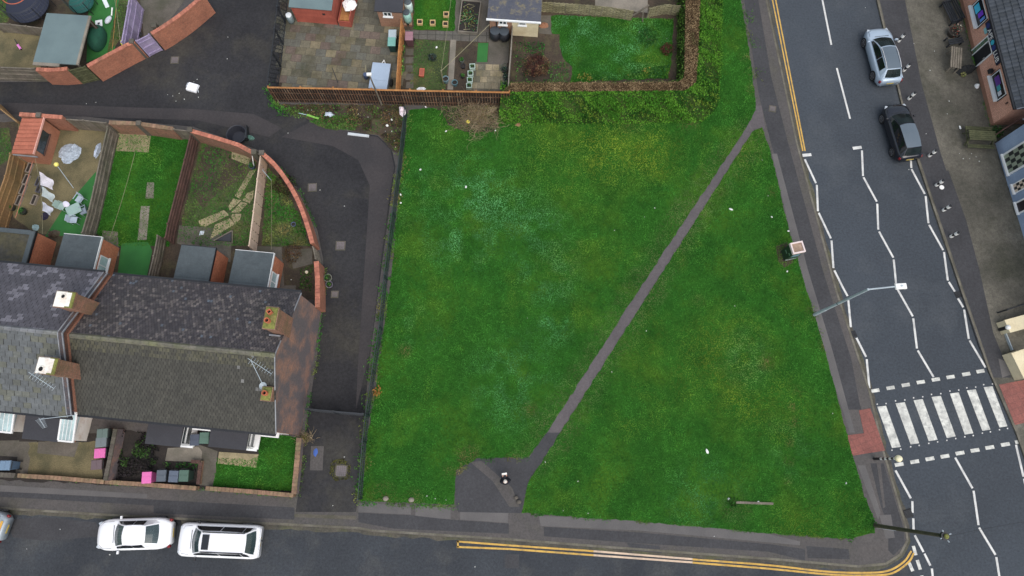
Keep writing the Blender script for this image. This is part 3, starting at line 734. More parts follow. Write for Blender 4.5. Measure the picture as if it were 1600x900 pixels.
flags('paving', xy([(743, 96), (792, 98), (788, 143), (738, 143)]), 0.5, 0.5, [S(140, 130, 108), S(128, 120, 100), S(112, 108, 94), S(150, 138, 112)], -0.03, 0.121, gap=0.012)
plot([(747, 67), (763, 67), (761, 97), (745, 97)], 'astro', 0.122, 'artificial_grass')
plot([(764, 60), (796, 60), (794, 98), (762, 98)], 'concrete_d', 0.116, 'paving')
for k in range(5):
    plot([(634 + 0.3 * k, 76 + 13 * k), (646, 76 + 13 * k), (646, 86 + 13 * k), (633.5, 86 + 13 * k)], 'concrete_d', 0.122, 'stepping_stones')
plot([(797, -120), (1085, -120), (1080, 150), (797, 158)], 'soil', 0.112)
lawn9 = [(862, 24), (1052, 30), (1050, 85), (1044, 122), (892, 128), (894, 104), (880, 92), (874, 72), (874, 54), (862, 52)]
plot(lawn9, 'turf', 0.12, 'lawn')
plot([(842, 24), (862, 24), (862, 54), (842, 52)], 'concrete_d', 0.118, 'paving')
plot([(930, -60), (1012, -60), (1012, 20), (930, 12)], 'concrete', 0.116, 'paving')
# front gardens of the terrace
plot([(-300, 660), (470, 690), (463, 772), (-300, 735)], 'soil_dark', 0.112)
plot([(45, 690), (165, 690), (158, 750), (45, 746)], 'gravel', 0.116)
plot([(60, 690), (124, 690), (116, 714), (58, 708)], 'concrete_d', 0.12, 'paving')
plot([(-100, 690), (30, 688), (28, 714), (-100, 706)], 'concrete_d', 0.12, 'paving')
plot([(30, 690), (58, 690), (42, 742), (24, 742)], 'concrete_d', 0.118, 'paving')
lawn10 = [(340, 715), (392, 718), (404, 712), (408, 676), (466, 684), (458, 768), (334, 760)]
plot(lawn10, 'turf', 0.12, 'lawn')
plot([(262, 700), (310, 698), (316, 706), (314, 722), (258, 720)], 'concrete', 0.122, 'paving')
plot([(298, 690), (340, 705), (336, 760), (310, 758), (314, 722)], 'concrete_d', 0.118, 'paving')
plot([(342, 706), (404, 710), (400, 731), (340, 724)], 'sand', 0.124, 'paving')
plot([(188, 670), (264, 680), (256, 722), (240, 750), (178, 752)], 'soil_dark', 0.118)
# rubbish strewn verge by the slatted fence
plot([(432, 163), (632, 164), (624, 240), (614, 236), (592, 212), (545, 203), (505, 198), (470, 180), (440, 172)], 'soil', 0.112, 'verge')
plot([(500, 180), (560, 182), (556, 204), (512, 202), (484, 190)], 'turf_wild', 0.116, 'verge')
plot([(640, 160), (800, 160), (790, 185), (770, 205), (735, 208), (700, 195), (690, 172)], 'soil', 0.124, 'verge')

# ---- painted markings
def mark(name, quads, mat, z=0.008):
    b = MB()
    for q in quads:
        p = xy(q, z)
        a = sum(p[i][0] * p[(i + 1) % len(p)][1] - p[(i + 1) % len(p)][0] * p[i][1] for i in range(len(p)))
        b.face([(x, y, z) for x, y in (p if a > 0 else p[::-1])])
    return tag(b.build(name, MAT[mat]), kind='structure')
def strip(segs, mat, w=0.13, z=0.008, name='road_line'):
    b = MB()
    for s_ in segs:
        b.ribbon(xy(s_, z), w, z)
    return tag(b.build(name, MAT[mat]), kind='structure')
def c4(ox, oy, pts): return [(ox + x / 4.0, oy + y / 4.0) for x, y in pts]
zz = [c4(1200, 225, s_) for s_ in ([(230, 95), (300, 245)], [(305, 255), (312, 420)], [(317, 430), (393, 590)], [(397, 603), (409, 775)], [(415, 790), (470, 900)],
      [(587, 40), (594, 200)], [(597, 208), (680, 360)], [(683, 373), (689, 535)], [(694, 547), (783, 710)], [(786, 722), (802, 890)],
      [(893, 95), (896, 150)], [(897, 157), (980, 312)], [(985, 325), (1003, 495)], [(1007, 505), (1095, 663)], [(1100, 675), (1124, 853)], [(1130, 862), (1168, 922)])]
zz += [c4(1200, 450, s_) for s_ in ([(470, 0), (497, 50)], [(502, 75), (518, 245)], [(553, 312), (613, 430)], [(617, 445), (634, 627)], [(808, 5), (905, 177)], [(908, 190), (931, 378)], [(936, 390), (1035, 557)],
       [(1187, 65), (1220, 120)], [(1226, 135), (1255, 318)], [(1260, 328), (1360, 497)])]
zz += [c4(1200, 675, s_) for s_ in ([(797, 240), (893, 415)], [(902, 432), (904, 505)], [(908, 540), (910, 610)], [(917, 645), (972, 750)], [(978, 760), (1015, 835)], [(1024, 853), (1030, 905)],
       [(1170, 160), (1278, 352)], [(1285, 367), (1316, 582)], [(1319, 597), (1422, 768)], [(1427, 782), (1455, 960)], [(1550, 80), (1597, 280)], [(1600, 292), (1640, 460)])]
strip(zz, 'line_white', 0.135, name='zigzag_line')
strip([c4(1200, 225, [(530, 27), (585, 20)]), c4(1200, 225, [(216, 71), (271, 66)])], 'line_white', 0.22, name='bar_line')
strip([c4(1200, 0, [(340, 0), (396, 280)]), c4(1200, 0, [(430, 425), (513, 742)]), c4(1200, 0, [(260, -420), (310, -150)])], 'line_white', 0.13, name='centre_line')
gw = []
for cx, cy in ((671, 641), (766, 624), (861, 606), (955, 588), (1049, 572), (1141, 556), (1239, 538), (1328, 520)):
    gw.append(c4(1200, 450, [(cx - 25, cy + 4), (cx + 25, cy - 4)]))
for cx, cy in ((820, 202), (917, 185), (1012, 167), (1106, 151), (1200, 131), (1294, 114), (1386, 96), (1484, 77), (1572, 60)):
    gw.append(c4(1200, 675, [(cx - 27, cy + 5), (cx + 27, cy - 4)]))
strip(gw, 'line_worn', 0.22, name='give_way_line')
tops = [((683, 742), (738, 736)), ((797, 721), (855, 714)), ((910, 702), (967, 694)), ((1022, 681), (1080, 674)), ((1137, 660), (1192, 652)), ((1243, 640), (1298, 633)), ((1348, 620), (1403, 614))]
bots = [((775, 1000), (830, 993)), ((892, 978), (945, 970)), ((1005, 957), (1060, 948)), ((1118, 938), (1173, 927)), ((1230, 916), (1283, 908)), ((1340, 893), (1390, 885)), ((1447, 872), (1497, 864))]
mark('zebra_crossing', [c4(1200, 450, [a, b_, d, c_]) for (a, b_), (c_, d) in zip(tops, bots)], 'line_worn')
studs = []
for (a, b_), (c_, d) in zip(tops, bots):
    for (x, y), dy in ((a, -16), (b_, -14), (c_, 14), (d, 14)):
        studs.append(c4(1200, 450, [(x - 4, y + dy - 4), (x + 4, y + dy - 4), (x + 4, y + dy + 4), (x - 4, y + dy + 4)]))
mark('crossing_studs', studs, 'line_white')
strip([c4(1200, 675, s_) for s_ in ([(908, 712), (925, 770)], [(933, 800), (952, 860)], [(882, 817), (905, 870)], [(960, 897), (975, 950)])], 'line_worn', 0.2, name='give_way_line')
strip([[(1190, -60), (1207, 0), (1254.5, 236)], [(1194, -60), (1212, 0), (1258, 236)]], 'line_yellow', 0.1, name='yellow_line')
up = c4(800, 675, [(-345, 692 - 8), (0, 710), (510, 745)]); lo = c4(800, 675, [(-345, 718), (0, 732), (510, 770)])
strip([up, lo, c4(800, 675, [(-338, 678), (-338, 722)])], 'line_yellow', 0.11, 0.012, name='yellow_line')
strip([c4(800, 675, [(510, 745), (1130, 795)]), c4(800, 675, [(510, 770), (1130, 815)])], 'line_faded', 0.11, 0.012, name='yellow_line')
strip([smooth_line(c4(0, 0, [(0, 0)]) and [(1082, 874), (1200, 883), (1290, 893), (1350, 895), (1387, 892), (1412, 878), (1424, 861)], 5),
       smooth_line([(1082, 879), (1200, 888.5), (1300, 898), (1355, 899), (1393, 896), (1419, 879), (1428, 864)], 5)], 'line_yellow', 0.11, 0.012, name='yellow_line')
for q in ([(789, 866), (811, 866), (811, 888), (789, 888)], [(300, 895), (312, 895), (312, 905), (300, 905)]):
    sheet('road_patch', xy(q, 0.01), 0.01, MAT['pave_dark'])
sheet('road_patch', xy([(10, 812), (70, 808), (150, 816), (160, 838), (70, 845), (20, 840)], 0.008), 0.008, MAT['pave_dark'])

# ---- grass: many leaning tufts, one countless mass per lawn
def grass_colour(x, y, seed=1, blue=(), yel=(), wild=0.0, bare=(), trod=()):
    n = len(x)
    A, B_, Y, BL = np.array(S(68, 126, 46)), np.array(S(46, 102, 38)), np.array(S(130, 148, 48)), np.array(S(98, 162, 104))
    D = np.array(S(136, 120, 80))
    f1 = vnoise(x, y, 3.1, seed) * 0.6 + vnoise(x, y, 0.9, seed + 1) * 0.4
    c = A * f1[:, None] + B_ * (1 - f1[:, None])
    fy = np.clip((vnoise(x, y, 2.3, seed + 2) * 0.7 + vnoise(x, y, 0.6, seed + 3) * 0.5 - 0.66) * 2.2, 0, 1) * 0.3
    for px, py, r, k in yel:
        q = at(px, py); fy = np.maximum(fy, k * np.clip(1.3 - np.hypot(x - q.x, y - q.y) / r, 0, 1) * (0.35 + vnoise(x, y, 0.7, seed + 5)))
    fy = np.clip(fy, 0, 0.9)
    c = c * (1 - fy[:, None]) + Y * fy[:, None]
    fb = np.zeros(n)
    for px, py, r, k in blue:
        q = at(px, py); fb = np.maximum(fb, k * np.clip(1.25 - np.hypot(x - q.x, y - q.y) / r, 0, 1) * np.clip(vnoise(x, y, 0.75, seed + 7) * 2.4 - 0.6, 0, 1))
    fb = np.clip(fb, 0, 0.85)
    c = c * (1 - fb[:, None]) + BL * fb[:, None]
    if wild:
        fd = np.clip(vnoise(x, y, 1.1, seed + 9) * 1.6 - 0.6, 0, 1) * wild
        c = c * (1 - fd[:, None]) + D * fd[:, None]
    for px, py, r, k in bare:
        q = at(px, py); w_ = k * np.clip(1.3 - np.hypot(x - q.x, y - q.y) / r, 0, 1) * (0.3 + vnoise(x, y, 0.4, seed + 15)); w_ = np.clip(w_, 0, 0.9)
        c = c * (1 - w_[:, None]) + D * 0.75 * w_[:, None]
    if trod:
        for a_, b_ in zip(trod, trod[1:]):
            A2, B2 = at(*a_), at(*b_); dx, dy = B2.x - A2.x, B2.y - A2.y; L2 = dx * dx + dy * dy
            t = np.clip(((x - A2.x) * dx + (y - A2.y) * dy) / L2, 0, 1); dd = np.hypot(x - A2.x - t * dx, y - A2.y - t * dy)
            w_ = np.clip(1.25 - dd / 1.35, 0, 0.55) * (0.25 + 1.1 * vnoise(x, y, 0.5, seed + 17))
            c = c * (1 - w_[:, None]) + np.array(S(104, 116, 72)) * w_[:, None]
    fine = (0.66 + 0.68 * vnoise(x, y, 0.3, seed + 11)) * (0.82 + 0.36 * vnoise(x, y, 1.3, seed + 12))
    return c * (fine * rng.uniform(0.8, 1.2, n))[:, None]
def grass(poly, dens, size, z=0.12, **kw):
    x, y = scatter(poly, dens)
    V, c = blades(x, y, z - 0.01, size, grass_colour(x, y, **kw))
    return V, c
BLUE = [(760, 320, 3.4, 0.9), (830, 360, 2.6, 0.7), (720, 370, 2.4, 0.8), (860, 430, 2.2, 0.6), (860, 510, 1.6, 0.6), (800, 600, 3.0, 0.55), (640, 520, 2.0, 0.3), (1160, 560, 2.0, 0.4), (1100, 780, 2.5, 0.4), (1230, 700, 2.0, 0.3), (640, 300, 2.5, 0.3)]
YEL = [(950, 235, 3.4, 0.75), (1020, 238, 2.2, 0.9), (880, 225, 3.4, 0.5), (1140, 560, 3.2, 0.6), (1160, 620, 2.4, 0.6), (1080, 600, 2.0, 0.4), (900, 260, 4.0, 0.35), (1210, 640, 2.4, 0.5), (700, 210, 2.0, 0.2), (1160, 240, 1.6, 0.5), (1000, 560, 2.0, 0.3), (1250, 820, 2.0, 0.4), (880, 410, 1.8, 0.4)]
BARE = [(632, 548, .5, 1.0), (828, 640, .5, .9), (600, 778, .9, .8), (645, 782, .7, .7), (985, 190, 1.0, .5), (1075, 190, .8, .6), (1165, 90, .5, .8), (1176, 140, .5, .9), (1290, 540, .5, .8), (1240, 660, .35, .7), (1234, 690, .35, .6), (1232, 720, .35, .6), (1230, 750, .35, .5),
        (1238, 635, .35, .6), (1245, 610, .35, .5), (1150, 795, 1.0, .5), (730, 712, .8, .8), (700, 735, .5, .6), (1270, 490, .5, .7), (1205, 300, .4, .5), (905, 380, .3, .5), (1090, 470, .5, .4), (1196, 566, .6, .7)]
TROD = [(1170, 215), (1075, 338), (1008, 450), (865, 676), (835, 712)]
kwf = dict(seed=1, blue=BLUE, yel=YEL, bare=BARE, trod=TROD)
parts = [grass(field_p, 330, 0.10, **kwf), grass(tri_p, 330, 0.10, **kwf)]
tri_object('grass', np.concatenate([p[0] for p in parts]), np.concatenate([p[1] for p in parts]), MAT['blade'])['kind'] = 'stuff'
parts = [grass(xy(lawn3), 300, 0.10, seed=21, yel=[(180, 370, 1.0, 0.5)]), grass(xy(lawn9), 300, 0.10, seed=31, blue=[(900, 50, 2.5, 0.9), (980, 90, 2.5, 0.9), (1010, 60, 2, 0.7)], yel=[(1010, 105, 1.2, 0.7)]),
         grass(xy(lawn7), 300, 0.08, seed=41), grass(xy(lawn10), 320, 0.11, seed=51), grass(xy(lawn4), 170, 0.12, seed=61, wild=0.5), grass(xy(lawn5), 220, 0.16, seed=71, wild=1.0),
         grass(xy(lawn8), 150, 0.09, seed=81, wild=0.6), grass(xy([(-60, 205), (14, 200), (20, 245), (-60, 300)]), 200, 0.1, seed=91, wild=0.3), grass(xy([(186, 0), (205, 0), (190, 60), (168, 84), (176, 40)]), 200, 0.1, seed=92, wild=0.4),
         grass(xy([(-40, 0), (30, 0), (12, 34), (-40, 40)]), 200, 0.1, seed=93, wild=0.4), grass(xy([(500, 180), (560, 182), (556, 204), (512, 202), (484, 190)]), 330, 0.13, seed=94, wild=0.3),
         grass(xy([(432, 163), (632, 164), (624, 240), (614, 236), (592, 212), (545, 203), (505, 198), (470, 180)]), 45, 0.13, seed=95, wild=1.0)]
tri_object('garden_grass', np.concatenate([p[0] for p in parts]), np.concatenate([p[1] for p in parts]), MAT['blade'])['kind'] = 'stuff'
# weeds and dead leaves where walls and railings meet the ground
def weed_line(pts, w, dens, size, wild=0.6, seed=5):
    P = resample(xy(pts), 0.25)
    n = int(len(P) * 0.25 * dens)
    k = rng.integers(0, len(P) - 1, n); t = rng.uniform(0, 1, n)
    X = np.array([(p.x, p.y) for p in P])
    q = X[k] * (1 - t)[:, None] + X[k + 1] * t[:, None] + rng.normal(0, w, (n, 2))
    keep = vnoise(q[:, 0], q[:, 1], 0.8, seed) > 0.38
    q = q[keep]
    return blades(q[:, 0], q[:, 1], 0.1, size, grass_colour(q[:, 0], q[:, 1], seed=seed, wild=wild))
ws = [weed_line([(636, 180), (626, 260), (616, 330), (605, 440), (594, 520), (582, 600), (574, 680), (562, 782)], 0.22, 160, 0.16, 1.0, 5),
      weed_line([(503, 487), (496, 560), (484, 620), (478, 675), (474, 720), (468, 775)], 0.09, 45, 0.12, 0.7, 6),
      weed_line([(506, 420), (506, 480)], 0.12, 120, 0.14, 0.5, 7), weed_line([(440, 262), (470, 300), (498, 365)], 0.06, 60, 0.1, 0.5, 8),
      weed_line([(66, 128), (130, 128), (240, 79), (272, 56), (320, 0)], 0.06, 90, 0.1, 0.6, 9), weed_line([(0, 742), (160, 754), (310, 764), (460, 776)], 0.06, 60, 0.09, 0.5, 10),
      weed_line([(1158, 0), (1172, 75), (1182, 160)], 0.3, 160, 0.1, 0.8, 11), weed_line([(710, 740), (745, 716), (826, 714)], 0.12, 140, 0.1, 0.9, 12),
      weed_line([(1500, 0), (1549, 196)], 0.12, 110, 0.12, 0.5, 13), weed_line([(1266, 478), (1282, 520)], 0.16, 130, 0.1, 0.9, 14), weed_line([(565, 786), (712, 792)], 0.1, 120, 0.1, 0.6, 15),
      weed_line([(1366, 814), (1326, 840)], 0.12, 160, 0.13, 0.7, 16), weed_line([(815, 802), (1000, 815), (1320, 842)], 0.06, 100, 0.09, 0.6, 17), weed_line([(420, 140), (434, 170), (470, 178)], 0.2, 160, 0.16, 1.0, 18)]
tri_object('weeds', np.concatenate([p[0] for p in ws]), np.concatenate([p[1] for p in ws]), MAT['blade'])['kind'] = 'stuff'

# ================================================================== THE TERRACE
HO = at(470, 680, 0.0)
HN = at(503, 487, 0.0)
HROT = math.atan2(HN.y - HO.y, HN.x - HO.x) - math.pi / 2
def roof_tiles(mb, x0, x1, e, r, tw, ex, colf, th=0.026, gap=0.011):
    """courses of separate tiles between the eaves line e=(y,z) and ridge line r=(y,z)"""
    L = math.hypot(r[0] - e[0], r[1] - e[1]); n = int(L / ex)
    uy, uz = (r[0] - e[0]) / L, (r[1] - e[1]) / L
    ny, nz = (-uz, uy) if uy > 0 else (uz, -uy)
    if nz < 0: ny, nz = -ny, -nz
    for k in range(n + 1):
        a, b = k * ex, min(L, k * ex + ex * 1.04)
        if a >= L: break
        x = x0 - (tw / 2 if k % 2 else 0)
        while x < x1:
            xa, xb = max(x0, x) + gap, min(x1, x + tw) - gap
            x += tw
            if xb - xa < 0.03: continue
            c = colf((xa + xb) / 2, a)
            lift = th * random.uniform(0.8, 1.5)
            def P(s_, h, xx): return (xx, e[0] + uy * s_ + ny * h, e[1] + uz * s_ + nz * h)
            sk = random.uniform(-0.006, 0.006)
            p = [P(a + sk, lift, xa), P(a - sk, lift, xb), P(b, 0.004, xb), P(b, 0.004, xa)]
            q = [P(a + sk, 0, xa), P(a - sk, 0, xb)]
            if uy < 0: mb.face([p[1], p[0], p[3], p[2]], 0, c); mb.face([q[1], q[0], p[0], p[1]], 0, j(c, 0.05))
            else: mb.face(p, 0, c); mb.face([q[0], q[1], p[1], p[0]], 0, j(c, 0.05))
def lerp3(a, b, t): return tuple(a[i] * (1 - t) + b[i] * t for i in range(3))
def nz(x, y, s, o=0.0): return 0.5 + 0.5 * mnoise.noise((x / s + o, y / s + o * 2, o))
def col_a_north(x, s_):
    m = nz(x, s_, 1.6, 3); t = random.random()
    c = lerp3(S(58, 56, 61), S(80, 75, 77), t * 0.9)
    if random.random() < 0.08 + 0.5 * max(0, m - 0.28) * (1.6 if s_ > 0.7 else 0.7): c = lerp3(S(82, 78, 79), S(112, 105, 102), random.random())
    elif random.random() < 0.012: c = S(92, 100, 110)
    return j(lerp3(c, S(72, 70, 56), 0.3 * max(0, nz(x, s_, 2.2, 8) - 0.4)), 0.12)
def col_a_south(x, s_):
    c = lerp3(S(71, 69, 62), S(58, 58, 54), nz(x, s_, 1.4, 5))
    c = lerp3(c, S(64, 63, 57), random.random())
    if s_ > 3.9: c = lerp3(c, S(96, 94, 70), 0.5 * random.random())
    if random.random() < 0.002 + (0.07 if x > -2.6 and s_ > 2.4 else 0) * nz(x, s_, 0.8, 2): c = S(112, 112, 110)
    return j(c, 0.17)
def col_b_north(x, s_):
    c = lerp3(S(92, 90, 97), S(80, 79, 86), nz(x, s_, 1.5, 6))
    if nz(x, s_, 0.9, 12) > 0.56 and random.random() < 0.6: c = S(120, 118, 126)
    return j(c, 0.06)
def col_b_south(x, s_):
    c = lerp3(S(100, 104, 106), S(84, 87, 88), nz(x, s_, 1.2, 9))
    if (s_ / 0.36) % 1 < 1 and random.random() < 0.5 * nz(x, s_, 1.7, 4) + (0.2 if 2.0 < s_ < 4.3 else 0): c = lerp3(c, S(104, 102, 72), random.uniform(0.1, 0.45) + (0.3 if x > -1.2 and s_ < 1.6 else 0))
    return j(c, 0.1)
EV, RG, DEP, HW = 4.7, 7.12, 8.0, 11.38
def window(mb_parent, x, y, z, w, h, facing, nm='window', bars=1, glass='glass', frame='upvc', depth=0.06):
    """framed window set 3 mm proud of a wall; facing in +x,-x,+y,-y; a part with a glass sub-part"""
    ax = facing[1]; sg = 1 if facing[0] == '+' else -1
    f, g = MB(), MB()
    def bx(m, u0, z0, u1, z1, d0, d1):
        d0, d1 = sorted((d0 * sg, d1 * sg))
        if ax == 'y': m.box(x + u0, y + d0, z0, x + u1, y + d1, z1)
        else: m.box(x + d0, y + u0, z0, x + d1, y + u1, z1)
    t = 0.07
    bx(f, -w / 2, z, -w / 2 + t, z + h, 0.003, depth); bx(f, w / 2 - t, z, w / 2, z + h, 0.003, depth)
    bx(f, -w / 2 + t, z, w / 2 - t, z + t, 0.003, depth); bx(f, -w / 2 + t, z + h - t, w / 2 - t, z + h, 0.003, depth)
    for k in range(bars):
        u = -w / 2 + w * (k + 1) / (bars + 1)
        bx(f, u - t / 2, z + t, u + t / 2, z + h - t, 0.003, depth - 0.01)
    bx(f, -w / 2 - 0.06, z - 0.07, w / 2 + 0.06, z - 0.002, 0.003, depth + 0.07)
    bx(g, -w / 2 + t, z + t, w / 2 - t, z + h - t, 0.004, depth - 0.03)
    F = f.build(nm, MAT[frame], mb_parent)
    g.build('pane', MAT[glass], F)
    return F
def chimney(root, cx, cy, w, d, z0, z1, brick, top, pots, nm='chimney_stack', c=(1, 1, 1)):
    b = MB(); b.box(cx - w / 2, cy - d / 2, z0, cx + w / 2, cy + d / 2, z1 - 0.25)
    b.box(cx - w / 2 - 0.05, cy - d / 2 - 0.05, z1 - 0.249, cx + w / 2 + 0.05, cy + d / 2 + 0.05, z1 - 0.05)
    o = b.build(nm, MAT[brick], root, bevel=0.012)
    t = MB(); t.obox(cx, cy, z1 - 0.049, w + 0.06, d + 0.06, 0.09, 0, tx=0.85, ty=0.9)
    t.build('cap', MAT[top], o, bevel=0.02)
    for px, py, sq in pots:
        p = MB()
        if sq: p.lathe([(0.17, z1 + 0.03), (0.15, z1 + 0.28), (0.17, z1 + 0.3), (0.11, z1 + 0.3), (0.10, z1 + 0.1)], cx + px, cy + py, 4)
        else: p.lathe([(0.14, z1 + 0.03), (0.12, z1 + 0.3), (0.15, z1 + 0.34), (0.10, z1 + 0.34), (0.09, z1 + 0.1)], cx + px, cy + py, 14)
        p.build('chimney_pot', MAT['pot'], o)
        k = MB(); k.lathe([(0.095, z1 + 0.16), (0.0001, z1 + 0.161)], cx + px, cy + py, 10); k.build('flue', MAT['rubber'], o)
    return o
MAT['pot'] = M('terracotta', S(186, 106, 74), S(160, 88, 62), var=0.15, coarse=3, fine=10)
MAT['moss'] = M('moss_cap', S(126, 128, 64), S(100, 104, 52), var=0.3, coarse=3, fine=8, bump=0.5, stain=S(150, 120, 84), stain_amt=0.4, stain_scale=2)
MAT['limewash'] = M('pale_mortar_cap', S(242, 240, 234), S(230, 226, 216), var=0.08, coarse=2, fine=8, stain=S(170, 128, 98), stain_amt=0.45, stain_scale=1.6)

def house_a():
    h = thing('terraced_house', 'end terrace house with black painted brick gable beside the alley and mossy tiled roof', 'house', HO, HROT, 'terraced houses')
    W = HW
    b = MB()
    # walls: gable ends run up to the roof; front and back stop at the eaves
    b.face([(0, 0, 0), (0, DEP, 0), (0, DEP, EV), (0, DEP / 2, RG - 0.03), (0, 0, EV)])
    b.build('gable_wall', MAT['brick_black'], h)
    b = MB()
    b.face([(-W, 0, 0), (-W, 0, EV), (-W, DEP / 2, RG - 0.03), (-W, DEP, EV), (-W, DEP, 0)])
    b.face([(-W, 0, 0), (0, 0, 0), (0, 0, EV), (-W, 0, EV)])
    b.face([(0, DEP, 0), (-W, DEP, 0), (-W, DEP, EV), (0, DEP, EV)])
    b.build('wall', MAT['brick'], h)
    for nm, e, cf, tw, ex in (('roof_slope', (-0.14, EV - 0.05), col_a_south, 0.2, 0.2), ('roof_slope', (DEP + 0.16, EV - 0.05), col_a_north, 0.17, 0.165)):
        b = MB()
        roof_tiles(b, -W - 0.02, 0.05, e, (DEP / 2, RG), tw, ex, cf)
        # boarding under the tiles
        s_ = 1 if e[0] < 1 else -1
        q = [(-W, e[0], e[1] - 0.012), (0.04, e[0], e[1] - 0.012), (0.04, DEP / 2, RG - 0.012), (-W, DEP / 2, RG - 0.012)]
        b.face(q if s_ == 1 else q[::-1], 0, S(30, 29, 28))
        b.build(nm, MAT['slate'], h)
    b = MB(); x = -W + 0.02
    while x < 0.05:
        c = random.uniform(0.85, 1.1); x2 = min(x + 0.44, 0.05)
        b.hexa([(x, DEP / 2 - 0.15, RG - 0.06), (x2 - 0.01, DEP / 2 - 0.15, RG - 0.06), (x2 - 0.01, DEP / 2 + 0.15, RG - 0.06), (x, DEP / 2 + 0.15, RG - 0.06)],
               [(x, DEP / 2 - 0.06, RG + 0.07), (x2 - 0.01, DEP / 2 - 0.06, RG + 0.07), (x2 - 0.01, DEP / 2 + 0.06, RG + 0.07), (x, DEP / 2 + 0.06, RG + 0.07)], c=(c, c, c))
        x += 0.445
    b.build('ridge', MAT['ridge'], h)
    b = MB()
    b.beam((-W, -0.2, EV - 0.06), (0, -0.2, EV - 0.06), 0.12, 0.1); b.build('gutter', MAT['black'], h)
    b = MB(); b.beam((-W, DEP + 0.22, EV - 0.06), (0, DEP + 0.22, EV - 0.06), 0.12, 0.1); b.build('gutter', MAT['black'], h)
    b = MB()     # pale mortar along the gable verge
    b.beam((0.03, DEP + 0.1, EV + 0.0), (0.03, 6.85, EV + 0.72), 0.05, 0.06); b.beam((0.03, 4.9, RG - 0.5), (0.03, DEP / 2, RG + 0.02), 0.05, 0.06)
    b.beam((0.03, DEP / 2, RG + 0.02), (0.03, 2.2, EV + 1.42), 0.05, 0.06); b.beam((0.03, 1.7, EV + 1.1), (0.03, -0.1, EV), 0.05, 0.06)
    b.build('verge', MAT['lead'], h)
    chimney(h, -0.24, 5.85, 0.62, 1.15, 5.4, 8.1, 'brick_old', 'moss', [(-0.02, 0.28, True), (-0.04, -0.2, False)])
    chimney(h, -0.30, 1.95, 0.5, 0.7, 5.2, 6.45, 'brick_old', 'moss', [(0.0, 0.0, False)])
    b = MB(); b.box(-0.9, 5.15, 5.9, -0.56, 5.24, 7.2 - 0.95); b.box(-0.72, 5.12, 6.0, -0.1, 5.2, 6.55); b.build('flashing', MAT['lead'], h)
    # upstairs front windows and the two bays
    for wx in (-1.5, -3.6, -5.2, -7.2, -9.4): window(h, wx, 0, 2.9, 1.1, 1.3, '-y')
    for wx in (-2.2, -4.6, -7.4, -10): window(h, wx, DEP, 2.9, 1.0, 1.2, '+y')
    for x0, x1, dy in ((-8.62, -6.48, 1.42), (-4.8, -2.5, 1.22)):
        b = MB(); b.box(x0 + 0.12, -dy + 0.1, 0, x1 - 0.06, -0.003, 0.6); b.box(x0 + 0.12, -dy + 0.1, 1.75, x1 - 0.06, -0.003, 1.95)
        B = b.build('bay', MAT['upvc'], h)
        g = MB(); g.box(x0 + 0.2, -dy + 0.18, 0.601, x1 - 0.14, -0.004, 1.749); g.build('pane', MAT['glass'], B)
        f = MB()
        for xx in (x0 + 0.12, x1 - 0.17):
            f.box(xx, -dy + 0.1, 0.602, xx + 0.11, -dy + 0.22, 1.748); f.box(xx, -0.2, 0.602, xx + 0.11, -0.006, 1.748)
            f.box(xx + 0.02, -dy + 0.22, 1.2, xx + 0.09, -0.2, 1.27)
        for xx in ((x0 * 2 + x1) / 3, (x0 + 2 * x1) / 3): f.box(xx - 0.04, -dy + 0.1, 0.602, xx + 0.04, -dy + 0.19, 1.748)
        f.build('frame', MAT['upvc'], B)
        s_ = MB(); s_.box(x0 + 0.02, -dy - 0.02, 0.52, x1 + 0.12, -dy + 0.099, 0.598); s_.box(x1 - 0.058, -dy + 0.1, 0.52, x1 + 0.2, -0.004, 0.6); s_.build('sill', MAT['upvc'], B)
        r = MB(); r.hexa([(x0, -dy, 1.951), (x1, -dy, 1.951), (x1, -0.003, 1.951), (x0, -0.003, 1.951)], [(x0, -dy, 2.03), (x1, -dy, 2.03), (x1, -0.003, 2.14), (x0, -0.003, 2.14)])
        r.build('bay_roof', MAT['felt_dark'], B, bevel=0.015)
    for wx, w in ((-5.3, 0.86), (-1.15, 0.86)):
        d = MB(); d.box(wx - w / 2, -0.06, 0.12, wx + w / 2, -0.004, 2.1); D = d.build('door', MAT['upvc'], h)
        k = MB(); k.box(wx + 0.28, -0.1, 1.05, wx + 0.34, -0.061, 1.2); k.build('handle', MAT['chrome'], D)
        k = MB(); k.box(wx - w / 2 - 0.1, -0.32, 2.2, wx + w / 2 + 0.12, -0.004, 2.3); k.build('door_canopy', MAT['upvc'], h, bevel=0.01)
    # rear extensions
    for x0, x1, win in ((-9.02, -6.82, False), (-5.50, -3.05, True)):
        ext(h, x0, x1, win)
    return h
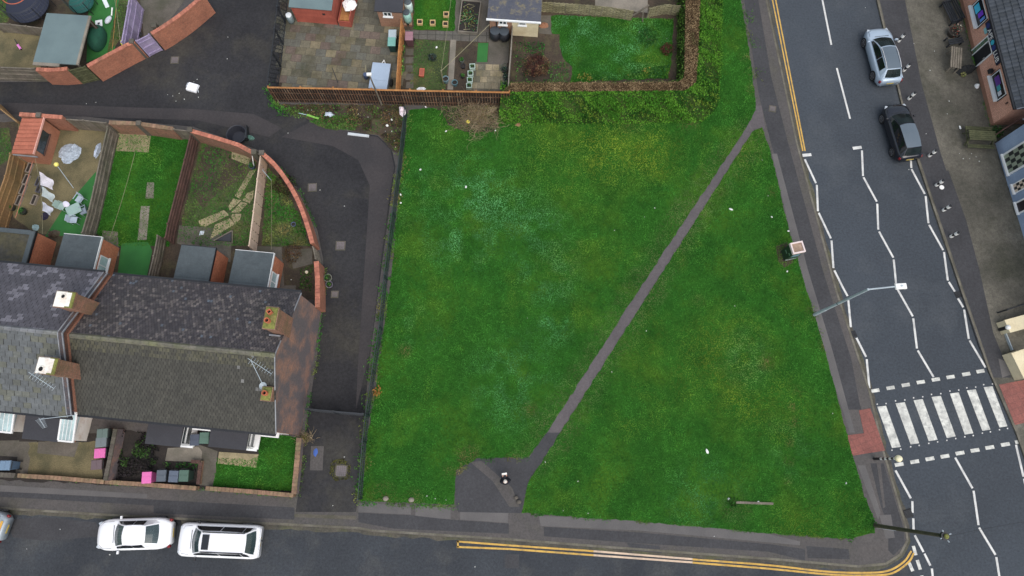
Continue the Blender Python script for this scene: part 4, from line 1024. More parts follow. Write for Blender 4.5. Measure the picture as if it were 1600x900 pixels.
def ext(h, x0, x1, win, felt='felt', brick='brick_orange', Y=11.05, Z=2.25):
    b = MB(); b.box(x0 + 0.06, DEP + 0.003, 0, x1, Y - 0.06, Z - 0.12)
    E = b.build('rear_extension', MAT[brick], h)
    r = MB(); r.hexa([(x0, DEP + 0.004, Z - 0.119), (x1 + 0.05, DEP + 0.004, Z - 0.119), (x1 + 0.05, Y, Z - 0.119), (x0, Y, Z - 0.119)],
                     [(x0, DEP + 0.004, Z + 0.06), (x1 + 0.05, DEP + 0.004, Z + 0.06), (x1 + 0.05, Y, Z), (x0, Y, Z)])
    r.build('flat_roof', MAT[felt], E, bevel=0.01)
    if felt == 'felt':
        s_ = MB()
        for k in range(1, 3): s_.box(x0 + 0.02, DEP + k * 0.95, Z - 0.02, x1 + 0.03, DEP + k * 0.95 + 0.03, Z + 0.075 - 0.0197 * k)
        s_.build('felt_lap', MAT['felt'], E)
    f = MB(); f.box(x1 + 0.051, DEP + 0.01, Z - 0.13, x1 + 0.085, Y + 0.02, Z + 0.03); f.box(x0, Y + 0.001, Z - 0.13, x1 + 0.05, Y + 0.03, Z + 0.015)
    f.build('fascia', MAT['upvc'] if win else MAT['black'], E)
    if win:
        window(E, x1, DEP + 1.35, 0.95, 1.25, 0.92, '+x', bars=1, glass='glass_pale')
    d = MB(); d.box((x0 + x1) / 2 - 0.4, Y - 0.058, 0.12, (x0 + x1) / 2 + 0.4, Y - 0.02, 2.0); d.build('door', MAT['upvc'], E)
    return E
def house_b():
    EB, RB, W = 5.2, 7.62, 13.5
    loc = HO + Vector((math.cos(HROT), math.sin(HROT), 0)) * (-HW - 0.02)
    h = thing('terraced_house', 'adjoining left terrace house with smooth grey slates, white topped stacks and green streaked front', 'house', loc, HROT, 'terraced houses')
    b = MB()
    b.face([(0, 0, 0), (0, DEP, 0), (0, DEP, EB), (0, DEP / 2, RB - 0.03), (0, 0, EB)])
    b.face([(-W, 0, 0), (-W, 0, EB), (-W, DEP / 2, RB - 0.03), (-W, DEP, EB), (-W, DEP, 0)])
    b.face([(-W, 0, 0), (0, 0, 0), (0, 0, EB), (-W, 0, EB)])
    b.face([(0, DEP, 0), (-W, DEP, 0), (-W, DEP, EB), (0, DEP, EB)])
    b.build('wall', MAT['brick'], h)
    for nm, e, cf, tw, ex in (('roof_slope', (-0.36, EB - 0.18), col_b_south, 0.44, 0.34), ('roof_slope', (DEP + 0.12, EB - 0.05), col_b_north, 0.34, 0.22)):
        b = MB()
        roof_tiles(b, -W - 0.02, -0.22, e, (DEP / 2, RB), tw, ex, cf, th=0.03 if tw > 0.4 else 0.02)
        s_ = 1 if e[0] < 1 else -1
        q = [(-W, e[0], e[1] - 0.012), (0.0, e[0], e[1] - 0.012), (0.0, DEP / 2, RB - 0.012), (-W, DEP / 2, RB - 0.012)]
        b.face(q if s_ == 1 else q[::-1], 0, S(30, 29, 28))
        b.build(nm, MAT['slate'], h)
    b = MB(); x = -W
    while x < -0.25:
        c = random.uniform(0.85, 1.12); x2 = min(x + 0.44, -0.22)
        b.hexa([(x, DEP / 2 - 0.13, RB - 0.05), (x2 - 0.012, DEP / 2 - 0.13, RB - 0.05), (x2 - 0.012, DEP / 2 + 0.13, RB - 0.05), (x, DEP / 2 + 0.13, RB - 0.05)],
               [(x, DEP / 2 - 0.05, RB + 0.06), (x2 - 0.012, DEP / 2 - 0.05, RB + 0.06), (x2 - 0.012, DEP / 2 + 0.05, RB + 0.06), (x, DEP / 2 + 0.05, RB + 0.06)], c=(c, c, c))
        x += 0.445
    b.build('ridge', MAT['ridge_grey'], h)
    b = MB()     # brick party parapet between the two roofs
    b.hexa([(-0.2, -0.2, EB - 0.3), (0.0, -0.2, EB - 0.3), (0.0, DEP / 2, RB - 0.3), (-0.2, DEP / 2, RB - 0.3)], [(-0.2, -0.2, EB + 0.02), (0.0, -0.2, EB + 0.02), (0.0, DEP / 2, RB + 0.12), (-0.2, DEP / 2, RB + 0.12)])
    b.hexa([(-0.2, DEP / 2, RB - 0.3), (0.0, DEP / 2, RB - 0.3), (0.0, DEP + 0.1, EB - 0.3), (-0.2, DEP + 0.1, EB - 0.3)], [(-0.2, DEP / 2, RB + 0.12), (0.0, DEP / 2, RB + 0.12), (0.0, DEP + 0.1, EB + 0.02), (-0.2, DEP + 0.1, EB + 0.02)])
    b.c = [(0.42, 0.5, 0.56)] * len(b.c)
    b.build('party_parapet', MAT['brick_black'], h)
    b = MB()
    for xx in (-0.225, 0.025):
        b.beam((xx, -0.2, EB + 0.03), (xx, DEP / 2, RB + 0.13), 0.05, 0.07); b.beam((xx, DEP / 2, RB + 0.13), (xx, DEP + 0.1, EB + 0.03), 0.05, 0.07)
    b.build('flashing', MAT['lead'], h)
    b = MB(); b.beam((-W, -0.42, EB - 0.2), (0, -0.42, EB - 0.2), 0.12, 0.1); b.build('gutter', MAT['black'], h); b = MB(); b.beam((-W, DEP + 0.18, EB - 0.06), (-0.2, DEP + 0.18, EB - 0.06), 0.12, 0.1); b.build('gutter', MAT['black'], h)
    chimney(h, -0.05, 5.75, 0.95, 0.82, 5.6, 8.25, 'brick_old', 'limewash', [])
    chimney(h, -0.05, 2.15, 0.95, 0.82, 5.6, 8.25, 'brick_old', 'limewash', [])
    for fx, fy, fr_ in ((-0.05, 5.9, 0.11), (-0.2, 1.95, 0.13)):
        k_ = MB(); k_.lathe([(fr_ + 0.05, 8.27), (fr_ + 0.03, 8.35), (fr_, 8.35), (fr_ - 0.01, 8.28)], fx, fy, 12); k_.build('chimney_pot', MAT['limewash'], h)
        k_ = MB(); k_.lathe([(fr_, 8.315), (0.0001, 8.316)], fx, fy, 12); k_.build('flue', MAT['rubber'], h)
    for y in (5.75, 2.15):
        m_ = MB(); m_.obox(0.29, y, 8.2, 0.46, 0.9, 0.09, 0, tx=0.8, ty=0.9); m_.build('moss_patch', MAT['moss'], h, bevel=0.02)
    # porches with black felt and glazed roofs
    for x0, x1, dy, y1, roof, side in ((-4.68, -2.5, 1.85, -0.45, 'felt_dark', 'brick'), (-2.46, -1.58, 1.72, -0.3, 'glass_pale', 'limewash'), (-6.5, -5.4, 1.55, -0.3, 'glass_pale', 'limewash')):
        b = MB(); b.box(x0 + 0.05, -dy + 0.05, 0, x1 - (0.3 if roof == 'glass_pale' else 0.05), -0.003, 1.85)
        P = b.build('porch', MAT[side], h)
        r = MB(); r.hexa([(x0, -dy, 1.851), (x1, -dy, 1.851), (x1, -0.004, 1.851), (x0, -0.004, 1.851)], [(x0, -dy, 1.96), (x1, -dy, 1.96), (x1, -0.004, 2.25), (x0, -0.004, 2.25)])
        r.build('porch_roof', MAT[roof], P, bevel=0.012)
        if roof == 'glass_pale':
            f = MB()
            f.beam((x0, -dy - 0.03, 1.93), (x1 + 0.04, -dy - 0.03, 1.93), 0.1, 0.14)
            for xx in (x0, x1 + 0.02): f.beam((xx, -dy, 1.96), (xx, -0.01, 2.26), 0.1, 0.1)
            for k in range(1, 4): f.beam((x0 + (x1 - x0) * k / 4, -dy, 1.975), (x0 + (x1 - x0) * k / 4, -0.01, 2.265), 0.03, 0.04)
            f.build('frame', MAT['upvc'], P)
    for wx in (-1.6, -4.2, -7): window(h, wx, 0, 3.2, 1.1, 1.3, '-y')
    for wx in (-2.0, -5.6): window(h, wx, DEP, 3.2, 1.0, 1.2, '+y')
    ext(h, -5.32, -2.88, True, 'felt', 'brick_orange')
    E = ext(h, -9.9, -7.2, False, 'felt_moss', 'brick_orange')
    f = MB(); f.box(-7.45, DEP + 0.01, 2.262, -7.155, 11.0, 2.33); f.box(-9.9, 10.75, 2.262, -7.46, 11.04, 2.32); f.build('roof_edge', MAT['felt'], E)
    return h
MAT['ridge_grey'] = M('grey_ridge_tile', S(122, 124, 128), S(104, 106, 108), var=0.15, coarse=2, fine=6, stain=S(120, 120, 84), stain_amt=0.4, stain_scale=0.8)
HA = house_a(); HB = house_b()
def hl(x, y, z):
    co, si = math.cos(HROT), math.sin(HROT)
    return Vector((HO.x + x * co - y * si, HO.y + x * si + y * co, z))

# ---- walls and fences
def brick_wall(label, pts, zt, th=0.23, mat='brick', cop='coping', z0=0.0, group=None, piers=(), curve=0, name='brick_wall'):
    """pts: pixels of the coping's centre line seen at height zt"""
    P = [(q.x, q.y) for q in ats(pts, zt)]
    if curve: P = smooth_line(P, curve)
    c0 = Vector((sum(p[0] for p in P) / len(P), sum(p[1] for p in P) / len(P), 0))
    o = thing(name, label, 'wall', c0, 0, group)
    b = MB(); b.wall(P, th, z0, zt - 0.08); b.build('brickwork', MAT[mat], o, world=True)
    k = MB()
    Q = resample(P, 0.24)
    for p, q in zip(Q, Q[1:]):
        d = (q - p) * 0.03
        t = random.uniform(0.82, 1.12)
        k.wall([p + d, q - d], th + 0.05, zt - 0.079, zt + random.uniform(-0.006, 0.006), c=(t, t * random.uniform(0.97, 1.03), t))
    k.build('coping', MAT[cop], o, world=True)
    for p in piers:
        q = at(p[0], p[1], zt); m = MB(); m.obox(q.x, q.y, z0, 0.34, 0.34, zt + 0.12 - z0, p[2] if len(p) > 2 else 0); m.build('pier', MAT['concrete_d'], o, world=True, bevel=0.02)
    return o
def board_fence(label, pts, zt, mat, post=None, bw=0.16, gap=0.012, th=0.03, z0=0.08, group=None, every=1.85, rail=True, name='wooden_fence', cap=True, jit=0.15, back=1, tops=None, postz=0.06):
    """upright boards along a line of top pixels; rails on one side, posts as parts"""
    P = [Vector((q.x, q.y)) for q in ats(pts, zt)]
    c0 = Vector((sum(p[0] for p in P) / len(P), sum(p[1] for p in P) / len(P), 0))
    o = thing(name, label, 'fence', c0, 0, group)
    b = MB(); Q = resample(P, bw)
    for i, (p, q) in enumerate(zip(Q, Q[1:])):
        d = (q - p); g = d.normalized() * gap / 2
        t = random.uniform(1 - jit, 1 + jit)
        b.wall([p + g, q - g], th, z0 + random.uniform(0, 0.03), zt - (0.04 if cap else 0) + random.uniform(-0.012, 0.006), c=(t, t * random.uniform(0.96, 1.03), t * random.uniform(0.94, 1.03)))
    b.build('boards', MAT[mat], o, world=True)
    pm = MAT[post or mat]
    if rail:
        r = MB()
        n = offset([tuple(p) for p in P], back * (th / 2 + 0.026))
        for z in (0.35, (zt) * 0.55, zt - 0.3):
            for a, c in zip(n, n[1:]): r.beam((a[0], a[1], z), (c[0], c[1], z), 0.05, 0.08)
        r.build('rail', pm, o, world=True)
    if cap:
        k = MB(); k.wall([tuple(p) for p in P], th + 0.05, zt - 0.036, zt); k.build('cap_rail', pm, o, world=True)
    for p in resample(P, every):
        m = MB(); n = 0.075
        m.obox(p.x, p.y, 0, 0.09, 0.09, zt + postz, math.atan2(P[-1].y - P[0].y, P[-1].x - P[0].x)); m.build('post', pm, o, world=True)
    return o
# curved garden wall and its neighbours along the alley
brick_wall('tall curved brick wall rounding the corner garden beside the alley', [(410, 240), (424, 252), (440, 271), (457, 297), (470, 324), (480, 352), (488, 380)], 1.55, curve=5, mat='brick_garden', piers=[(409, 239)])
brick_wall('short brick wall stub joining the black painted gable to the alley gate', [(494, 408), (496, 435), (496, 480)], 1.6, mat='brick_garden', th=0.26)
brick_wall('brick wall between two gate posts at the end of the stepping stone garden', [(298, 204), (330, 213), (372, 226), (396, 239)], 1.7, mat='brick_old', piers=[(297, 203), (397, 238)])
brick_wall('mossy brick wall at the end of the washing line lawn', [(170, 191), (217, 193), (270, 201)], 1.6, mat='brick_old', cop='coping_old', piers=[(217, 193)])
brick_wall('short brick wall with pink coping behind the red roofed shed', [(30, 178), (60, 180), (97, 183)], 1.95, mat='brick', piers=[(61, 180)])
board_fence('weathered grey gate and fence between the red roofed shed and the washing line lawn', [(99, 186), (130, 188), (166, 192)], 1.6, 'wood', name='wooden_gate', every=1.2)
board_fence('narrow weathered gate in the alley wall beside the dumped basin', [(272, 202), (296, 205)], 1.55, 'wood', name='wooden_gate', every=0.9)
board_fence('narrow plank gate between the stepping stone garden and the curved brick wall', [(399, 240), (409, 240)], 1.5, 'wood', name='wooden_gate', every=0.5)
board_fence('grey plank gate closing the curved wall beside the alley manholes', [(489, 386), (493, 404)], 1.5, 'wood', name='wooden_gate', every=0.8)
board_fence('brown board gate in the alley corner left of the red roofed shed', [(-20, 150), (0, 170), (26, 190)], 1.6, 'wood_olive', name='wooden_gate', every=1.2)
# fences between the back gardens
board_fence('tan stained panel fence left of the washing and plant troughs', [(16, 240), (8, 275), (-12, 330), (-20, 362)], 1.75, 'wood_olive', bw=0.5, gap=0.006, jit=0.06)
board_fence('grey weathered panel fence between the patio set and the long lawn', [(168, 198), (158, 240), (147, 292), (138, 330), (128, 364)], 1.5, 'wood', bw=0.12, every=1.8)
board_fence('dark brown panel fence right of the long lawn', [(298, 208), (288, 250), (275, 300), (262, 350), (258, 372)], 1.35, 'wood_dark', bw=0.3, gap=0.004, jit=0.06, every=2.0, postz=0.1)
board_fence('low grey plank fence between the two flat roofed extensions', [(246, 368), (240, 400), (232, 432), (229, 445)], 1.3, 'wood', bw=0.14, every=1.7)
board_fence('pale pink painted fence beside the curved brick wall', [(407, 242), (402, 280), (396, 330), (389, 384)], 1.45, 'wood_pink', bw=0.66, gap=0.07, jit=0.04, every=2.5, back=-1)
# beyond the alley, top left
brick_wall('long curved orange brick wall right of the lilac gate', [(318, -8), (282, 22), (250, 44), (236, 52)], 2.0, curve=4, mat='brick_garden', piers=[(241, 40)])
brick_wall('curved orange brick wall left of the lilac gate', [(210, 64), (190, 74), (160, 90), (136, 103)], 1.95, curve=3, mat='brick_garden', piers=[(206, 65)])
brick_wall('short orange brick wall stub below the green felted shelter', [(105, 107), (80, 109), (56, 108)], 1.9, mat='brick_garden')
board_fence('mossy plank gate set in the curved wall beside the green felted shelter', [(133, 104), (108, 110)], 1.8, 'wood_moss', name='wooden_gate', every=0.9)
board_fence('grey plank fence running off the left edge below the gravel yard', [(54, 107), (0, 105), (-60, 103)], 1.8, 'wood', every=2.0)
board_fence('lilac painted garden gate in the curved orange wall', [(233, 54), (213, 64)], 1.95, 'purple', name='garden_gate', bw=0.5, every=1.0, gap=0.002)
board_fence('lilac painted panel fence leaning into the top left garden', [(203, -10), (200, 10), (190, 66)], 2.0, 'purple', bw=0.55, gap=0.03, every=2.2)
board_fence('grey plank fence beneath the big dark trampoline', [(-10, 36), (16, 38), (66, 44)], 1.2, 'wood', every=1.4)
# middle gardens
def pale_fence(label, pts, zt, bw, space, every):
    P = [Vector((q.x, q.y)) for q in ats(pts, zt)]
    c0 = Vector((sum(p[0] for p in P) / len(P), sum(p[1] for p in P) / len(P), 0))
    o = thing('slatted_fence', label, 'fence', c0)
    n = offset([tuple(p) for p in P], -0.04)
    b = MB()
    for p in resample([Vector(q) for q in n], space):
        t = random.uniform(0.5, 1.2)
        b.obox(p.x, p.y, 0.1, bw, 0.022, zt - 0.1 + random.uniform(-0.03, 0.02), math.atan2(P[-1].y - P[0].y, P[-1].x - P[0].x), c=(t, t, t))
    b.build('slats', MAT['wood_slat'], o, world=True)
    r = MB(); r.wall(offset([tuple(p) for p in P], 0.05), 0.03, 0.1, zt - 0.05); r.build('backing_panel', MAT['wood_black'], o, world=True)
    for z in (0.5, 1.35):
        r = MB()
        for a, c in zip(P, P[1:]): r.beam((a[0], a[1] - 0.005, z), (c[0], c[1] - 0.005, z), 0.03, 0.06)
        r.build('rail', MAT['wood_slat'], o, world=True)
    for p in resample(P, every):
        m = MB(); m.obox(p.x, p.y + 0.12, 0, 0.1, 0.1, zt + 0.02); m.build('post', MAT['wood_tan'], o, world=True)
    k = MB(); k.wall([(p.x, p.y) for p in P], 0.12, zt + 0.021, zt + 0.05); k.build('cap_rail', MAT['wood_tan'], o, world=True)
    return o
MAT['wood_black'] = M('blackened_board', S(46, 36, 32), S(36, 29, 26), var=0.2, coarse=1.5, fine=9)
MAT['wood_slat'] = M('stained_slat', S(112, 82, 62), S(86, 62, 48), var=0.3, coarse=1.5, fine=8, bump=0.3, stain=S(170, 156, 134), stain_amt=0.5, stain_scale=3)
pale_fence('long slatted fence with tan cap rail behind the rubbish strewn verge', [(418, 137), (520, 139), (640, 142), (796, 145)], 2.0, 0.065, 0.19, 2.4)
board_fence('tan board fence between the flagged patio and the vegetable garden', [(627, 30), (622, 90), (619, 140)], 1.6, 'wood_tan', every=1.5, bw=0.14)
board_fence('thin pale trellis fence beside the narrow paved garden', [(801, 36), (799, 70), (795, 120), (794, 143)], 1.3, 'concrete', bw=0.3, every=1.8, name='garden_fence', rail=False)
def mesh_fence(name, label, pts, zt, mat, cat='fence', pitch=0.13, diag=True, every=2.3, bar=0.011, rails=(0.15,), pw=0.07, rw=0.045):
    P = [Vector((q.x, q.y)) for q in ats(pts, zt)]
    c0 = Vector((sum(p[0] for p in P) / len(P), sum(p[1] for p in P) / len(P), 0))
    o = thing(name, label, cat, c0)
    b = MB(); Q = resample(P, pitch)
    for i, p in enumerate(Q):
        if diag:
            k = i + max(1, int((zt - 0.1) / pitch * 0.6))
            if k < len(Q):
                b.tube((p.x, p.y, 0.12), (Q[k].x, Q[k].y, zt), bar, n=4, cap=False); b.tube((p.x, p.y, zt), (Q[k].x, Q[k].y, 0.12), bar, n=4, cap=False)
        else:
            b.tube((p.x, p.y, 0.14), (p.x, p.y, zt), bar, n=4, cap=False)
    b.build('infill', MAT[mat], o, world=True)
    r = MB()
    for z in list(rails) + [zt]:
        for a, c in zip(P, P[1:]): r.beam((a.x, a.y, z), (c.x, c.y, z), rw, rw)
    r.build('rail', MAT[mat], o, world=True)
    for p in resample(P, every):
        m = MB(); m.obox(p.x, p.y, 0, pw, pw, zt + 0.06); m.build('post', MAT[mat], o, world=True)
    return o
mesh_fence('lattice_fence', 'black lattice fence between the alley and the flagged patio', [(437, -40), (433, 10), (425, 80), (417, 134)], 2.0, 'iron', every=2.3, pitch=0.34, bar=0.021, pw=0.11)
mesh_fence('railing_fence', 'long dark green railing fence between the alley and the open grass', [(632, 168), (627, 215), (621, 265), (613, 330), (600, 430), (592, 510), (581, 580), (571, 648), (566, 690), (559, 780)], 1.3, 'iron_green', pitch=0.12, diag=False, every=2.4, rails=(0.2, 0.7), bar=0.019, pw=0.09)
mesh_fence('alley_gate', 'dark metal gate across the alley beside the black painted gable', [(478, 639), (520, 643), (567, 647)], 1.7, 'iron', cat='gate', pitch=0.14, diag=False, every=1.9, rails=(0.3, 1.0), rw=0.1, bar=0.025, pw=0.14)
mesh_fence('forecourt_railing', 'short black railing on the forecourt above the sandstone walls', [(1574, 484), (1640, 462)], 1.0, 'iron', cat='railing', pitch=0.2, diag=False, every=1.6)
# woven hurdle at the end of the hedged garden
def wattle(label, pts, zt):
    P = [Vector((q.x, q.y)) for q in ats(pts, zt)]
    c0 = Vector((sum(p[0] for p in P) / len(P), sum(p[1] for p in P) / len(P), 0))
    o = thing('woven_fence', label, 'fence', c0); b = MB()
    Q = resample(P, 0.45)
    for k in range(9):
        z = 0.12 + (zt - 0.15) * k / 8
        for i, (p, q) in enumerate(zip(Q, Q[1:])):
            t = random.uniform(0.75, 1.2); s_ = 0.03 if (i + k) % 2 else -0.03
            d = (q - p); nn = Vector((-d.y, d.x)).normalized() * s_
            b.wall([p - nn, (p + q) / 2 + nn, q - nn], 0.018, z, z + (zt - 0.15) / 8 * 0.97, c=(t, t, t * 0.97))
    b.build('weave', MAT['wattle'], o, world=True)
    for i, p in enumerate(Q[::2]):
        m = MB(); m.tube((p.x, p.y, 0), (p.x + random.uniform(-.05, .05), p.y, zt + random.uniform(0.0, 0.12)), 0.04, n=6); m.build('post', MAT['wood'], o, world=True)
    return o
wattle('sagging grey woven fence at the top of the hedged lawn', [(845, 4), (905, 8), (950, 12), (990, 18)], 1.15)
wattle('separate grey woven panel with leaning props beside the brown topped hedge', [(1014, 14), (1040, 8), (1064, 10)], 1.15)
o = thing('timber_prop', 'leaning timber prop holding up the sagging woven fence', 'prop', at(988, 26)); b = MB()
b.beam(at(985, 27, 0.15), at(1014, 8, 1.2), 0.1, 0.1); b.build('beam', MAT['wood'], o, world=True); b = MB(); b.beam(at(1004, 34, 0.1), at(1005, 16, 1.1), 0.08, 0.08); b.build('stake', MAT['wood'], o, world=True)
# front garden walls
brick_wall('low brick wall along the gravel front garden', [(27, 743), (90, 747), (162, 753)], 0.62, th=0.2, mat='brick_old', cop='coping_old')
brick_wall('low brick wall in front of the pink lidded bin', [(164, 753), (240, 758), (306, 763)], 0.62, th=0.2, mat='brick_old', cop='coping_old')
brick_wall('low mossy wall end at the left edge of the pavement', [(-60, 739), (0, 742), (23, 743)], 0.6, th=0.24, mat='concrete_d', cop='concrete_d')
brick_wall('low brick wall along the square front lawn', [(321, 763), (390, 768), (458, 774)], 0.62, th=0.2, mat='brick_old', cop='coping_old')
brick_wall('low dark wall between the square front lawn and the alley mouth', [(459, 772), (463, 730), (467, 684)], 0.75, th=0.26, mat='brick_black', cop='coping_old')
brick_wall('tall grey capped wall dividing the two front gardens', [(164, 751), (172, 712), (180, 670)], 1.1, th=0.2, mat='brick_black', cop='concrete_d')
brick_wall('stub of brown brick edging beside the four front garden bins', [(309, 757), (313, 722), (298, 721)], 0.45, th=0.16, mat='brick_old', cop='wood_dark')
# sandstone walls on the forecourt
for lb, pts, zt, th in (('sandstone block wall with stained top beside the white bollard head', [(1574, 510), (1640, 492)], 0.9, 0.8), ('pale sandstone wall at the right edge above the red crossing paving', [(1592, 548), (1612, 588)], 1.0, 1.0)):
    P = xy(pts, zt); c0 = Vector((P[0][0], P[0][1], 0)); o = thing('sandstone_wall', lb, 'wall', c0)
    b = MB(); b.wall(P, th, 0, zt - 0.1); b.build('stonework', MAT['sandstone'] if 'sandstone' in MAT else MAT['cream'], o, world=True)
    k = MB(); k.wall(P, th + 0.06, zt - 0.099, zt); k.build('coping', MAT['cream'], o, world=True, bevel=0.01)
b = MB(); b.ribbon(xy([(1571, 517), (1583, 545)], 0.3), 0.06, 0.3); q = xy([(1571, 517), (1583, 547)], 0.3)
o = thing('steel_edging', 'thin grey raised edging between the two sandstone walls', 'edging', (q[0][0], q[0][1], 0.1)); b = MB(); b.wall(q, 0.05, 0.1, 0.3); b.build('edge', MAT['steel'], o, world=True)

# ================================================================== SHEDS AND GARDEN BUILDINGS
def quad_frame(pts, z):
    """centre, size and turn of a plan quad given as pixels at height z: p0->p1 is its local x axis, p0->p3 its local y"""
    P = [Vector((q.x, q.y)) for q in ats(pts, z)]
    c = sum(P, Vector((0, 0))) / 4
    u = ((P[1] - P[0]) + (P[2] - P[3])) / 2
    v = ((P[3] - P[0]) + (P[2] - P[1])) / 2
    return c, u.length, v.length, math.atan2(u.y, u.x)
# red roofed shed: corners of the roof sheet SW, SE, NE, NW
c, w, d, rz = quad_frame([(12, 237), (52, 240), (69, 185), (31, 181)], 1.95)
o = thing('garden_shed', 'garden shed with red tiled pent roof and salmon boarded side in the washing garden', 'shed', (c.x, c.y, 0.1), rz)
b = MB(); hx, hy = w / 2, d / 2
b.hexa([(-hx + .05, -hy + .05, 0), (hx - .05, -hy + .05, 0), (hx - .05, hy - .05, 0), (-hx + .05, hy - .05, 0)], [(-hx + .05, -hy + .05, 1.5), (hx - .05, -hy + .05, 1.8), (hx - .05, hy - .05, 1.8), (-hx + .05, hy - .05, 1.5)])
WL = b.build('wall', M('salmon_boards', S(176, 122, 96), S(160, 108, 84), var=0.14, coarse=1, fine=9, bump=0.2), o)
b = MB(); n = 9
for k in range(n):
    y0, y1 = -hy + d * k / n, -hy + d * (k + 1) / n - 0.012
    t = random.uniform(0.9, 1.08)
    b.hexa([(-hx, y0, 1.52), (hx, y0, 1.83), (hx, y1, 1.83), (-hx, y1, 1.52)], [(-hx, y0, 1.56), (hx, y0, 1.87), (hx, y1 - 0.03, 1.90), (-hx, y1 - 0.03, 1.59)], c=(t, t, t))
b.build('roof', MAT['red_tile'], o)
b = MB(); b.box(hx + 0.001, -hy - 0.03, 1.78, hx + 0.045, hy + 0.03, 1.93); b.build('fascia', M('pink_fascia', S(232, 178, 164), S(222, 166, 152), var=0.06), o)
b = MB(); b.box(hx - 0.047, -hy + 0.35, 0.95, hx - 0.02, hy - 0.75, 1.62); b.build('window', MAT['glass'], o)
b = MB(); b.box(hx - 0.046, -hy + 0.3, 0.86, hx + 0.03, hy - 0.7, 0.948); b.build('sill', MAT['wood_dark'], o)
b = MB(); b.box(-hx, -hy - 0.06, 1.36, hx, -hy - 0.002, 1.5); b.build('gutter', MAT['lead'], o)
# green felted open shelter
c, w, d, rz = quad_frame([(56, 97), (126, 101), (139, 25), (69, 20)], 2.15)
o = thing('garden_shelter', 'large flat shelter roofed in grey green felt above the short brick wall', 'shelter', (c.x, c.y, 0.1), rz)
b = MB(); b.box(-w / 2, -d / 2, 1.98, w / 2 - 0.17, d / 2, 2.06); b.build('roof_sheet', MAT['felt_teal'], o)
b = MB(); b.box(w / 2 - 0.168, -d / 2, 1.98, w / 2, d / 2, 2.075); b.box(-w / 2, -d / 2 - 0.22, 1.96, 0.25, -d / 2 - 0.002, 2.05); b.build('edge_board', MAT['concrete'], o)
for sx in (-1, 1):
    for sy in (-1, 1):
        b = MB(); b.box(sx * (w / 2 - 0.3) - 0.05, sy * (d / 2 - 0.2) - 0.05, 0, sx * (w / 2 - 0.3) + 0.05, sy * (d / 2 - 0.2) + 0.05, 1.979); b.build('post', MAT['wood'], o)
b = MB(); b.box(-w / 2 + 0.1, d / 2 - 0.12, 0, w / 2 - 0.2, d / 2 - 0.08, 1.978); b.build('back_panel', MAT['wood_dark'], o)
# red shed of the patio
P = ats([(466, 34), (528, 39)], 0.1); a = P[0]; e = P[1]; u = (e - a).normalized(); rz = math.atan2(u.y, u.x); w = (e - a).length
o = thing('garden_shed', 'red painted timber shed with pale blue green felt roof on the patio', 'shed', (a.x, a.y, 0.1), rz)
b = MB()
for k in range(12): 
    z = k * 0.15; t = random.uniform(0.93, 1.06)
    b.hexa([(0, 0.0, z), (w, 0.0, z), (w, 2.6, z), (0, 2.6, z)], [(0, 0.018, z + 0.15), (w, 0.018, z + 0.15), (w, 2.58, z + 0.15), (0, 2.58, z + 0.15)], c=(t, t, t))
b.build('wall', MAT['red_paint'], o)
b = MB(); b.hexa([(-0.12, -0.14, 1.80), (w + 0.02, -0.14, 1.80), (w + 0.02, 2.8, 2.1), (-0.12, 2.8, 2.1)], [(-0.12, -0.14, 1.86), (w + 0.02, -0.14, 1.86), (w + 0.02, 2.8, 2.16), (-0.12, 2.8, 2.16)])
b.build('roof', MAT['felt_teal'], o, bevel=0.01)
b = MB(); b.box(-0.03, -0.03, 0, 0.05, 0.0 - 0.002, 1.79); b.build('corner_trim', MAT['red_paint'], o); b = MB(); b.box(w - 0.06, -0.03, 0, w + 0.02, -0.002, 1.79); b.build('corner_trim', MAT['red_paint'], o)
b = MB(); b.box(w * 0.72, -0.05, 1.1, w * 0.78, -0.003, 1.24); b.build('latch', MAT['iron'], o)
# red planter box on its right, with a white sheet heaped on it
P = ats([(531, 41), (550, 43)], 0.1); a = P[0]; u = (P[1] - a); rz = math.atan2(u.y, u.x); w = u.length
o = thing('storage_bench', 'open red timber storage bench beside the red shed', 'bench', (a.x, a.y, 0.1), rz)
b = MB(); b.box(0, 0, 0, w, 0.05, 0.62); b.box(0, 2.4, 0, w, 2.45, 0.62); b.box(0, 0.052, 0, 0.05, 2.398, 0.62); b.box(w - 0.05, 0.052, 0, w, 2.398, 0.9); b.build('box', MAT['red_paint'], o)
b = MB(); b.box(0.052, 0.2, 0.3, w - 0.052, 1.3, 0.5); b.build('filling', MAT['wood_tan'], o)
def crumple(name, label, cat, px, py, sx, sy, h, mat, c=(1, 1, 1), z=0.1, rz=0.0, n=9, group=None, flat=0.35):
    """creased sheet or lump: a bumpy, closed low dome"""
    b = MB(); rows = []
    q = at(px, py, z)
    for k in range(5):
        t = k / 4.0; ring = []
        for i in range(n):
            a = 2 * math.pi * i / n
            r = (1 - t * 0.85) * random.uniform(0.78, 1.15)
            ring.append((math.cos(a) * sx * r, math.sin(a) * sy * r, 0.004 + h * (1 - (1 - t) ** 2) * random.uniform(0.7, 1.2) if k else 0.002))
        rows.append(ring)
    vs = [p for r in rows for p in r]
    fs = [(k * n + i, k * n + (i + 1) % n, (k + 1) * n + (i + 1) % n, (k + 1) * n + i) for k in range(4) for i in range(n)] + [tuple(range(4 * n, 5 * n))]
    b.mesh(vs, fs, 0, c)
    o = b.build(name, mat)
    o.location = q; o.rotation_euler = (0, 0, rz)
    return tag(o, label, cat, group)
crumple('dust_sheet', 'crumpled white sheet lying over the red storage bench', 'sheet', 546, 8, 0.5, 0.55, 0.16, MAT['cloth'], S(244, 242, 240), z=0.95)
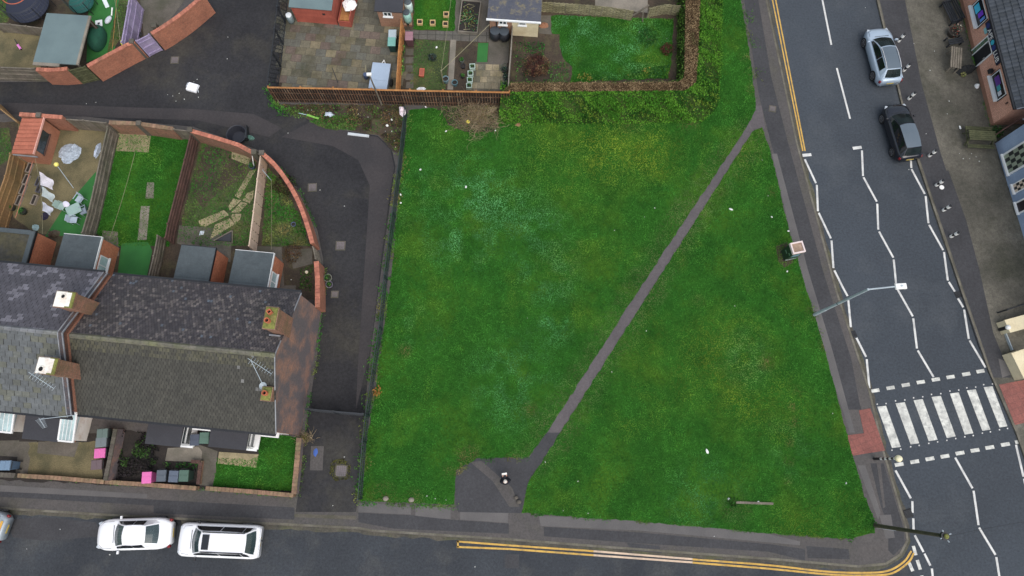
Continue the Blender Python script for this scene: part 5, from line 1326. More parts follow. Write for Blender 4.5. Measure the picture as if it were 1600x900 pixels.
# brick outhouses
def outhouse(label, base, h, mat, roofmat, depth, ov=0.15, split=None):
    P = ats(base, 0.1); a = P[0]; u = P[1] - a; rz = math.atan2(u.y, u.x); w = u.length
    o = thing('brick_outhouse', label, 'outhouse', (a.x, a.y, 0.1), rz)
    b = MB(); b.box(0, 0, 0, split or w, depth, h - 0.09); b.build('wall', MAT[mat], o)
    if split:
        b = MB(); b.box(split + 0.002, -0.01, 0, w, depth, h - 0.09); b.build('rendered_wall', MAT['cream'], o)
    r = MB(); r.hexa([(-ov, -ov, h - 0.089), (w + ov, -ov, h - 0.089), (w + ov, depth + ov, h + 0.2), (-ov, depth + ov, h + 0.2)], [(-ov, -ov, h), (w + ov, -ov, h), (w + ov, depth + ov, h + 0.3), (-ov, depth + ov, h + 0.3)])
    R_ = r.build('roof', MAT[roofmat], o, bevel=0.01)
    return o, w, h, R_
oh, w, h, R_ = outhouse('small brick outhouse with dark roof and white window above the green bins', [(596, 41), (632, 43)], 1.95, 'brick_pale', 'felt_dark', 3.0)
window(oh, w * 0.42, -0.0, 1.25, 0.62, 0.5, '-y')
oh, w, h, R_ = outhouse('brick and cream rendered outhouse with moss specked roof and white gutter', [(766, 52), (841, 58)], 2.0, 'brick_pale', 'felt_speck', 3.4, split=1.72) if False else (None, 0, 0, None)
MAT['felt_speck'] = M('lichen_specked_roof', S(70, 74, 86), S(82, 84, 92), var=0.15, coarse=1.0, fine=9, stain=S(120, 112, 88), stain_amt=0.9, stain_scale=2.2)
oh, w, h, R_ = outhouse('brick and cream rendered outhouse with moss specked roof and white gutter', [(766, 53), (840, 58)], 2.0, 'brick_pale', 'felt_speck', 3.4, split=1.6)
b = MB(); b.beam((-0.2, -0.2, h - 0.06), (w + 0.18, -0.2, h - 0.06), 0.11, 0.12); b.build('gutter', MAT['upvc'], oh)
b = MB(); b.tube((0.5, -0.06, 0.1), (0.5, -0.06, h - 0.1), 0.04); b.build('downpipe', MAT['black'], oh)
window(oh, 0.95, 0, 1.25, 0.6, 0.5, '-y'); window(oh, 2.35, -0.01, 1.35, 0.55, 0.3, '-y', bars=0)
# ------------------------------------------------------------------ bins, butts, pots
def wheelie(label, px, py, body, lid, rz=0.0, group=None, z=1.0, s=1.0, cat='wheelie bin'):
    q = at(px, py, z + 0.1)
    o = thing('wheelie_bin', label, cat, (q.x, q.y, 0.1), rz, group)
    o.scale = (s, s, s)
    b = MB(); b.obox(0, 0, 0.06, 0.44, 0.50, 0.92, 0, 0, body, 1.25, 1.3); b.build('body', MAT['tint'], o, bevel=0.02)
    l = MB(); l.hexa([(-0.3, -0.36, 0.975), (0.3, -0.36, 0.975), (0.3, 0.34, 0.985), (-0.3, 0.34, 0.985)], [(-0.26, -0.32, 1.03), (0.26, -0.32, 1.03), (0.27, 0.32, 1.06), (-0.27, 0.32, 1.06)], 0, lid)
    l.box(-0.24, -0.02, 1.045, 0.24, 0.02, 1.065, 0, j(lid, 0.1)); L = l.build('lid', MAT['tint'], o, bevel=0.02)
    h = MB(); h.tube((-0.22, 0.39, 0.98), (0.22, 0.39, 0.98), 0.018); h.build('handle', MAT['black'], o)
    for sx in (-1, 1):
        w_ = MB(); w_.tube((sx * 0.24 - 0.03, 0.3, 0.11), (sx * 0.24 + 0.03, 0.3, 0.11), 0.11, n=14); w_.build('wheel', MAT['rubber'], o)
    return o
GR, GY, PK, BR, BL, DG = S(70, 92, 84), S(84, 92, 100), S(216, 108, 172), S(100, 76, 78), S(112, 136, 160), S(52, 58, 66)
BG = 'wheelie bins of the terrace'
wheelie('pale blue grey wheelie bin at the left edge behind the low wall end', 8, 727, S(86, 110, 136), BL, -1.57, BG)
wheelie('green grey wheelie bin topmost of four by the dividing wall', 160, 677, S(62, 76, 74), S(98, 116, 112), -1.5, BG)
wheelie('slate grey wheelie bin above the pink lidded one by the dividing wall', 158, 691, S(70, 78, 84), S(112, 122, 126), -1.5, BG)
wheelie('wheelie bin with bright pink lid in the gravel garden by the dividing wall', 156, 708, S(60, 64, 70), PK, -1.5, BG)
wheelie('brown lidded wheelie bin lowest of four by the dividing wall', 151, 726, S(70, 56, 56), S(104, 88, 92), -1.5, BG)
wheelie('wheelie bin with bright pink lid in the dark planted garden, left of three dull bins', 229, 746, S(176, 84, 138), PK, 0.04, BG)
wheelie('grey wheelie bin next right of the pink one behind the street wall', 252, 743, S(58, 64, 72), S(84, 92, 102), 0.02, BG)
wheelie('slate blue wheelie bin between a grey and a green bin behind the street wall', 271, 744, S(56, 64, 78), S(86, 96, 112), -0.03, BG)
wheelie('green wheelie bin rightmost of the row behind the street wall', 287, 743, S(48, 66, 58), S(74, 100, 88), 0.0, BG)
wheelie('dark grey wheelie bin between the two black roofed bays', 304, 687, S(52, 58, 70), S(74, 82, 98), 0.05, BG)
wheelie('green wheelie bin between the two black roofed bays', 319, 684, S(46, 66, 60), S(84, 112, 100), 0.0, BG)
wheelie('silver lidded wheelie bin on the patio below the small brick outhouse', 613, 53, S(52, 70, 70), S(168, 182, 188), 0.0, 'garden bins')
wheelie('teal wheelie bin in front of the silver lidded one on the patio', 612, 65, S(26, 62, 60), S(116, 168, 158), 0.0, 'garden bins')
wheelie('maroon wheelie bin on the slab path of the vegetable garden', 639, 56, S(96, 66, 72), S(150, 112, 122), 0.0, 'garden bins')
def drum(name, label, cat, px, py, r, h, col, lidcol, taper=0.92, group=None, z=0.1, lid_r=0.9, lid_h=0.05):
    q = at(px, py, z)
    o = thing(name, label, cat, (q.x, q.y, z), 0, group)
    b = MB(); b.lathe([(r * taper, 0), (r, h * 0.3), (r * 1.02, h * 0.6), (r * taper, h)], n=20, c=col); b.build('body', MAT['tint'], o, smooth=True)
    l = MB(); l.lathe([(r * lid_r, h + 0.001), (r * lid_r, h + lid_h), (r * lid_r * 0.5, h + lid_h * 1.5), (0.001, h + lid_h * 1.6)], n=20, c=lidcol); l.build('lid', MAT['tint'], o, smooth=False)
    return o
drum('compost_bin', 'black dalek shaped compost bin, left of the pair by the outhouse', 'compost bin', 774, 60, 0.4, 0.9, S(36, 38, 44), S(64, 72, 80), 0.72, 'compost bins')
drum('compost_bin', 'black dalek shaped compost bin, right of the pair by the outhouse', 'compost bin', 788, 61, 0.4, 0.9, S(36, 38, 44), S(64, 72, 80), 0.72, 'compost bins')
drum('water_butt', 'mint green water butt on bricks beside the brick outhouse', 'water butt', 638, 33, 0.29, 1.0, S(148, 192, 180), S(70, 80, 86), 0.9, 'water butts', z=0.3)
drum('water_butt', 'pale white green water butt behind the mint one', 'water butt', 640, 17, 0.29, 1.0, S(196, 214, 212), S(80, 90, 96), 0.9, 'water butts', z=0.3)
q = at(638, 36); o = thing('brick_stand', 'brick stand under the mint water butt', 'stand', (q.x, q.y, 0.1)); b = MB()
for sx in (-0.2, 0.2): b.box(sx - 0.1, -0.3, 0, sx + 0.1, 0.9, 0.19)
b.build('bricks', MAT['brick'], o)
drum('lidded_bin', 'round grey bin with shiny white lid beside the black lattice fence', 'bin', 456, 34, 0.24, 0.75, S(120, 134, 136), S(222, 228, 230), 0.9)
def pot(label, px, py, r, h, col, plant=None, group='plant pots', sq=False, z=0.1):
    q = at(px, py, z); o = thing('plant_pot', label, 'plant pot', (q.x, q.y, z), random.uniform(-0.2, 0.2), group)
    b = MB(); n = 4 if sq else 16
    b.lathe([(r * 0.72, 0), (r, h), (r * 0.86, h), (r * 0.8, h * 0.75)], n=n, c=col); b.build('pot', MAT['tint'], o)
    s_ = MB(); s_.lathe([(r * 0.83, h * 0.8), (0.001, h * 0.84)], n=n, c=(1, 1, 1)); s_.build('compost', MAT['soil_dark'], o)
    if plant:
        n = 90; u = rng.normal(0, 1, (n, 3)); u /= np.linalg.norm(u, axis=1, keepdims=True)
        Pn = u * rng.uniform(0.3, 1, (n, 1)) * r * plant[1] + np.array([0, 0, h + r * 0.5])
        tri_object('foliage', cards(Pn, u, 0.045), pick(plant[0], n), MAT['leaf'], o, world=False, per=4)
    return o
LV = [S(60, 110, 50), S(46, 92, 44), S(84, 128, 60)]
for i, (px, py, lb) in enumerate(((656, 34, 'leftmost of three in a row'), (676, 35, 'middle of three in a row'), (696, 37, 'rightmost of three in a row'), (697, 22, 'standing alone above the row'))):
    q = at(px, py, 0.3); o = thing('square_planter', 'small square tan planter on the top garden lawn, ' + lb, 'planter', (q.x, q.y, 0.1), 0, 'square planters on the lawn')
    b = MB(); b.box(-0.2, -0.2, 0, 0.2, -0.15, 0.24); b.box(-0.2, 0.15, 0, 0.2, 0.2, 0.24); b.box(-0.2, -0.149, 0, -0.15, 0.149, 0.24); b.box(0.15, -0.149, 0, 0.2, 0.149, 0.24); b.build('frame', M('pale_pine', S(206, 176, 128), S(190, 160, 112), var=0.1), o)
    s_ = MB(); s_.box(-0.149, -0.149, 0, 0.149, 0.149, 0.17); s_.build('compost', MAT['soil_dark'], o)
for i, (px, py, k) in enumerate(((738, 103, 1), (735, 114, 0), (734, 124, 1), (733, 133, 0))):
    q = at(px, py, 0.4); o = thing('square_pot', ('pale square pot in the column left of the sand paving, ' + ['topmost', 'second from top', 'third from top', 'lowest'][i]), 'plant pot', (q.x, q.y, 0.1), 0.05, 'square pots in a column')
    b = MB(); b.box(-0.2, -0.2, 0, 0.2, -0.15, 0.3, c=S(176, 196, 186)); b.box(-0.2, 0.15, 0, 0.2, 0.2, 0.3, c=S(176, 196, 186)); b.box(-0.2, -0.149, 0, -0.15, 0.149, 0.3, c=S(176, 196, 186)); b.box(0.15, -0.149, 0, 0.2, 0.149, 0.3, c=S(176, 196, 186)); b.build('pot', MAT['tint'], o)
    s_ = MB(); s_.box(-0.149, -0.149, 0, 0.149, 0.149, 0.22); s_.build('compost', MAT['soil_dark'], o)
    n = 60; u = rng.normal(0, 1, (n, 3)); u /= np.linalg.norm(u, axis=1, keepdims=True)
    tri_object('foliage', cards(u * 0.14 + np.array([0, 0, 0.3]), u, 0.04), pick(LV, n), MAT['leaf'], o, world=False, per=4)
pot('blue grey pot beside the thin pole on the lawn edge', 697, 128, 0.24, 0.45, S(122, 150, 158))
pot('dark teal pot right of the thin slab path', 711, 133, 0.22, 0.4, S(96, 134, 144))
pot('small grey pot on the bare bed below the slab path', 722, 97, 0.17, 0.28, S(110, 118, 112), (LV, 1.1))
pot('black pot on the bare bed right of the thin slab path', 724, 106, 0.18, 0.3, S(44, 46, 50))
pot('black pot nearest the pale square pots', 723, 121, 0.16, 0.26, S(48, 48, 50), (LV, 1.0))
pot('mossy pot standing outside the curved wall end', 514, 436, 0.28, 0.35, S(122, 124, 112), (LV, 0.9))
pot('grey purple pot outside the curved wall end below the mossy pot', 516, 446, 0.24, 0.3, S(112, 108, 122), (LV, 0.7))
pot('small pot in the corner garden near its dry grass', 460, 352, 0.16, 0.25, S(96, 110, 140))
for i, (px, py, lb) in enumerate(((788, 112, 'upper'), (790, 124, 'middle'), (789, 137, 'lower'))):
    pot('dark pot crowded with leaves along the right side of the sand paving, ' + lb, px, py, 0.22, 0.35, S(46, 52, 56), ([S(40, 70, 50), S(56, 84, 62), S(90, 110, 100)], 1.5))
q = at(659, 113, 0.3); o = thing('trough_planter', 'orange terracotta trough on the rough vegetable lawn', 'planter', (q.x, q.y, 0.1), 1.5); b = MB()
b.obox(0, 0, 0, 0.6, 0.32, 0.24, 0, c=S(184, 98, 74), tx=1.1, ty=1.15); b.build('trough', MAT['tint'], o, bevel=0.02); b = MB(); b.obox(0, 0, 0.2405, 0.54, 0.27, 0.004, c=S(160, 84, 66)); b.build('rim', MAT['tint'], o)
bush('low_shrub', 'dark round clipped plant on the rough vegetable lawn', 'shrub', 676, 92, 0.34, 0.4, [S(70, 84, 78), S(52, 64, 60), S(90, 100, 92)], 0.05, 350)
# raised vegetable bed
c, w, d, rz = quad_frame([(717, 49), (747, 53), (751, 2), (720, 1)], 0.3)
o = thing('raised_bed', 'raised vegetable bed edged with pale boards on dark paving', 'raised bed', (c.x, c.y, 0.1), rz)
b = MB(); b.box(-w / 2, -d / 2, 0, w / 2, -d / 2 + 0.06, 0.28); b.box(-w / 2, d / 2 - 0.06, 0, w / 2, d / 2, 0.28); b.box(-w / 2, -d / 2 + 0.061, 0, -w / 2 + 0.06, d / 2 - 0.061, 0.28); b.box(w / 2 - 0.06, -d / 2 + 0.061, 0, w / 2, d / 2 - 0.061, 0.28); b.build('frame', MAT['concrete'], o)
b = MB(); b.box(-w / 2 + 0.061, -d / 2 + 0.061, 0, w / 2 - 0.061, d / 2 - 0.061, 0.2); b.build('compost', MAT['soil_dark'], o)
b = MB()
for i in range(9):
    x, y = random.uniform(-w / 2 + .2, w / 2 - .2), random.uniform(-d / 2 + .2, d / 2 - .2); a = random.uniform(-0.6, 1.8)
    b.beam((x - math.cos(a) * .25, y - math.sin(a) * .25, 0.24), (x + math.cos(a) * .25, y + math.sin(a) * .25, 0.3), 0.03, 0.02)
b.build('cane', MAT['wattle'], o)
n = 260; px_ = rng.normal([-0.35, 0.1, 0.25], [0.2, 0.3, 0.06], (n, 3)); px_[n // 2:] = rng.normal([0.15, -0.3, 0.25], [0.25, 0.4, 0.05], (n - n // 2, 3))
px_[:, 0] = np.clip(px_[:, 0], -w / 2 + .1, w / 2 - .1); px_[:, 1] = np.clip(px_[:, 1], -d / 2 + .1, d / 2 - .1)
tri_object('foliage', cards(px_, np.tile([0, 0, 1.0], (n, 1)), 0.07), pick([S(80, 140, 90), S(60, 110, 60), S(120, 120, 70), S(90, 90, 50)], n), MAT['leaf'], o, world=False, per=4)
# grey trailer by the slatted fence
c, w, d, rz = quad_frame([(578, 138), (606, 140), (609, 100), (580, 97)], 1.0)
o = thing('box_trailer', 'grey lidded box trailer with a white A frame drawbar beside the slatted fence', 'trailer', (c.x, c.y, 0.1), rz)
b = MB(); b.box(-w / 2 + .03, -d / 2 + .03, 0.3, w / 2 - .03, d / 2 - .03, 0.86); b.build('body', M('grey_trailer_panel', S(126, 140, 154), S(116, 130, 144), var=0.06), o)
b = MB(); b.box(-w / 2, -d / 2, 0.862, w / 2, -0.35, 0.92); b.box(-w / 2, -0.345, 0.862, w / 2, d / 2, 0.925); b.build('lid', M('blue_grey_lid', S(162, 178, 196), S(152, 168, 188), var=0.05, coarse=0.6), o, bevel=0.015)
b = MB(); b.tube((-0.3, d / 2 - 0.04, 0.4), (0, d / 2 + 0.55, 0.42), 0.03); b.tube((0.3, d / 2 - 0.04, 0.4), (0, d / 2 + 0.55, 0.42), 0.03); b.tube((0, d / 2 + 0.5, 0.1), (0, d / 2 + 0.5, 0.5), 0.03); b.build('drawbar', MAT['white'], o)
for sx in (-1, 1):
    b = MB(); b.tube((sx * (w / 2 + 0.02), -0.1, 0.26), (sx * (w / 2 + 0.16), -0.1, 0.26), 0.26, n=18); b.build('wheel', MAT['rubber'], o)
q = at(573, 122); o = thing('sack_barrow', 'small blue barrel with wooden handle beside the grey trailer', 'barrel', (q.x, q.y, 0.1)); b = MB(); b.lathe([(0.16, 0), (0.19, 0.25), (0.16, 0.5)], n=14, c=S(70, 84, 112)); b.build('body', MAT['tint'], o); b = MB(); b.beam((0, 0.1, 0.45), (0.0, 0.7, 0.55), 0.05, 0.04); b.build('handle', MAT['wattle'], o)
q = at(522, 118); o = thing('iron_bar', 'thin dark bar leaning across the flagged patio', 'bar', (q.x, q.y, 0.1)); b = MB(); b.beam(at(519, 106, 0.13), at(528, 129, 0.13), 0.05, 0.04); b.build('bar', MAT['iron'], o, world=True)
# slim garden pole with white head
a, t = at(597, 165, 0), at(577, 117, 3.9)
o = thing('garden_pole', 'tall slim timber pole with a small white box on top leaning over the trailer', 'pole', (a.x, a.y, 0)); b = MB(); b.tube(a, t, 0.07, 0.05); b.build('shaft', MAT['wood'], o, world=True)
b = MB(); b.obox(t.x, t.y, 3.9, 0.32, 0.2, 0.12); b.build('head', MAT['white'], o, world=True, bevel=0.01)
a = at(693, 132, 0); t = at(692, 112, 1.7)
o = thing('clothes_post', 'short clothes post with lines tied to it on the vegetable lawn', 'clothes post', (a.x, a.y, 0)); b = MB(); b.tube(a, (a.x, a.y, 1.8), 0.045); b.build('post', MAT['wattle'], o, world=True)
def line(label, p0, p1, sag=0.15, r=0.012, col='wattle', cat='washing line', name='washing_line', group=None):
    P = [p0.lerp(p1, k / 10) - Vector((0, 0, sag * 4 * (k / 10) * (1 - k / 10))) for k in range(11)]
    c0 = p0.copy(); c0.z = 0
    b = MB(); b.path_tube(P, r, 5)
    o = b.build(name, MAT[col], loc=c0); return tag(o, label, cat, group)
line('washing line running up the vegetable garden over the square planters', Vector((a.x, a.y, 1.75)), at(706, -10, 2.0), 0.1)
line('slack washing line from the clothes post to the outhouse corner', Vector((a.x, a.y, 1.75)), at(765, 38, 1.9), 0.05, 0.02)
line('thin washing line over the long lawn', at(211, 238, 2.0), at(172, 370, 2.2), 0.1)
line('thin washing line in the corner garden by the curved wall', at(424, 280, 1.8), at(424, 390, 2.1), 0.05, 0.01)
line('washing line carrying three white cloths', at(55, 248, 1.9), at(66, 366, 2.1), 0.25, 0.012)
line('thin reddish line over the plant troughs', at(51, 252, 1.95), at(24, 340, 1.2), 0.05, 0.02, 'coping')
a, t = at(115, 294, 0.1), at(88, 257, 1.8)
o = thing('dryer_pole', 'leaning metal clothes prop with a yellow cap in the washing garden', 'clothes prop', (a.x, a.y, 0.1)); b = MB(); b.tube(a, t, 0.025); b.build('pole', MAT['steel'], o, world=True); b = MB(); b.sphere(t, 0.16, 12, 8, (1, 1, 0.8), c=S(238, 226, 120)); b.build('cap', MAT['tint'], o, world=True, smooth=True)
for lb, pts, col in (('topmost of three white cloths on the washing line', [(61, 268), (64, 289), (84, 297), (82, 281)], S(238, 232, 240)), ('middle pale grey cloth on the washing line', [(65, 291), (66, 306), (84, 317), (84, 304)], S(204, 214, 214)), ('lowest white cloth above a dark rag on the washing line', [(66, 315), (67, 329), (80, 337), (82, 325)], S(232, 232, 246))):
    z = [1.55, 1.5, 0.75, 0.8]; q = at(pts[0][0], pts[0][1], 1.55)
    A, B_, C_, D_ = [at(p[0], p[1], zz) for p, zz in zip(pts, z)]
    b = MB(); n = 6
    def pt(u, v): 
        p = A.lerp(B_, u).lerp(D_.lerp(C_, u), v); return (p.x + 0.05 * math.sin(v * 7 + u * 5), p.y, p.z + 0.05 * math.sin(u * 6 + v * 3))
    for iu in range(n):
        for iv in range(n): b.face([pt(iu / n, iv / n), pt((iu + 1) / n, iv / n), pt((iu + 1) / n, (iv + 1) / n), pt(iu / n, (iv + 1) / n)], 0, j(col, 0.03))
    o = b.build('washing', MAT['cloth'], loc=(q.x, q.y, 0.1)); tag(o, lb, 'laundry', 'washing on the line')
    sm = o.modifiers.new('thick', 'SOLIDIFY'); sm.thickness = 0.006
crumple('dark_rag', 'dark cloth bundle under the washing line', 'cloth', 71, 338, 0.3, 0.36, 0.25, MAT['cloth'], S(44, 40, 62))
MAT['foil'] = M('crinkled_foil', (1, 1, 1), var=0.3, coarse=5, fine=12, grain=8.0, rough=0.45, bump=0.6)
crumple('tarpaulin', 'silvery blue crumpled tarpaulin on the gravel by the red roofed shed', 'tarpaulin', 110, 239, 0.85, 0.8, 0.16, MAT['foil'], S(176, 188, 200), rz=0.4, n=14)
crumple('plastic_sheet', 'narrow strip of silvery sheet against the grey panel fence', 'sheet', 153, 236, 0.22, 0.66, 0.3, MAT['foil'], S(190, 202, 220), rz=-0.15)
TG = 'plant troughs along the tan fence'
for i, (px, py) in enumerate(((45, 262), (40, 280), (35, 296), (29, 313), (60, 283), (61, 293), (53, 312))):
    lb = ['topmost trough beside the tan fence', 'second trough down beside the tan fence', 'third trough down beside the tan fence', 'lowest trough beside the tan fence', 'dark upper trough under the white cloths', 'dark lower trough under the white cloths', 'lone pale trough right of the red line'][i]
    q = at(px, py, 0.3); o = thing('plant_trough', lb, 'planter', (q.x, q.y, 0.1), 1.35, TG); b = MB(); col = S(150, 140, 130) if i not in (4, 5) else S(92, 92, 100)
    b.box(-.36, -.15, 0, .36, -.11, .24, c=col); b.box(-.36, .11, 0, .36, .15, .24, c=col); b.box(-.36, -.109, 0, -.32, .109, .24, c=col); b.box(.32, -.109, 0, .36, .109, .24, c=col); b.build('trough', MAT['tint'], o)
    s_ = MB(); s_.box(-.319, -.109, 0, .319, .109, .18); s_.build('compost', MAT['soil_dark'], o)
pot('dark pot at the foot of the tan fence', 21, 326, 0.26, 0.3, S(44, 48, 50), (LV, 0.5)); pot('dark pot with a bright green plant left of the dark rag', 39, 332, 0.26, 0.3, S(40, 48, 44), ([S(60, 120, 56), S(80, 140, 70)], 1.2))
# patio set
q = at(116, 328, 0.6); o = thing('garden_table', 'pale green garden table tipped among chairs on the artificial grass', 'table', (q.x, q.y, 0.1), 0.5); b = MB(); b.obox(0, 0, 0.56, 0.95, 0.75, 0.05, c=S(150, 176, 168)); b.build('tabletop', MAT['tint'], o, bevel=0.02)
for sx in (-1, 1):
    for sy in (-1, 1): b = MB(); b.tube((sx * .38, sy * .28, 0), (sx * .36, sy * .26, .559), .03, c=S(120, 140, 136)); b.build('leg', MAT['tint'], o)
def gchair(label, px, py, rz, col, g='garden chairs'):
    q = at(px, py, 0.45); o = thing('garden_chair', label, 'chair', (q.x, q.y, 0.1), rz, g)
    b = MB(); b.obox(0, 0, 0.4, 0.46, 0.46, 0.04, c=col); b.build('seat', MAT['tint'], o, bevel=0.015)
    b = MB(); b.hexa([(-.23, .2, .441), (.23, .2, .441), (.23, .24, .441), (-.23, .24, .441)], [(-.22, .3, .84), (.22, .3, .84), (.22, .33, .84), (-.22, .33, .84)], c=col); b.build('backrest', MAT['tint'], o, bevel=0.01)
    for sx in (-1, 1):
        b = MB(); b.beam((sx * .25, -.2, .62), (sx * .25, .26, .64), .04, .03, c=col); b.build('armrest', MAT['tint'], o)
        for sy in (-1, 1): b = MB(); b.tube((sx * .22, sy * .22, 0), (sx * .21, sy * .2, .399), .02, c=col); b.build('leg', MAT['tint'], o)
    return o
gchair('pale green chair left of the garden table, under papers', 97, 323, 1.2, S(156, 178, 172)); gchair('blue grey chair above the garden table by the panel fence', 125, 312, -0.5, S(168, 182, 194)); gchair('grey chair by the panel fence right of the garden table', 132, 330, -1.2, S(140, 152, 166)); gchair('light blue grey chair alone below the garden table', 116, 344, 1.5, S(176, 190, 204))
crumple('papers', 'white and dark papers lying on the garden table', 'papers', 103, 319, 0.3, 0.2, 0.05, MAT['cloth'], S(226, 222, 236), z=0.75, rz=-0.5)
crumple('rubble_heap', 'heap of old boards and junk beside the mossy flat roofed extension', 'heap', 85, 366, 0.45, 0.3, 0.4, MAT['wood'], S(190, 180, 170)); crumple('pale_bucket', 'small pale turquoise bag beside the mossy flat roofed extension', 'bag', 56, 356, 0.22, 0.25, 0.3, MAT['cloth'], S(168, 196, 198))
crumple('loose_tile', 'square white tile on the flags beside the stepping stones', 'tile', 316, 364, 0.32, 0.26, 0.05, MAT['cloth'], S(206, 216, 224), n=4, rz=0.75)
q = at(350, 370); o = thing('dark_tray', 'triangular heap of dark slate in a timber frame behind the second flat roof', 'heap', (q.x, q.y, 0.1)); b = MB(); b.prism(xy([(336, 376), (362, 378), (362, 362)], 0.1), 0.1, 0.22); b.build('slates', MAT['felt_dark'], o, world=True); b = MB(); b.beam(at(334, 376, .25), at(363, 360, .25), .06, .06); b.beam(at(363, 360, .25), at(363, 380, .25), .06, .06); b.build('frame', MAT['wood'], o, world=True)
pot('blue pot where the stepping stones meet the pink fence', 396, 262, 0.22, 0.35, S(60, 84, 100), (LV, 0.9))
o = thing('clothes_post', 'thin white clothes post at the pink fence corner', 'clothes post', at(394, 262)); b = MB(); b.tube(at(397, 264, .1), at(394, 242, 1.3), .03); b.build('post', MAT['white'], o, world=True)
q = at(424, 282, 0.1); o = thing('rotary_dryer', 'folded grey rotary dryer in the corner garden', 'dryer', (q.x, q.y, .1)); b = MB(); b.tube((0, 0, 0), (0, 0, 1.7), .025); b.build('pole', MAT['steel'], o); b = MB(); b.tube((0, 0, 1.69), (.3, -.35, 1.2), .015); b.tube((0, 0, 1.69), (-.05, .2, 1.5), .015); b.build('arm', MAT['steel'], o)
drum('football', 'pale ball lying in the corner bed by the wall', 'ball', 480, 427, 0.001, 0.001, S(236, 220, 190), S(236, 220, 190)) if False else None
b = MB(); b.sphere((0, 0, .12), .12, 14, 10, c=S(236, 222, 196)); o = b.build('ball', MAT['tint'], smooth=True); o.location = at(480, 426); tag(o, 'pale ball lying in the bed beside the curved wall stub', 'ball')
# ------------------------------------------------------------------ top left garden
def trampoline(label, px, py, r, h, pad, net, hoop=None, net_h=1.6):
    q = at(px, py, h); o = thing('trampoline', label, 'trampoline', (q.x, q.y, 0.1), 0, 'trampolines')
    b = MB(); b.lathe([(r * .82, h - .1), (.001, h - .12)], n=28, c=S(26, 28, 36)); b.build('mat', MAT['tint'], o)
    b = MB(); b.lathe([(r * .8, h - .02), (r, h - .05), (r, h), (r * .8, h + .02)], n=28, c=pad); b.build('pad', MAT['tint'], o)
    for k in range(6):
        a = k * math.pi / 3 + .3
        b = MB(); b.tube((r * math.cos(a), r * math.sin(a), 0), (r * math.cos(a), r * math.sin(a), h + net_h), .025); b.build('leg', MAT['iron'], o)
    b = MB(); N = 40
    for k in range(N):
        a0, a1 = 2 * math.pi * k / N, 2 * math.pi * (k + 1) / N
        for z in (h + .3, h + .7, h + 1.1, h + net_h): b.tube((r * math.cos(a0), r * math.sin(a0), z), (r * math.cos(a1), r * math.sin(a1), z), .014, n=4, cap=False)
        b.tube((r * math.cos(a0), r * math.sin(a0), h), (r * math.cos(a0), r * math.sin(a0), h + net_h), .01, n=4, cap=False)
    b.build('net', MAT[net], o)
    if hoop:
        b = MB()
        for k in range(N): 
            a0, a1 = 2 * math.pi * k / N, 2 * math.pi * (k + 1) / N; rr = r * .62
            b.tube((rr * math.cos(a0), rr * math.sin(a0), h + net_h + .3), (rr * math.cos(a1), rr * math.sin(a1), h + net_h + .3), .03, n=6, c=S(190, 100, 70), cap=False)
        b.build('hoop', MAT['tint'], o)
    return o
trampoline('big dark blue trampoline with an orange hoop in the top left corner', 44, 8, 1.55, 0.85, S(42, 46, 62), 'iron', True, 1.0)
trampoline('smaller trampoline with teal green pads behind the felted shelter', 128, 5, 0.9, 0.6, S(30, 92, 84), 'iron_green', None, 0.8)
b = MB(); b.sphere((0, 0, 0), 1, 18, 10, (1, 1, 1)); b.f = [f for f in b.f]; o = b.build('play_tent', M('green_tent_cloth', S(34, 92, 70), S(26, 74, 58), var=0.14, coarse=1.2, fine=8, bump=0.3), smooth=True); o.location = at(152, 60, 0.35); o.scale = (0.62, 1.05, 0.75); tag(o, 'rounded dark green tent dome beside the felted shelter', 'tent')
b = MB(); b.obox(0, 0, 0, .5, .55, .06, c=S(238, 240, 240)); b.obox(0, -.03, .061, .16, .16, .01, c=S(40, 44, 50)); o = b.build('white_board', MAT['tint'], bevel=0.01); o.location = at(155, 37); o.rotation_euler = (0, 0, .2); tag(o, 'white shield shaped board with a dark square on the artificial grass', 'board')
b = MB(); b.obox(0, 0, 0, .3, 1.0, .08, c=S(226, 234, 236)); o = b.build('bodyboard', MAT['tint'], bevel=0.03); o.location = at(165, 4); o.rotation_euler = (0, 0, .5); tag(o, 'long white panel on the artificial grass at the top edge', 'panel')
b = MB(); b.sphere((0, 0, .15), .2, 14, 8, (1, 1.8, .7), c=S(206, 212, 220)); o = b.build('boogie_board', MAT['tint'], smooth=True); o.location = at(171, 33); o.rotation_euler = (0, 0, -.4); tag(o, 'pale grey rounded board on the artificial grass', 'board')
b = MB(); b.beam((0, 0, .05), (.12, .5, .3), .09, .05, c=S(236, 238, 236)); o = b.build('timber_offcut', MAT['tint']); o.location = at(175, 25); tag(o, 'narrow white slat leaning near the lilac fence', 'slat')
crumple('yellow_bag', 'small yellow bag at the corner of the lilac fence and brick wall', 'bag', 193, 68, .18, .2, .3, MAT['cloth'], S(228, 230, 90), z=1.6)
q = at(27, 70, .3); o = thing('toy_scooter', 'black and pink toy scooter lying on the gravel yard', 'scooter', (q.x, q.y, .1), -.9); b = MB(); b.obox(.1, 0, .06, .5, .16, .05, c=S(220, 130, 200)); b.build('deck', MAT['tint'], o, bevel=.02); b = MB(); b.beam((-.12, 0, .08), (-.4, .1, .35), .05, .05, c=S(30, 30, 34)); b.build('stem', MAT['tint'], o)
for x in (-.16, .36): b = MB(); b.tube((x, -.03, .06), (x, .03, .06), .06, n=12); b.build('wheel', MAT['rubber'], o)
line('washing line from the lilac fence corner to the top edge', at(188, 66, 2.0), at(178, -10, 2.2), .05, .014)
line('second washing line over the artificial grass', at(175, 80, 1.2), at(183, -10, 2.2), .03, .014, 'wood_tan')
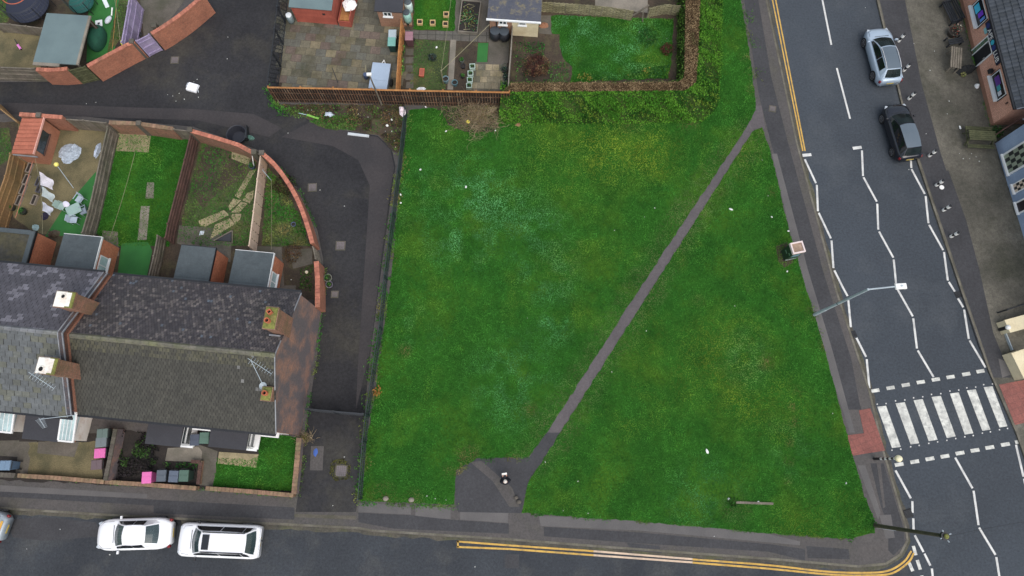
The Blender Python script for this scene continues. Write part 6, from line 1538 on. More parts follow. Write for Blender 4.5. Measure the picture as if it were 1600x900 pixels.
crumple('black_bags', 'black rubbish bags behind the lilac gate', 'bags', 214, 54, .38, .3, .5, MAT['tint'], S(30, 32, 38))
# ------------------------------------------------------------------ hedge
HED = [S(78, 130, 42), S(60, 110, 34), S(92, 142, 48), S(42, 84, 30), S(106, 136, 50)]
BRN = [S(134, 114, 86), S(114, 95, 71), S(152, 131, 100), S(100, 82, 62), S(114, 114, 76)]
def hedge():
    zt = 1.75
    ob = [Vector((q.x, q.y)) for q in ats([(778, 193), (1000, 193), (1098, 190), (1120, 168), (1126, 100), (1128, -60)], .1)]
    to = [Vector((q.x, q.y)) for q in ats([(784, 143), (1000, 142), (1072, 141), (1088, 128), (1091, 90), (1097, -60)], zt)]
    ti = [Vector((q.x, q.y)) for q in ats([(800, 129), (1000, 128), (1060, 127), (1069, 122), (1070, 90), (1072, -60)], zt)]
    ib = [Vector((q.x, q.y)) for q in ats([(806, 137), (1000, 136), (1046, 135), (1057, 128), (1058, 90), (1060, -60)], .1)]
    c0 = ob[2]
    o = thing('hedge', 'thick L shaped hedge with brown freshly clipped top and leafy green outer face', 'hedge', (c0.x, c0.y, 0.1))
    b = MB()
    ins = 0.1
    for i in range(5):
        def p(v, z): return (v.x, v.y, z)
        b.face([p(ob[i], .1), p(ob[i + 1], .1), p(to[i + 1].lerp(ob[i + 1], .08), zt - ins), p(to[i].lerp(ob[i], .08), zt - ins)], 0, S(58, 74, 36))
        b.face([p(to[i], zt - ins), p(to[i + 1], zt - ins), p(ti[i + 1], zt - ins), p(ti[i], zt - ins)], 0, S(70, 56, 40))
        b.face([p(ti[i], zt - ins), p(ti[i + 1], zt - ins), p(ib[i + 1], .1), p(ib[i], .1)], 0, S(46, 58, 28))
    b.face([p(ob[0], .1), p(to[0], zt - ins), p(ti[0], zt - ins), p(ib[0], .1)], 0, S(40, 52, 26))
    b.build('branches', MAT['leaf'], o, world=True)
    def fill(A, za, B_, zb, dens, cols, size, bulge, spread=0.9, jit=.08, seed=3):
        Vs, Cs = [], []
        for i in range(5):
            ln = ((A[i + 1] - A[i]).length + (B_[i + 1] - B_[i]).length) / 2; wd = math.hypot((B_[i] - A[i]).length, zb - za)
            n = int(ln * wd * dens); u, v = rng.uniform(0, 1, n), rng.uniform(0, 1, n)
            a0, a1, b0, b1 = [np.array([*q]) for q in (A[i], A[i + 1], B_[i], B_[i + 1])]
            X = (a0[None] * (1 - u)[:, None] + a1[None] * u[:, None]) * (1 - v)[:, None] + (b0[None] * (1 - u)[:, None] + b1[None] * u[:, None]) * v[:, None]
            Z = za + (zb - za) * v
            T = np.array([*(A[i + 1] - A[i]).normalized(), 0.0]); U = np.array([*((B_[i] + B_[i + 1] - A[i] - A[i + 1]) / 2), zb - za]); N = np.cross(T, U); N /= np.linalg.norm(N)
            if N[2] < 0: N = -N
            P3 = np.stack([X[:, 0], X[:, 1], Z], -1)
            lump = (vnoise(X[:, 0] + Z, X[:, 1], .55, seed) - .35) * bulge * np.sin(np.pi * np.clip(v, .05, .95))
            P3 += N[None] * (lump + rng.normal(0, jit, n))[:, None]
            P3[:, 2] = np.maximum(P3[:, 2], .12)
            Vs.append(cards(P3, np.tile(N, (n, 1)), size, spread=spread)); Cs.append(pick(cols, n, X[:, 0] + Z * .7, X[:, 1], .7, seed + 4, .25))
        return np.concatenate(Vs), np.concatenate(Cs)
    V1, C1 = fill(ob, .1, to, zt, 820, HED, .056, .5, jit=.11)
    V2, C2 = fill(ib, .1, ti, zt, 120, [S(70, 110, 44), S(84, 116, 50), S(60, 92, 40)], .06, .1)
    tri_object('foliage', np.concatenate([V1, V2]), np.concatenate([C1, C2]), MAT['leaf'], o, per=4)
    V3, C3 = fill(to, zt, ti, zt, 700, BRN, .042, .1, spread=1.6, jit=.05)
    tri_object('clipped_top', V3, C3, MAT['leaf'], o, per=4)
hedge()
def scrub(name, label, cat, pts, n, h, cols, size, seed=1, kind=None, z=.1):
    poly = xy(pts, z); x, y = scatter(poly, n)
    k = vnoise(x, y, .6, seed) > .25; x, y = x[k], y[k]; m = len(x)
    P3 = np.stack([x, y, z + .03 + h * rng.uniform(0, 1, m) * vnoise(x, y, .7, seed + 2)], -1)
    c = sum((Vector(p) for p in poly), Vector((0, 0))) / len(poly)
    V = cards(P3, np.tile([0, 0, 1.], (m, 1)), size) - np.array([c.x, c.y, z])
    o = tri_object(name, V, pick(cols, m, x, y, .6, seed + 4), MAT['leaf'], per=4); o.location = (c.x, c.y, z)
    return tag(o, label, cat, kind=kind or 'stuff')
bush('bare_shrub', 'dark red leafless shrub in the bed below the cream outhouse', 'shrub', 838, 108, 1.0, 0.9, [S(88, 56, 50), S(72, 48, 44), S(110, 80, 62), S(126, 104, 78), S(60, 44, 40)], .05, 1900)
bush('bare_shrub', 'small dark red shrub at the right edge of the hedged lawn', 'shrub', 1040, 80, .5, .6, [S(92, 56, 50), S(76, 50, 44)], .05, 500)
scrub('bed_plants', 'straggling green plants beside the dark red shrub on the bare bed', 'plants', [(846, 96), (888, 100), (890, 128), (850, 128)], 130, .25, LV + [S(96, 130, 84)], .06, 15)
scrub('bed_plants', 'weedy growth on the bare bed left of the dark red shrub', 'plants', [(802, 66), (822, 66), (826, 128), (804, 128)], 70, .2, LV + [S(110, 96, 66)], .06, 16)
scrub('ivy_patch', 'patch of green ground ivy below the cream outhouse', 'plant', [(818, 62), (852, 66), (850, 90), (822, 82)], 160, .3, LV, .06, 3)
scrub('border_plants', 'mixed low plants along the inside foot of the hedge', 'plants', [(905, 112), (960, 122), (1046, 100), (1048, 124), (900, 129)], 120, .5, LV + [S(130, 130, 60), S(110, 90, 60)], .07, 4)
scrub('border_plants', 'overgrown green corner where the slatted fence meets the hedge', 'plants', [(782, 128), (806, 134), (812, 160), (782, 178)], 320, 1.2, HED, .08, 5)
scrub('border_plants', 'leafy strip of climbers along the tan board fence', 'plants', [(627, 74), (633, 74), (632, 134), (625, 134)], 260, .8, LV + [S(120, 180, 80)], .06, 6)
bush('small_plant', 'rounded green plant at the head of the hedged lawn', 'plant', 1012, 60, .8, .5, LV, .06, 500)
bush('bramble', 'bare brambles sprawling inside the curved wall at its top end', 'shrub', 446, 292, .9, .5, [S(74, 54, 46), S(56, 46, 38), S(70, 90, 50), S(96, 70, 54)], .05, 800)
bush('bramble', 'dry brown weeds beside the third flat roofed extension', 'shrub', 458, 398, .7, .4, [S(100, 78, 58), S(84, 70, 50), S(124, 104, 74)], .05, 500)
scrub('weeds_bed', 'low evergreen weeds in the bed beside the curved wall stub', 'plants', [(470, 418), (490, 415), (488, 456), (468, 452)], 150, .3, [S(50, 84, 36), S(70, 100, 44)], .06, 7)
scrub('front_garden_plants', 'green and black leafy plants filling the front garden beside the first bay', 'plants', [(186, 672), (232, 676), (252, 706), (238, 736), (186, 748)], 420, .5, [S(46, 76, 38), S(64, 92, 48), S(38, 38, 38), S(54, 50, 52), S(34, 36, 32)], .06, 8)
scrub('front_border', 'strip of green plants behind the four front garden bins', 'plants', [(258, 722), (312, 724), (310, 732), (258, 730)], 200, .35, LV, .06, 9)
def twig_bush(label, px, py, r, h, n):
    q = at(px, py); o = thing('twiggy_shrub', label, 'shrub', (q.x, q.y, .1))
    b = MB()
    for i in range(n):
        a = random.uniform(0, 6.283); e = random.uniform(.1, 1.3); L = r * random.uniform(.3, .85)
        x0, y0 = random.gauss(0, r * .42), random.gauss(0, r * .34)
        p = Vector((x0, y0, 0)); d = Vector((math.cos(a) * math.cos(e), math.sin(a) * math.cos(e), math.sin(e) * h / r))
        for s_ in range(3):
            q2 = p + d * L / 3; t = random.uniform(.7, 1.15)
            b.tube(p, q2, .013 - .003 * s_, .010 - .003 * s_, 3, c=(t, t, t * .95), cap=False)
            if random.random() < .8:
                dd = (d + Vector((random.uniform(-.8, .8), random.uniform(-.8, .8), random.uniform(-.2, .5)))).normalized()
                b.tube(q2, q2 + dd * L * .3, .008, .004, 3, c=(t, t, t), cap=False)
            p = q2; d = (d + Vector((random.uniform(-.4, .4), random.uniform(-.4, .4), -.12))).normalized()
    b.build('twigs', MAT['twig'], o)
    m = int(n * 1.2); u = rng.normal(0, 1, (m, 3)); u /= np.linalg.norm(u, axis=1, keepdims=True)
    P3 = u * np.array([[r * .75, r * .6, h * .3]]) * rng.uniform(.2, 1, (m, 1)) + np.array([[0, 0, h * .35]]); P3[:, 2] = np.clip(P3[:, 2], .03, None)
    tri_object('dry_leaves', cards(P3, u, .035), pick([S(150, 136, 84), S(128, 112, 74), S(120, 124, 66), S(104, 84, 60)], m), MAT['leaf'], o, world=False, per=4)
    return o
twig_bush('big bare tangled shrub in front of the slatted fence', 747, 183, 1.8, 1.25, 460)
twig_bush('bare reddish climber at the corner of the black painted gable', 478, 684, .55, 1.0, 120)
scrub('dead_leaves', 'drift of dead leaves and brambles under the slatted fence', 'leaf litter', [(440, 164), (632, 165), (628, 236), (612, 228), (590, 208), (548, 200), (506, 192), (470, 176)], 260, .15, [S(88, 68, 50), S(70, 60, 46), S(66, 78, 44), S(120, 98, 70), S(52, 46, 40), S(60, 52, 44)], .055, 10, kind='stuff')
scrub('dead_leaves', 'brown leaf litter round the tangled shrub', 'leaf litter', [(690, 172), (795, 172), (790, 195), (768, 206), (735, 208), (700, 195)], 70, .06, [S(120, 92, 66), S(96, 76, 56), S(140, 116, 84)], .05, 12, kind='stuff')
scrub('dry_flowers', 'clump of dry orange stems by the railing fence', 'plant', [(580, 604), (594, 602), (598, 616), (584, 622)], 260, .5, [S(186, 140, 70), S(150, 108, 60)], .06, 13)
scrub('small_weed', 'dark green weed clump at the end of the fallen rail', 'plant', [(1136, 776), (1152, 778), (1150, 794), (1134, 790)], 200, .35, [S(40, 80, 30), S(56, 96, 40)], .07, 14)
b = MB(); o = thing('path_stones', 'pair of small boulders at the edge of the paved entrance', 'stones', at(811, 784)); b.sphere((0, 0, .1), .16, 10, 6, (1, .8, .7)); b.sphere((-.18, .25, .08), .13, 10, 6, (1, .9, .7)); b.build('stone', MAT['concrete_d'], o)
for px, py, lb in ((603, 779, 'rounded pale stone at the bottom edge of the grass, left of the pair'), (643, 781, 'rounded pale stone at the bottom edge of the grass, right of the pair')):
    b = MB(); b.sphere((0, 0, .08), .17, 10, 6, (1.1, .9, .7)); o = b.build('boulder', MAT['concrete']); o.location = at(px, py); tag(o, lb, 'boulder')
b = MB(); b.beam(at(1150, 785, .16), at(1208, 787, .16), .14, .1); o = b.build('timber_rail', MAT['wood'], loc=at(1150, 785)); tag(o, 'weathered timber rail lying on the grass near the bottom corner', 'rail')

# ================================================================== BUILDINGS ON THE RIGHT
CAMP = Vector((0, 0, CAM_H))
class Plane:
    """upright wall plane through two plan points; gives (distance along, height) of a spot seen on it"""
    def __init__(s, pa, pb, za=.1):
        s.a, s.b = at(pa[0], pa[1], za), at(pb[0], pb[1], za); s.a.z = s.b.z = 0
        s.u = (s.b - s.a).normalized(); s.n = Vector((-s.u.y, s.u.x, 0))
    def hit(s, px, py):
        d = at(px, py, 0) - CAMP
        t = (s.a - CAMP).dot(s.n) / d.dot(s.n)
        p = CAMP + d * t
        return (p - s.a).dot(s.u), p.z
    def pos(s, l, z, out=0.0): 
        p = s.a + s.u * l - s.n * out if False else s.a + s.u * l + s.n * out; p.z = z; return p
# pub: facade origin at its south corner, running north; outward is to the west
PF = Plane((1548, 196), (1499, 0))
PROT = math.atan2(PF.u.y, PF.u.x) - math.pi / 2          # local y runs along the facade, local x into the building
pub = thing('pub', 'salmon brick pub with dark tiled roof, posters in its windows and a black entrance', 'pub', (PF.a.x, PF.a.y, 0.0), PROT)
PH, PL, PD = 2.95, 22.0, 9.0
b = MB(); b.box(0, 0, 0, PD, PL, PH - .1); b.build('wall', MAT['brick_salmon'], pub)
b = MB(); b.box(-.03, -.02, 0, -.003, PL, .42); b.build('plinth', M('pub_plinth', S(150, 112, 92), S(136, 100, 82), var=.15), pub)
def pan_tile(x, s_): return j(lerp3(S(66, 72, 80), S(54, 60, 66), random.random()), .1)
b = MB(); bb = MB()
n = 14; L_ = 5.2; rise = .5
for k in range(n):          # courses run along the building
    x0, x1 = -.35 + k * .36, -.35 + (k + 1) * .36 + .02
    z0, z1 = PH + .02 + k * .36 * rise, PH + .02 + (k + 1) * .36 * rise
    y = -.3
    while y < 13:
        y1 = y + .3; c = pan_tile(0, 0); m_ = y + .15
        b.face([(x0, y + .005, z0 + .035), (x0, m_, z0 + .065), (x1, m_, z1 + .03), (x1, y + .005, z1)][::-1], 0, c)
        b.face([(x0, m_, z0 + .065), (x0, y1 - .005, z0 + .035), (x1, y1 - .005, z1), (x1, m_, z1 + .03)][::-1], 0, c)
        b.face([(x0, y + .005, z0 - .01), (x0, y1 - .005, z0 - .01), (x0, y1 - .005, z0 + .035), (x0, m_, z0 + .065), (x0, y + .005, z0 + .035)][::-1], 0, j(c, .1))
        y = y1
R_ = b.build('roof', MAT['slate'], pub)
b = MB(); b.hexa([(-.33, -.28, PH - .09), (PD, -.28, PH - .09), (PD, PL, PH - .09), (-.33, PL, PH - .09)], [(-.33, -.28, PH + .005), (L_ - .35, -.28, PH + .005 + L_ * rise), (L_ - .35, PL, PH + .005 + L_ * rise), (-.33, PL, PH + .005)]); b.build('roof_deck', MAT['felt_dark'], pub)
b = MB(); b.beam((-.42, -.3, PH - .02), (-.42, PL, PH - .02), .13, .11); b.build('gutter', MAT['black'], pub)
b = MB(); b.beam((-.3, -.31, PH + .03), (L_ - .4, -.31, PH + .03 + (L_ - .1) * rise), .05, .1); b.build('bargeboard', MAT['lead'], pub)
def facade_box(PL_, m, c4px, out0, out1, c=(1, 1, 1), flip=1):
    """box standing proud of a facade between two seen corners"""
    (l0, z0), (l1, z1) = PL_.hit(*c4px[0]), PL_.hit(*c4px[1])
    l0, l1 = sorted((l0, l1)); z0, z1 = sorted((z0, z1))
    m.box(-out1, l0, z0, -out0, l1, z1, 0, c); return l0, l1, z0, z1
pcol = {'cyan': S(70, 190, 226), 'violet': S(120, 60, 210), 'navy': S(30, 36, 70), 'blue': S(96, 150, 220), 'mauve': S(92, 52, 140), 'teal': S(60, 150, 160), 'pale': S(200, 206, 214)}
def pub_window(pa, pb, posters):
    (l0, z0), (l1, z1) = PF.hit(*pa), PF.hit(*pb); l0, l1 = sorted((l0, l1)); z1 = min(z1, 2.4)
    f = MB(); f.box(-.1, l0, z0 - .1, -.003, l1, z0); f.box(-.05, l0, z0 + .001, -.003, l0 + .06, z1); f.box(-.05, l1 - .06, z0 + .001, -.003, l1, z1); f.box(-.05, l0 + .061, z1 - .06, -.003, l1 - .061, z1)
    f.box(-.3, l0 - .04, z0 - .099, -.101, l1 + .04, z0 + .01)
    F = f.build('window', MAT['upvc'], pub)
    g = MB(); g.box(-.03, l0 + .061, z0 + .002, -.004, l1 - .061, z1 - .061); g.build('pane', MAT['autoglass_dark'], F)
    s_ = MB(); s_.box(-.06, l0 - .05, z0 - .1, -.004, l0 - .002, z1); s_.box(-.06, l1 + .002, z0 - .1, -.004, l1 + .05, z1); s_.build('surround', MAT['black'], F)
    for (u0, v0, u1, v1, c) in posters:
        p = MB(); p.box(-.036, l0 + (l1 - l0) * u0, z0 + (z1 - z0) * v0, -.0305, l0 + (l1 - l0) * u1, z0 + (z1 - z0) * v1, 0, pcol[c]); p.build('poster', MAT['tint'], F)
pub_window((1560, 157), (1563, 108), [(.5, .2, .85, .75, 'mauve'), (.3, .2, .5, .6, 'teal'), (.12, .15, .28, .55, 'pale')])
pub_window((1529, 43), (1535, -6), [(.55, .1, .9, .6, 'cyan'), (.3, .25, .5, .75, 'violet'), (.1, .3, .22, .8, 'blue')])
(l0, z0), (l1, z1) = PF.hit(1530, 102), PF.hit(1523, 75)
l0, l1 = sorted((l0, l1)); zd = 1.94
f = MB(); f.box(-.09, l0, .1, -.003, l0 + .08, zd); f.box(-.09, l1 - .42, .1, -.003, l1 - .36, zd); f.box(-.09, l1 - .06, .1, -.003, l1, zd); f.box(-.09, l0 + .081, zd - .08, -.003, l1 - .061, zd); D = f.build('entrance', MAT['upvc'], pub)
g = MB(); g.box(-.04, l0 + .081, .12, -.004, l1 - .421, zd - .081); g.build('door', MAT['black'], D)
g = MB()
for k in range(4): g.box(-.05, l1 - .355, .2 + k * .42, -.004, l1 - .065, .55 + k * .42)
g.build('notice_board', M('notice_board', S(92, 120, 92), S(74, 98, 80), var=.2, fine=14), D)
g = MB(); g.box(-.08, l0 + .15, .95, -.042, l0 + .19, 1.15); g.build('handle', MAT['chrome'], D)
# dark blue fascia board with white lettering
sA, sB = PF.hit(1546, 32)[0], PF.hit(1566, 96)[0]; s0, s1 = min(sA, sB), max(sA, sB)
b = MB(); b.box(-.1, s0, 1.97, -.004, s1, 2.45, 0, S(28, 34, 60)); SG = b.build('sign_board', MAT['tint'], pub)
def letters(txt, parent, size, loc, mat, rot):
    cu = bpy.data.curves.new('lettering', 'FONT'); cu.body = txt; cu.size = size; cu.extrude = .008; cu.align_x = 'CENTER'; cu.align_y = 'CENTER'
    tmp = bpy.data.objects.new('lettering', cu); COL.objects.link(tmp)
    dg = bpy.context.evaluated_depsgraph_get(); me = bpy.data.meshes.new_from_object(tmp.evaluated_get(dg))
    bpy.data.objects.remove(tmp)
    a = me.attributes.new('Col', 'FLOAT_COLOR', 'FACE'); a.data.foreach_set('color', [1.0] * 4 * len(me.polygons))
    me.materials.clear(); me.materials.append(mat)
    o = bpy.data.objects.new('lettering', me); COL.objects.link(o); o.parent = parent; o.location = loc; o.rotation_euler = rot; return o
fr = Matrix(((0, 0, -1), (-1, 0, 0), (0, 1, 0))).to_euler()       # reads from the street: text runs south, faces west
letters('APE', SG, .5, (-.112, s1 - (s1 - s0) * .31, 2.19), MAT['white'], fr); letters('LUB', SG, .5, (-.112, s1 - (s1 - s0) * .83, 2.19), MAT['white'], fr)
for k, c in ((.1, S(40, 56, 120)), (.5, S(64, 190, 214)), (.62, S(44, 60, 128))):
    b = MB(); y = s1 - (s1 - s0) * k; n = 16; b.face([(-.104, y + .18 * math.cos(t), 2.19 + .18 * math.sin(t)) for t in [2 * math.pi * i / n for i in range(n)]], 0, c); b.build('emblem', MAT['tint'], SG)
b = MB(); y, z = PF.hit(1541, 48); b.obox(-.05, y, z - .12, .05, .42, .3, 0, c=S(140, 196, 200)); b.build('wall_plaque', MAT['tint'], pub)
y, z = PF.hit(1548, 108); b = MB(); b.obox(-.25, y - .3, 1.45, .26, .3, .26); b.beam((-.2, y - .3, 1.55), (-.003, y - .3, 1.75), .05, .05); b.build('wall_lamp', MAT['black'], pub, bevel=.02)
y, z = PF.hit(1574, 161); b = MB(); b.obox(-.04, y, z - .1, .07, .1, .2); b.build('security_box', MAT['wood_dark'], pub)
window(pub, 2.2, 0, 1.0, 1.0, 1.0, '-y')
# blue rendered building
BF = Plane((1555, 224), (1592, 346))
BR_ = math.atan2(-BF.u.y, -BF.u.x) - math.pi / 2
blue = thing('rendered_building', 'blue grey rendered building with black and white chequered window fronts', 'building', (BF.a.x, BF.a.y, 0.0), BR_)
def bl(px, py):
    l, z = BF.hit(px, py); return -l, z
b = MB(); b.box(0, -16, 0, 8, 0, 5.4); b.build('wall', MAT['blue_render'], blue)
b = MB(); b.hexa([(-.2, -16.2, 5.401), (8.2, -16.2, 5.401), (8.2, .2, 5.401), (-.2, .2, 5.401)], [(-.2, -16.2, 5.5), (4, -16.2, 7.6), (4, .2, 7.6), (-.2, .2, 5.5)]); b.build('roof', MAT['felt_dark'], blue)
def chequer(pa, pb, ztop, frame=.12, dark=S(38, 42, 42), light=S(150, 160, 140), nx=5, nz_=5, nm='chequered_window', plain=False):
    l0, z0 = bl(*pa); l1, z1 = bl(*pb); l0, l1 = sorted((l0, l1)); z0 = min(z0, z1)
    f = MB(); f.box(-.08, l0, z0, -.003, l0 + frame, ztop); f.box(-.08, l1 - frame, z0, -.003, l1, ztop); f.box(-.08, l0 + frame + .001, ztop - frame, -.003, l1 - frame - .001, ztop); f.box(-.16, l0 - .04, z0 - .12, -.003, l1 + .04, z0 - .001)
    F = f.build(nm, MAT['upvc'], blue)
    g = MB(); y0, y1, a0, a1 = l0 + frame + .002, l1 - frame - .002, z0, ztop - frame - .002
    if plain: g.box(-.03, y0, a0, -.004, y1, a1, 0, S(40, 34, 38))
    else:
        for i in range(nx):
            for k in range(nz_):
                g.box(-.03, y0 + (y1 - y0) * i / nx, a0 + (a1 - a0) * k / nz_, -.004, y0 + (y1 - y0) * (i + 1) / nx, a0 + (a1 - a0) * (k + 1) / nz_, 0, j(dark if (i + k) % 2 else light, .1))
    g.build('pane', MAT['tint'], F)
chequer((1568, 241), (1579, 273), 2.9)
chequer((1583, 288), (1588, 302), 2.3, .06, S(34, 32, 34), S(214, 196, 176), 3, 6, 'chequered_door')
chequer((1588, 316), (1594, 334), 2.6, .1, plain=True, nm='dark_window')
l, z = bl(1585, 200); b = MB(); b.box(-.02, -.9, 3.4, -.003, -.1, 3.9, 0, S(206, 120, 120)); b.box(-.02, -1.9, 3.5, -.003, -1.0, 3.8, 0, S(206, 216, 226)); b.build('sign_panel', MAT['tint'], blue)
board_fence('maroon boarded gate between the pub and the blue rendered building', [(1567, 203), (1592, 187)], 1.5, 'wood_dark', name='side_gate', every=1.2, bw=.2)
bush('corner_weeds', 'weedy plants in the gap between the pub and the blue rendered building', 'plant', 1553, 208, .5, .5, LV + [S(40, 50, 34)], .06, 260)
drum('white_cap', 'x', 'x', 0, 0, 1, 1, (1, 1, 1), (1, 1, 1)) if False else None
# benches on the forecourt
def bench(name, label, px, py, rz, L_, mat, cat='bench', slats=4, back=True, table=False):
    q = at(px, py, .45); o = thing(name, label, cat, (q.x, q.y, .1), rz)
    b = MB(); zt = .72 if table else .42
    for k in range(slats): b.obox(0, -.22 + k * .16, zt, L_, .12, .04, c=(random.uniform(.85, 1.1),) * 3)
    b.build('seat' if not table else 'tabletop', MAT[mat], o)
    if back:
        b = MB()
        for z in (.55, .7, .85): b.beam((-L_ / 2, .38 + (z - .5) * .2, z), (L_ / 2, .38 + (z - .5) * .2, z), .03, .1)
        b.build('backrest', MAT[mat], o)
    for sx in (-1, 1):
        for y in (-.2, .34):
            b = MB(); b.box(sx * L_ * .44 - .04, y - .04, 0, sx * L_ * .44 + .04, y + .04, zt - .001 if (y < 0 or not back) else .9); b.build('leg', MAT[mat], o)
        if back: b = MB(); b.beam((sx * L_ * .44, -.3, .63), (sx * L_ * .44, .4, .65), .09, .05); b.build('armrest', MAT[mat], o)
    return o
def picnic():
    q = at(1529, 216, .4); o = thing('picnic_table', 'moss covered green picnic table between the pub corner and the blue rendered building', 'picnic table', (q.x, q.y, .1), -.06)
    b = MB()
    for k in range(5): b.obox(0, -.3 + k * .15, .7, 1.85, .13, .04, c=(random.uniform(.8, 1.15),) * 3)
    b.build('tabletop', MAT['wood_moss'], o)
    for sg in (-1, 1):
        b = MB()
        for k in range(2): b.obox(0, sg * (.62 + .14 * k), .42, 1.85, .12, .04, c=(random.uniform(.75, 1.0),) * 3)
        b.build('seat', MAT['wood_moss'], o)
        b = MB(); x = sg * .86
        b.beam((x, -.8, .39), (x, .8, .39), .07, .06); b.beam((x, -.45, 0), (x, -.2, .69), .07, .08); b.beam((x, .45, 0), (x, .2, .69), .07, .08); b.beam((x, -.36, .672), (x, .36, .672), .07, .05)
        b.build('leg_frame', MAT['wood_moss'], o)
picnic()
bench('pub_table', 'slatted weathered timber pub table outside the pub entrance', 1491, 95, 1.36, 1.7, 'wood', 'table', 5, False, True)
bench('pub_bench', 'black painted bench along the pub wall near the top edge', 1484, 20, 1.83 + math.pi, 1.9, 'iron', 'bench', 4)
bench('pub_bench', 'black narrow bench end on beside the flower tub', 1492, 64, .2, 1.1, 'iron', 'bench', 3, False)
pot('flower tub with scattered blossoms between the two black pub benches', 1486, 54, .4, .4, S(60, 56, 52), ([S(150, 70, 60), S(220, 210, 190), S(60, 90, 50), S(190, 110, 90)], 1.3))
crumple('folded_parasol', 'collapsed black parasol lying below the slatted pub table', 'parasol', 1507, 110, .9, .35, .5, MAT['cloth'], S(38, 40, 42), rz=.15, n=12)
bush('potted_fern', 'small yellow green plant at the foot of the collapsed parasol', 'plant', 1503, 118, .2, .3, [S(150, 150, 100), S(90, 110, 60)], .05, 120)
crumple('white_bag', 'white crumpled bag by the pub wall below the collapsed parasol', 'bag', 1526, 135, .16, .22, .25, MAT['cloth'], S(240, 240, 238))

# ================================================================== STREET FURNITURE
def bollard(label, px, py, h=.95):
    q = at(px, py, .1); o = thing('bollard', label, 'bollard', q, 0, 'black and white bollards along the kerb')
    b = MB(); b.lathe([(.11, 0), (.1, .08), (.085, .1), (.08, h - .12), (.1, h - .1), (.1, h - .05), (.05, h)], n=14, c=(1, 1, 1)); b.build('post', MAT['black'], o, smooth=False)
    for za, zb in ((.06, .27), (.6, .88)):
        b = MB(); b.lathe([(.112, h * za), (.108, h * zb)], n=14); b.build('white_band', MAT['white'], o)
for px, py, lb in ((1403, 65, 'bollard beside the windscreen of the silver hatchback'), (1411, 111, 'bollard beside the rear of the silver hatchback'), (1419, 155, 'bollard standing between the silver and the black hatchback'), (1451, 244, 'bollard beside the tail of the black hatchback'),
                   (1462, 290, 'bollard next to a round white disc on the pavement'), (1473, 329, 'sixth bollard down the kerb from the silver hatchback'), (1485, 370, 'lowest bollard of the kerbside row, with a pale top')):
    bollard(lb, px, py)
b = MB(); b.lathe([(.16, 0), (.16, .05), (.001, .06)], n=18); o = b.build('white_disc', MAT['white']); o.location = at(1471, 293); tag(o, 'round white disc lying by the kerbside bollards', 'disc')
q = at(1562, 515); o = thing('marker_post', 'black post with a round white head beside the stained sandstone wall', 'post', q); b = MB(); b.tube((0, 0, 0), (0, 0, .7), .12, .12, 12); b.build('post', MAT['black'], o); b = MB(); b.sphere((0, 0, .78), .16, 14, 10); b.build('head', MAT['white'], o, smooth=True)
q = at(1594, 583); o = thing('marker_post', 'black post with grey head at the right edge above the red crossing paving', 'post', q); b = MB(); b.tube((0, 0, 0), (0, 0, .9), .06, .06, 12); b.build('post', MAT['black'], o); b = MB(); b.sphere((0, 0, .94), .1, 12, 8); b.build('head', MAT['steel'], o, smooth=True)
def beacon(label, bpx, h):
    q = at(*bpx, .1); o = thing('belisha_beacon', label, 'beacon', q)
    n = 10
    for k in range(n):
        b = MB(); z0, z1 = h * k / n, h * (k + 1) / n; b.tube((0, 0, z0), (0, 0, z1 - .001), .085 if k < 3 else .072, None, 14); b.build('pole_band', MAT['black' if k % 2 == 0 or k < 2 else 'white'], o)
    b = MB(); b.lathe([(.06, h), (.17, h + .1), (.205, h + .22), (.16, h + .36), (.001, h + .42)], n=20); b.build('globe', MAT['globe'], o, smooth=True)
beacon('black and white striped crossing beacon with pale yellow globe by the left red paving', (1366, 717), 2.55)
beacon('second crossing beacon standing beyond the right edge of the road', (1640, 596), 2.55)
# street lamp
a, t, hd = at(1272, 492, .1), at(1357, 452, 6.9), at(1405, 447, 7.3)
o = thing('street_lamp', 'tall pale grey street lamp reaching over the main road', 'street lamp', a)
def lampbuild():
    b = MB(); b.tube(a, a.lerp(t, .24), .1, .1, 12); b.build('base', MAT['steel'], o, world=True)
    b = MB(); b.tube(a.lerp(t, .241), t, .085, .07, 12); b.build('column', MAT['steel'], o, world=True)
    b = MB(); P = [t - Vector((0, 0, .03)), hd]; b.path_tube(P, .045, 8); b.build('arm', MAT['steel'], o, world=True)
    d = (hd - t); r = math.atan2(d.y, d.x)
    b = MB(); b.obox(hd.x + .1, hd.y, 7.25, .66, .36, .1, r, tx=.9, ty=.8); b.build('lantern', MAT['white'], o, world=True, bevel=.02)
    b = MB(); b.obox(hd.x + .12, hd.y, 7.352, .12, .08, .05, r); b.build('sensor', MAT['steel'], o, world=True)
    c = a.lerp(t, .48); b = MB(); b.tube(c - Vector((0, 0, .04)), c + Vector((0, 0, .04)), .085, None, 12); b.build('collar', MAT['iron'], o, world=True)
lampbuild()
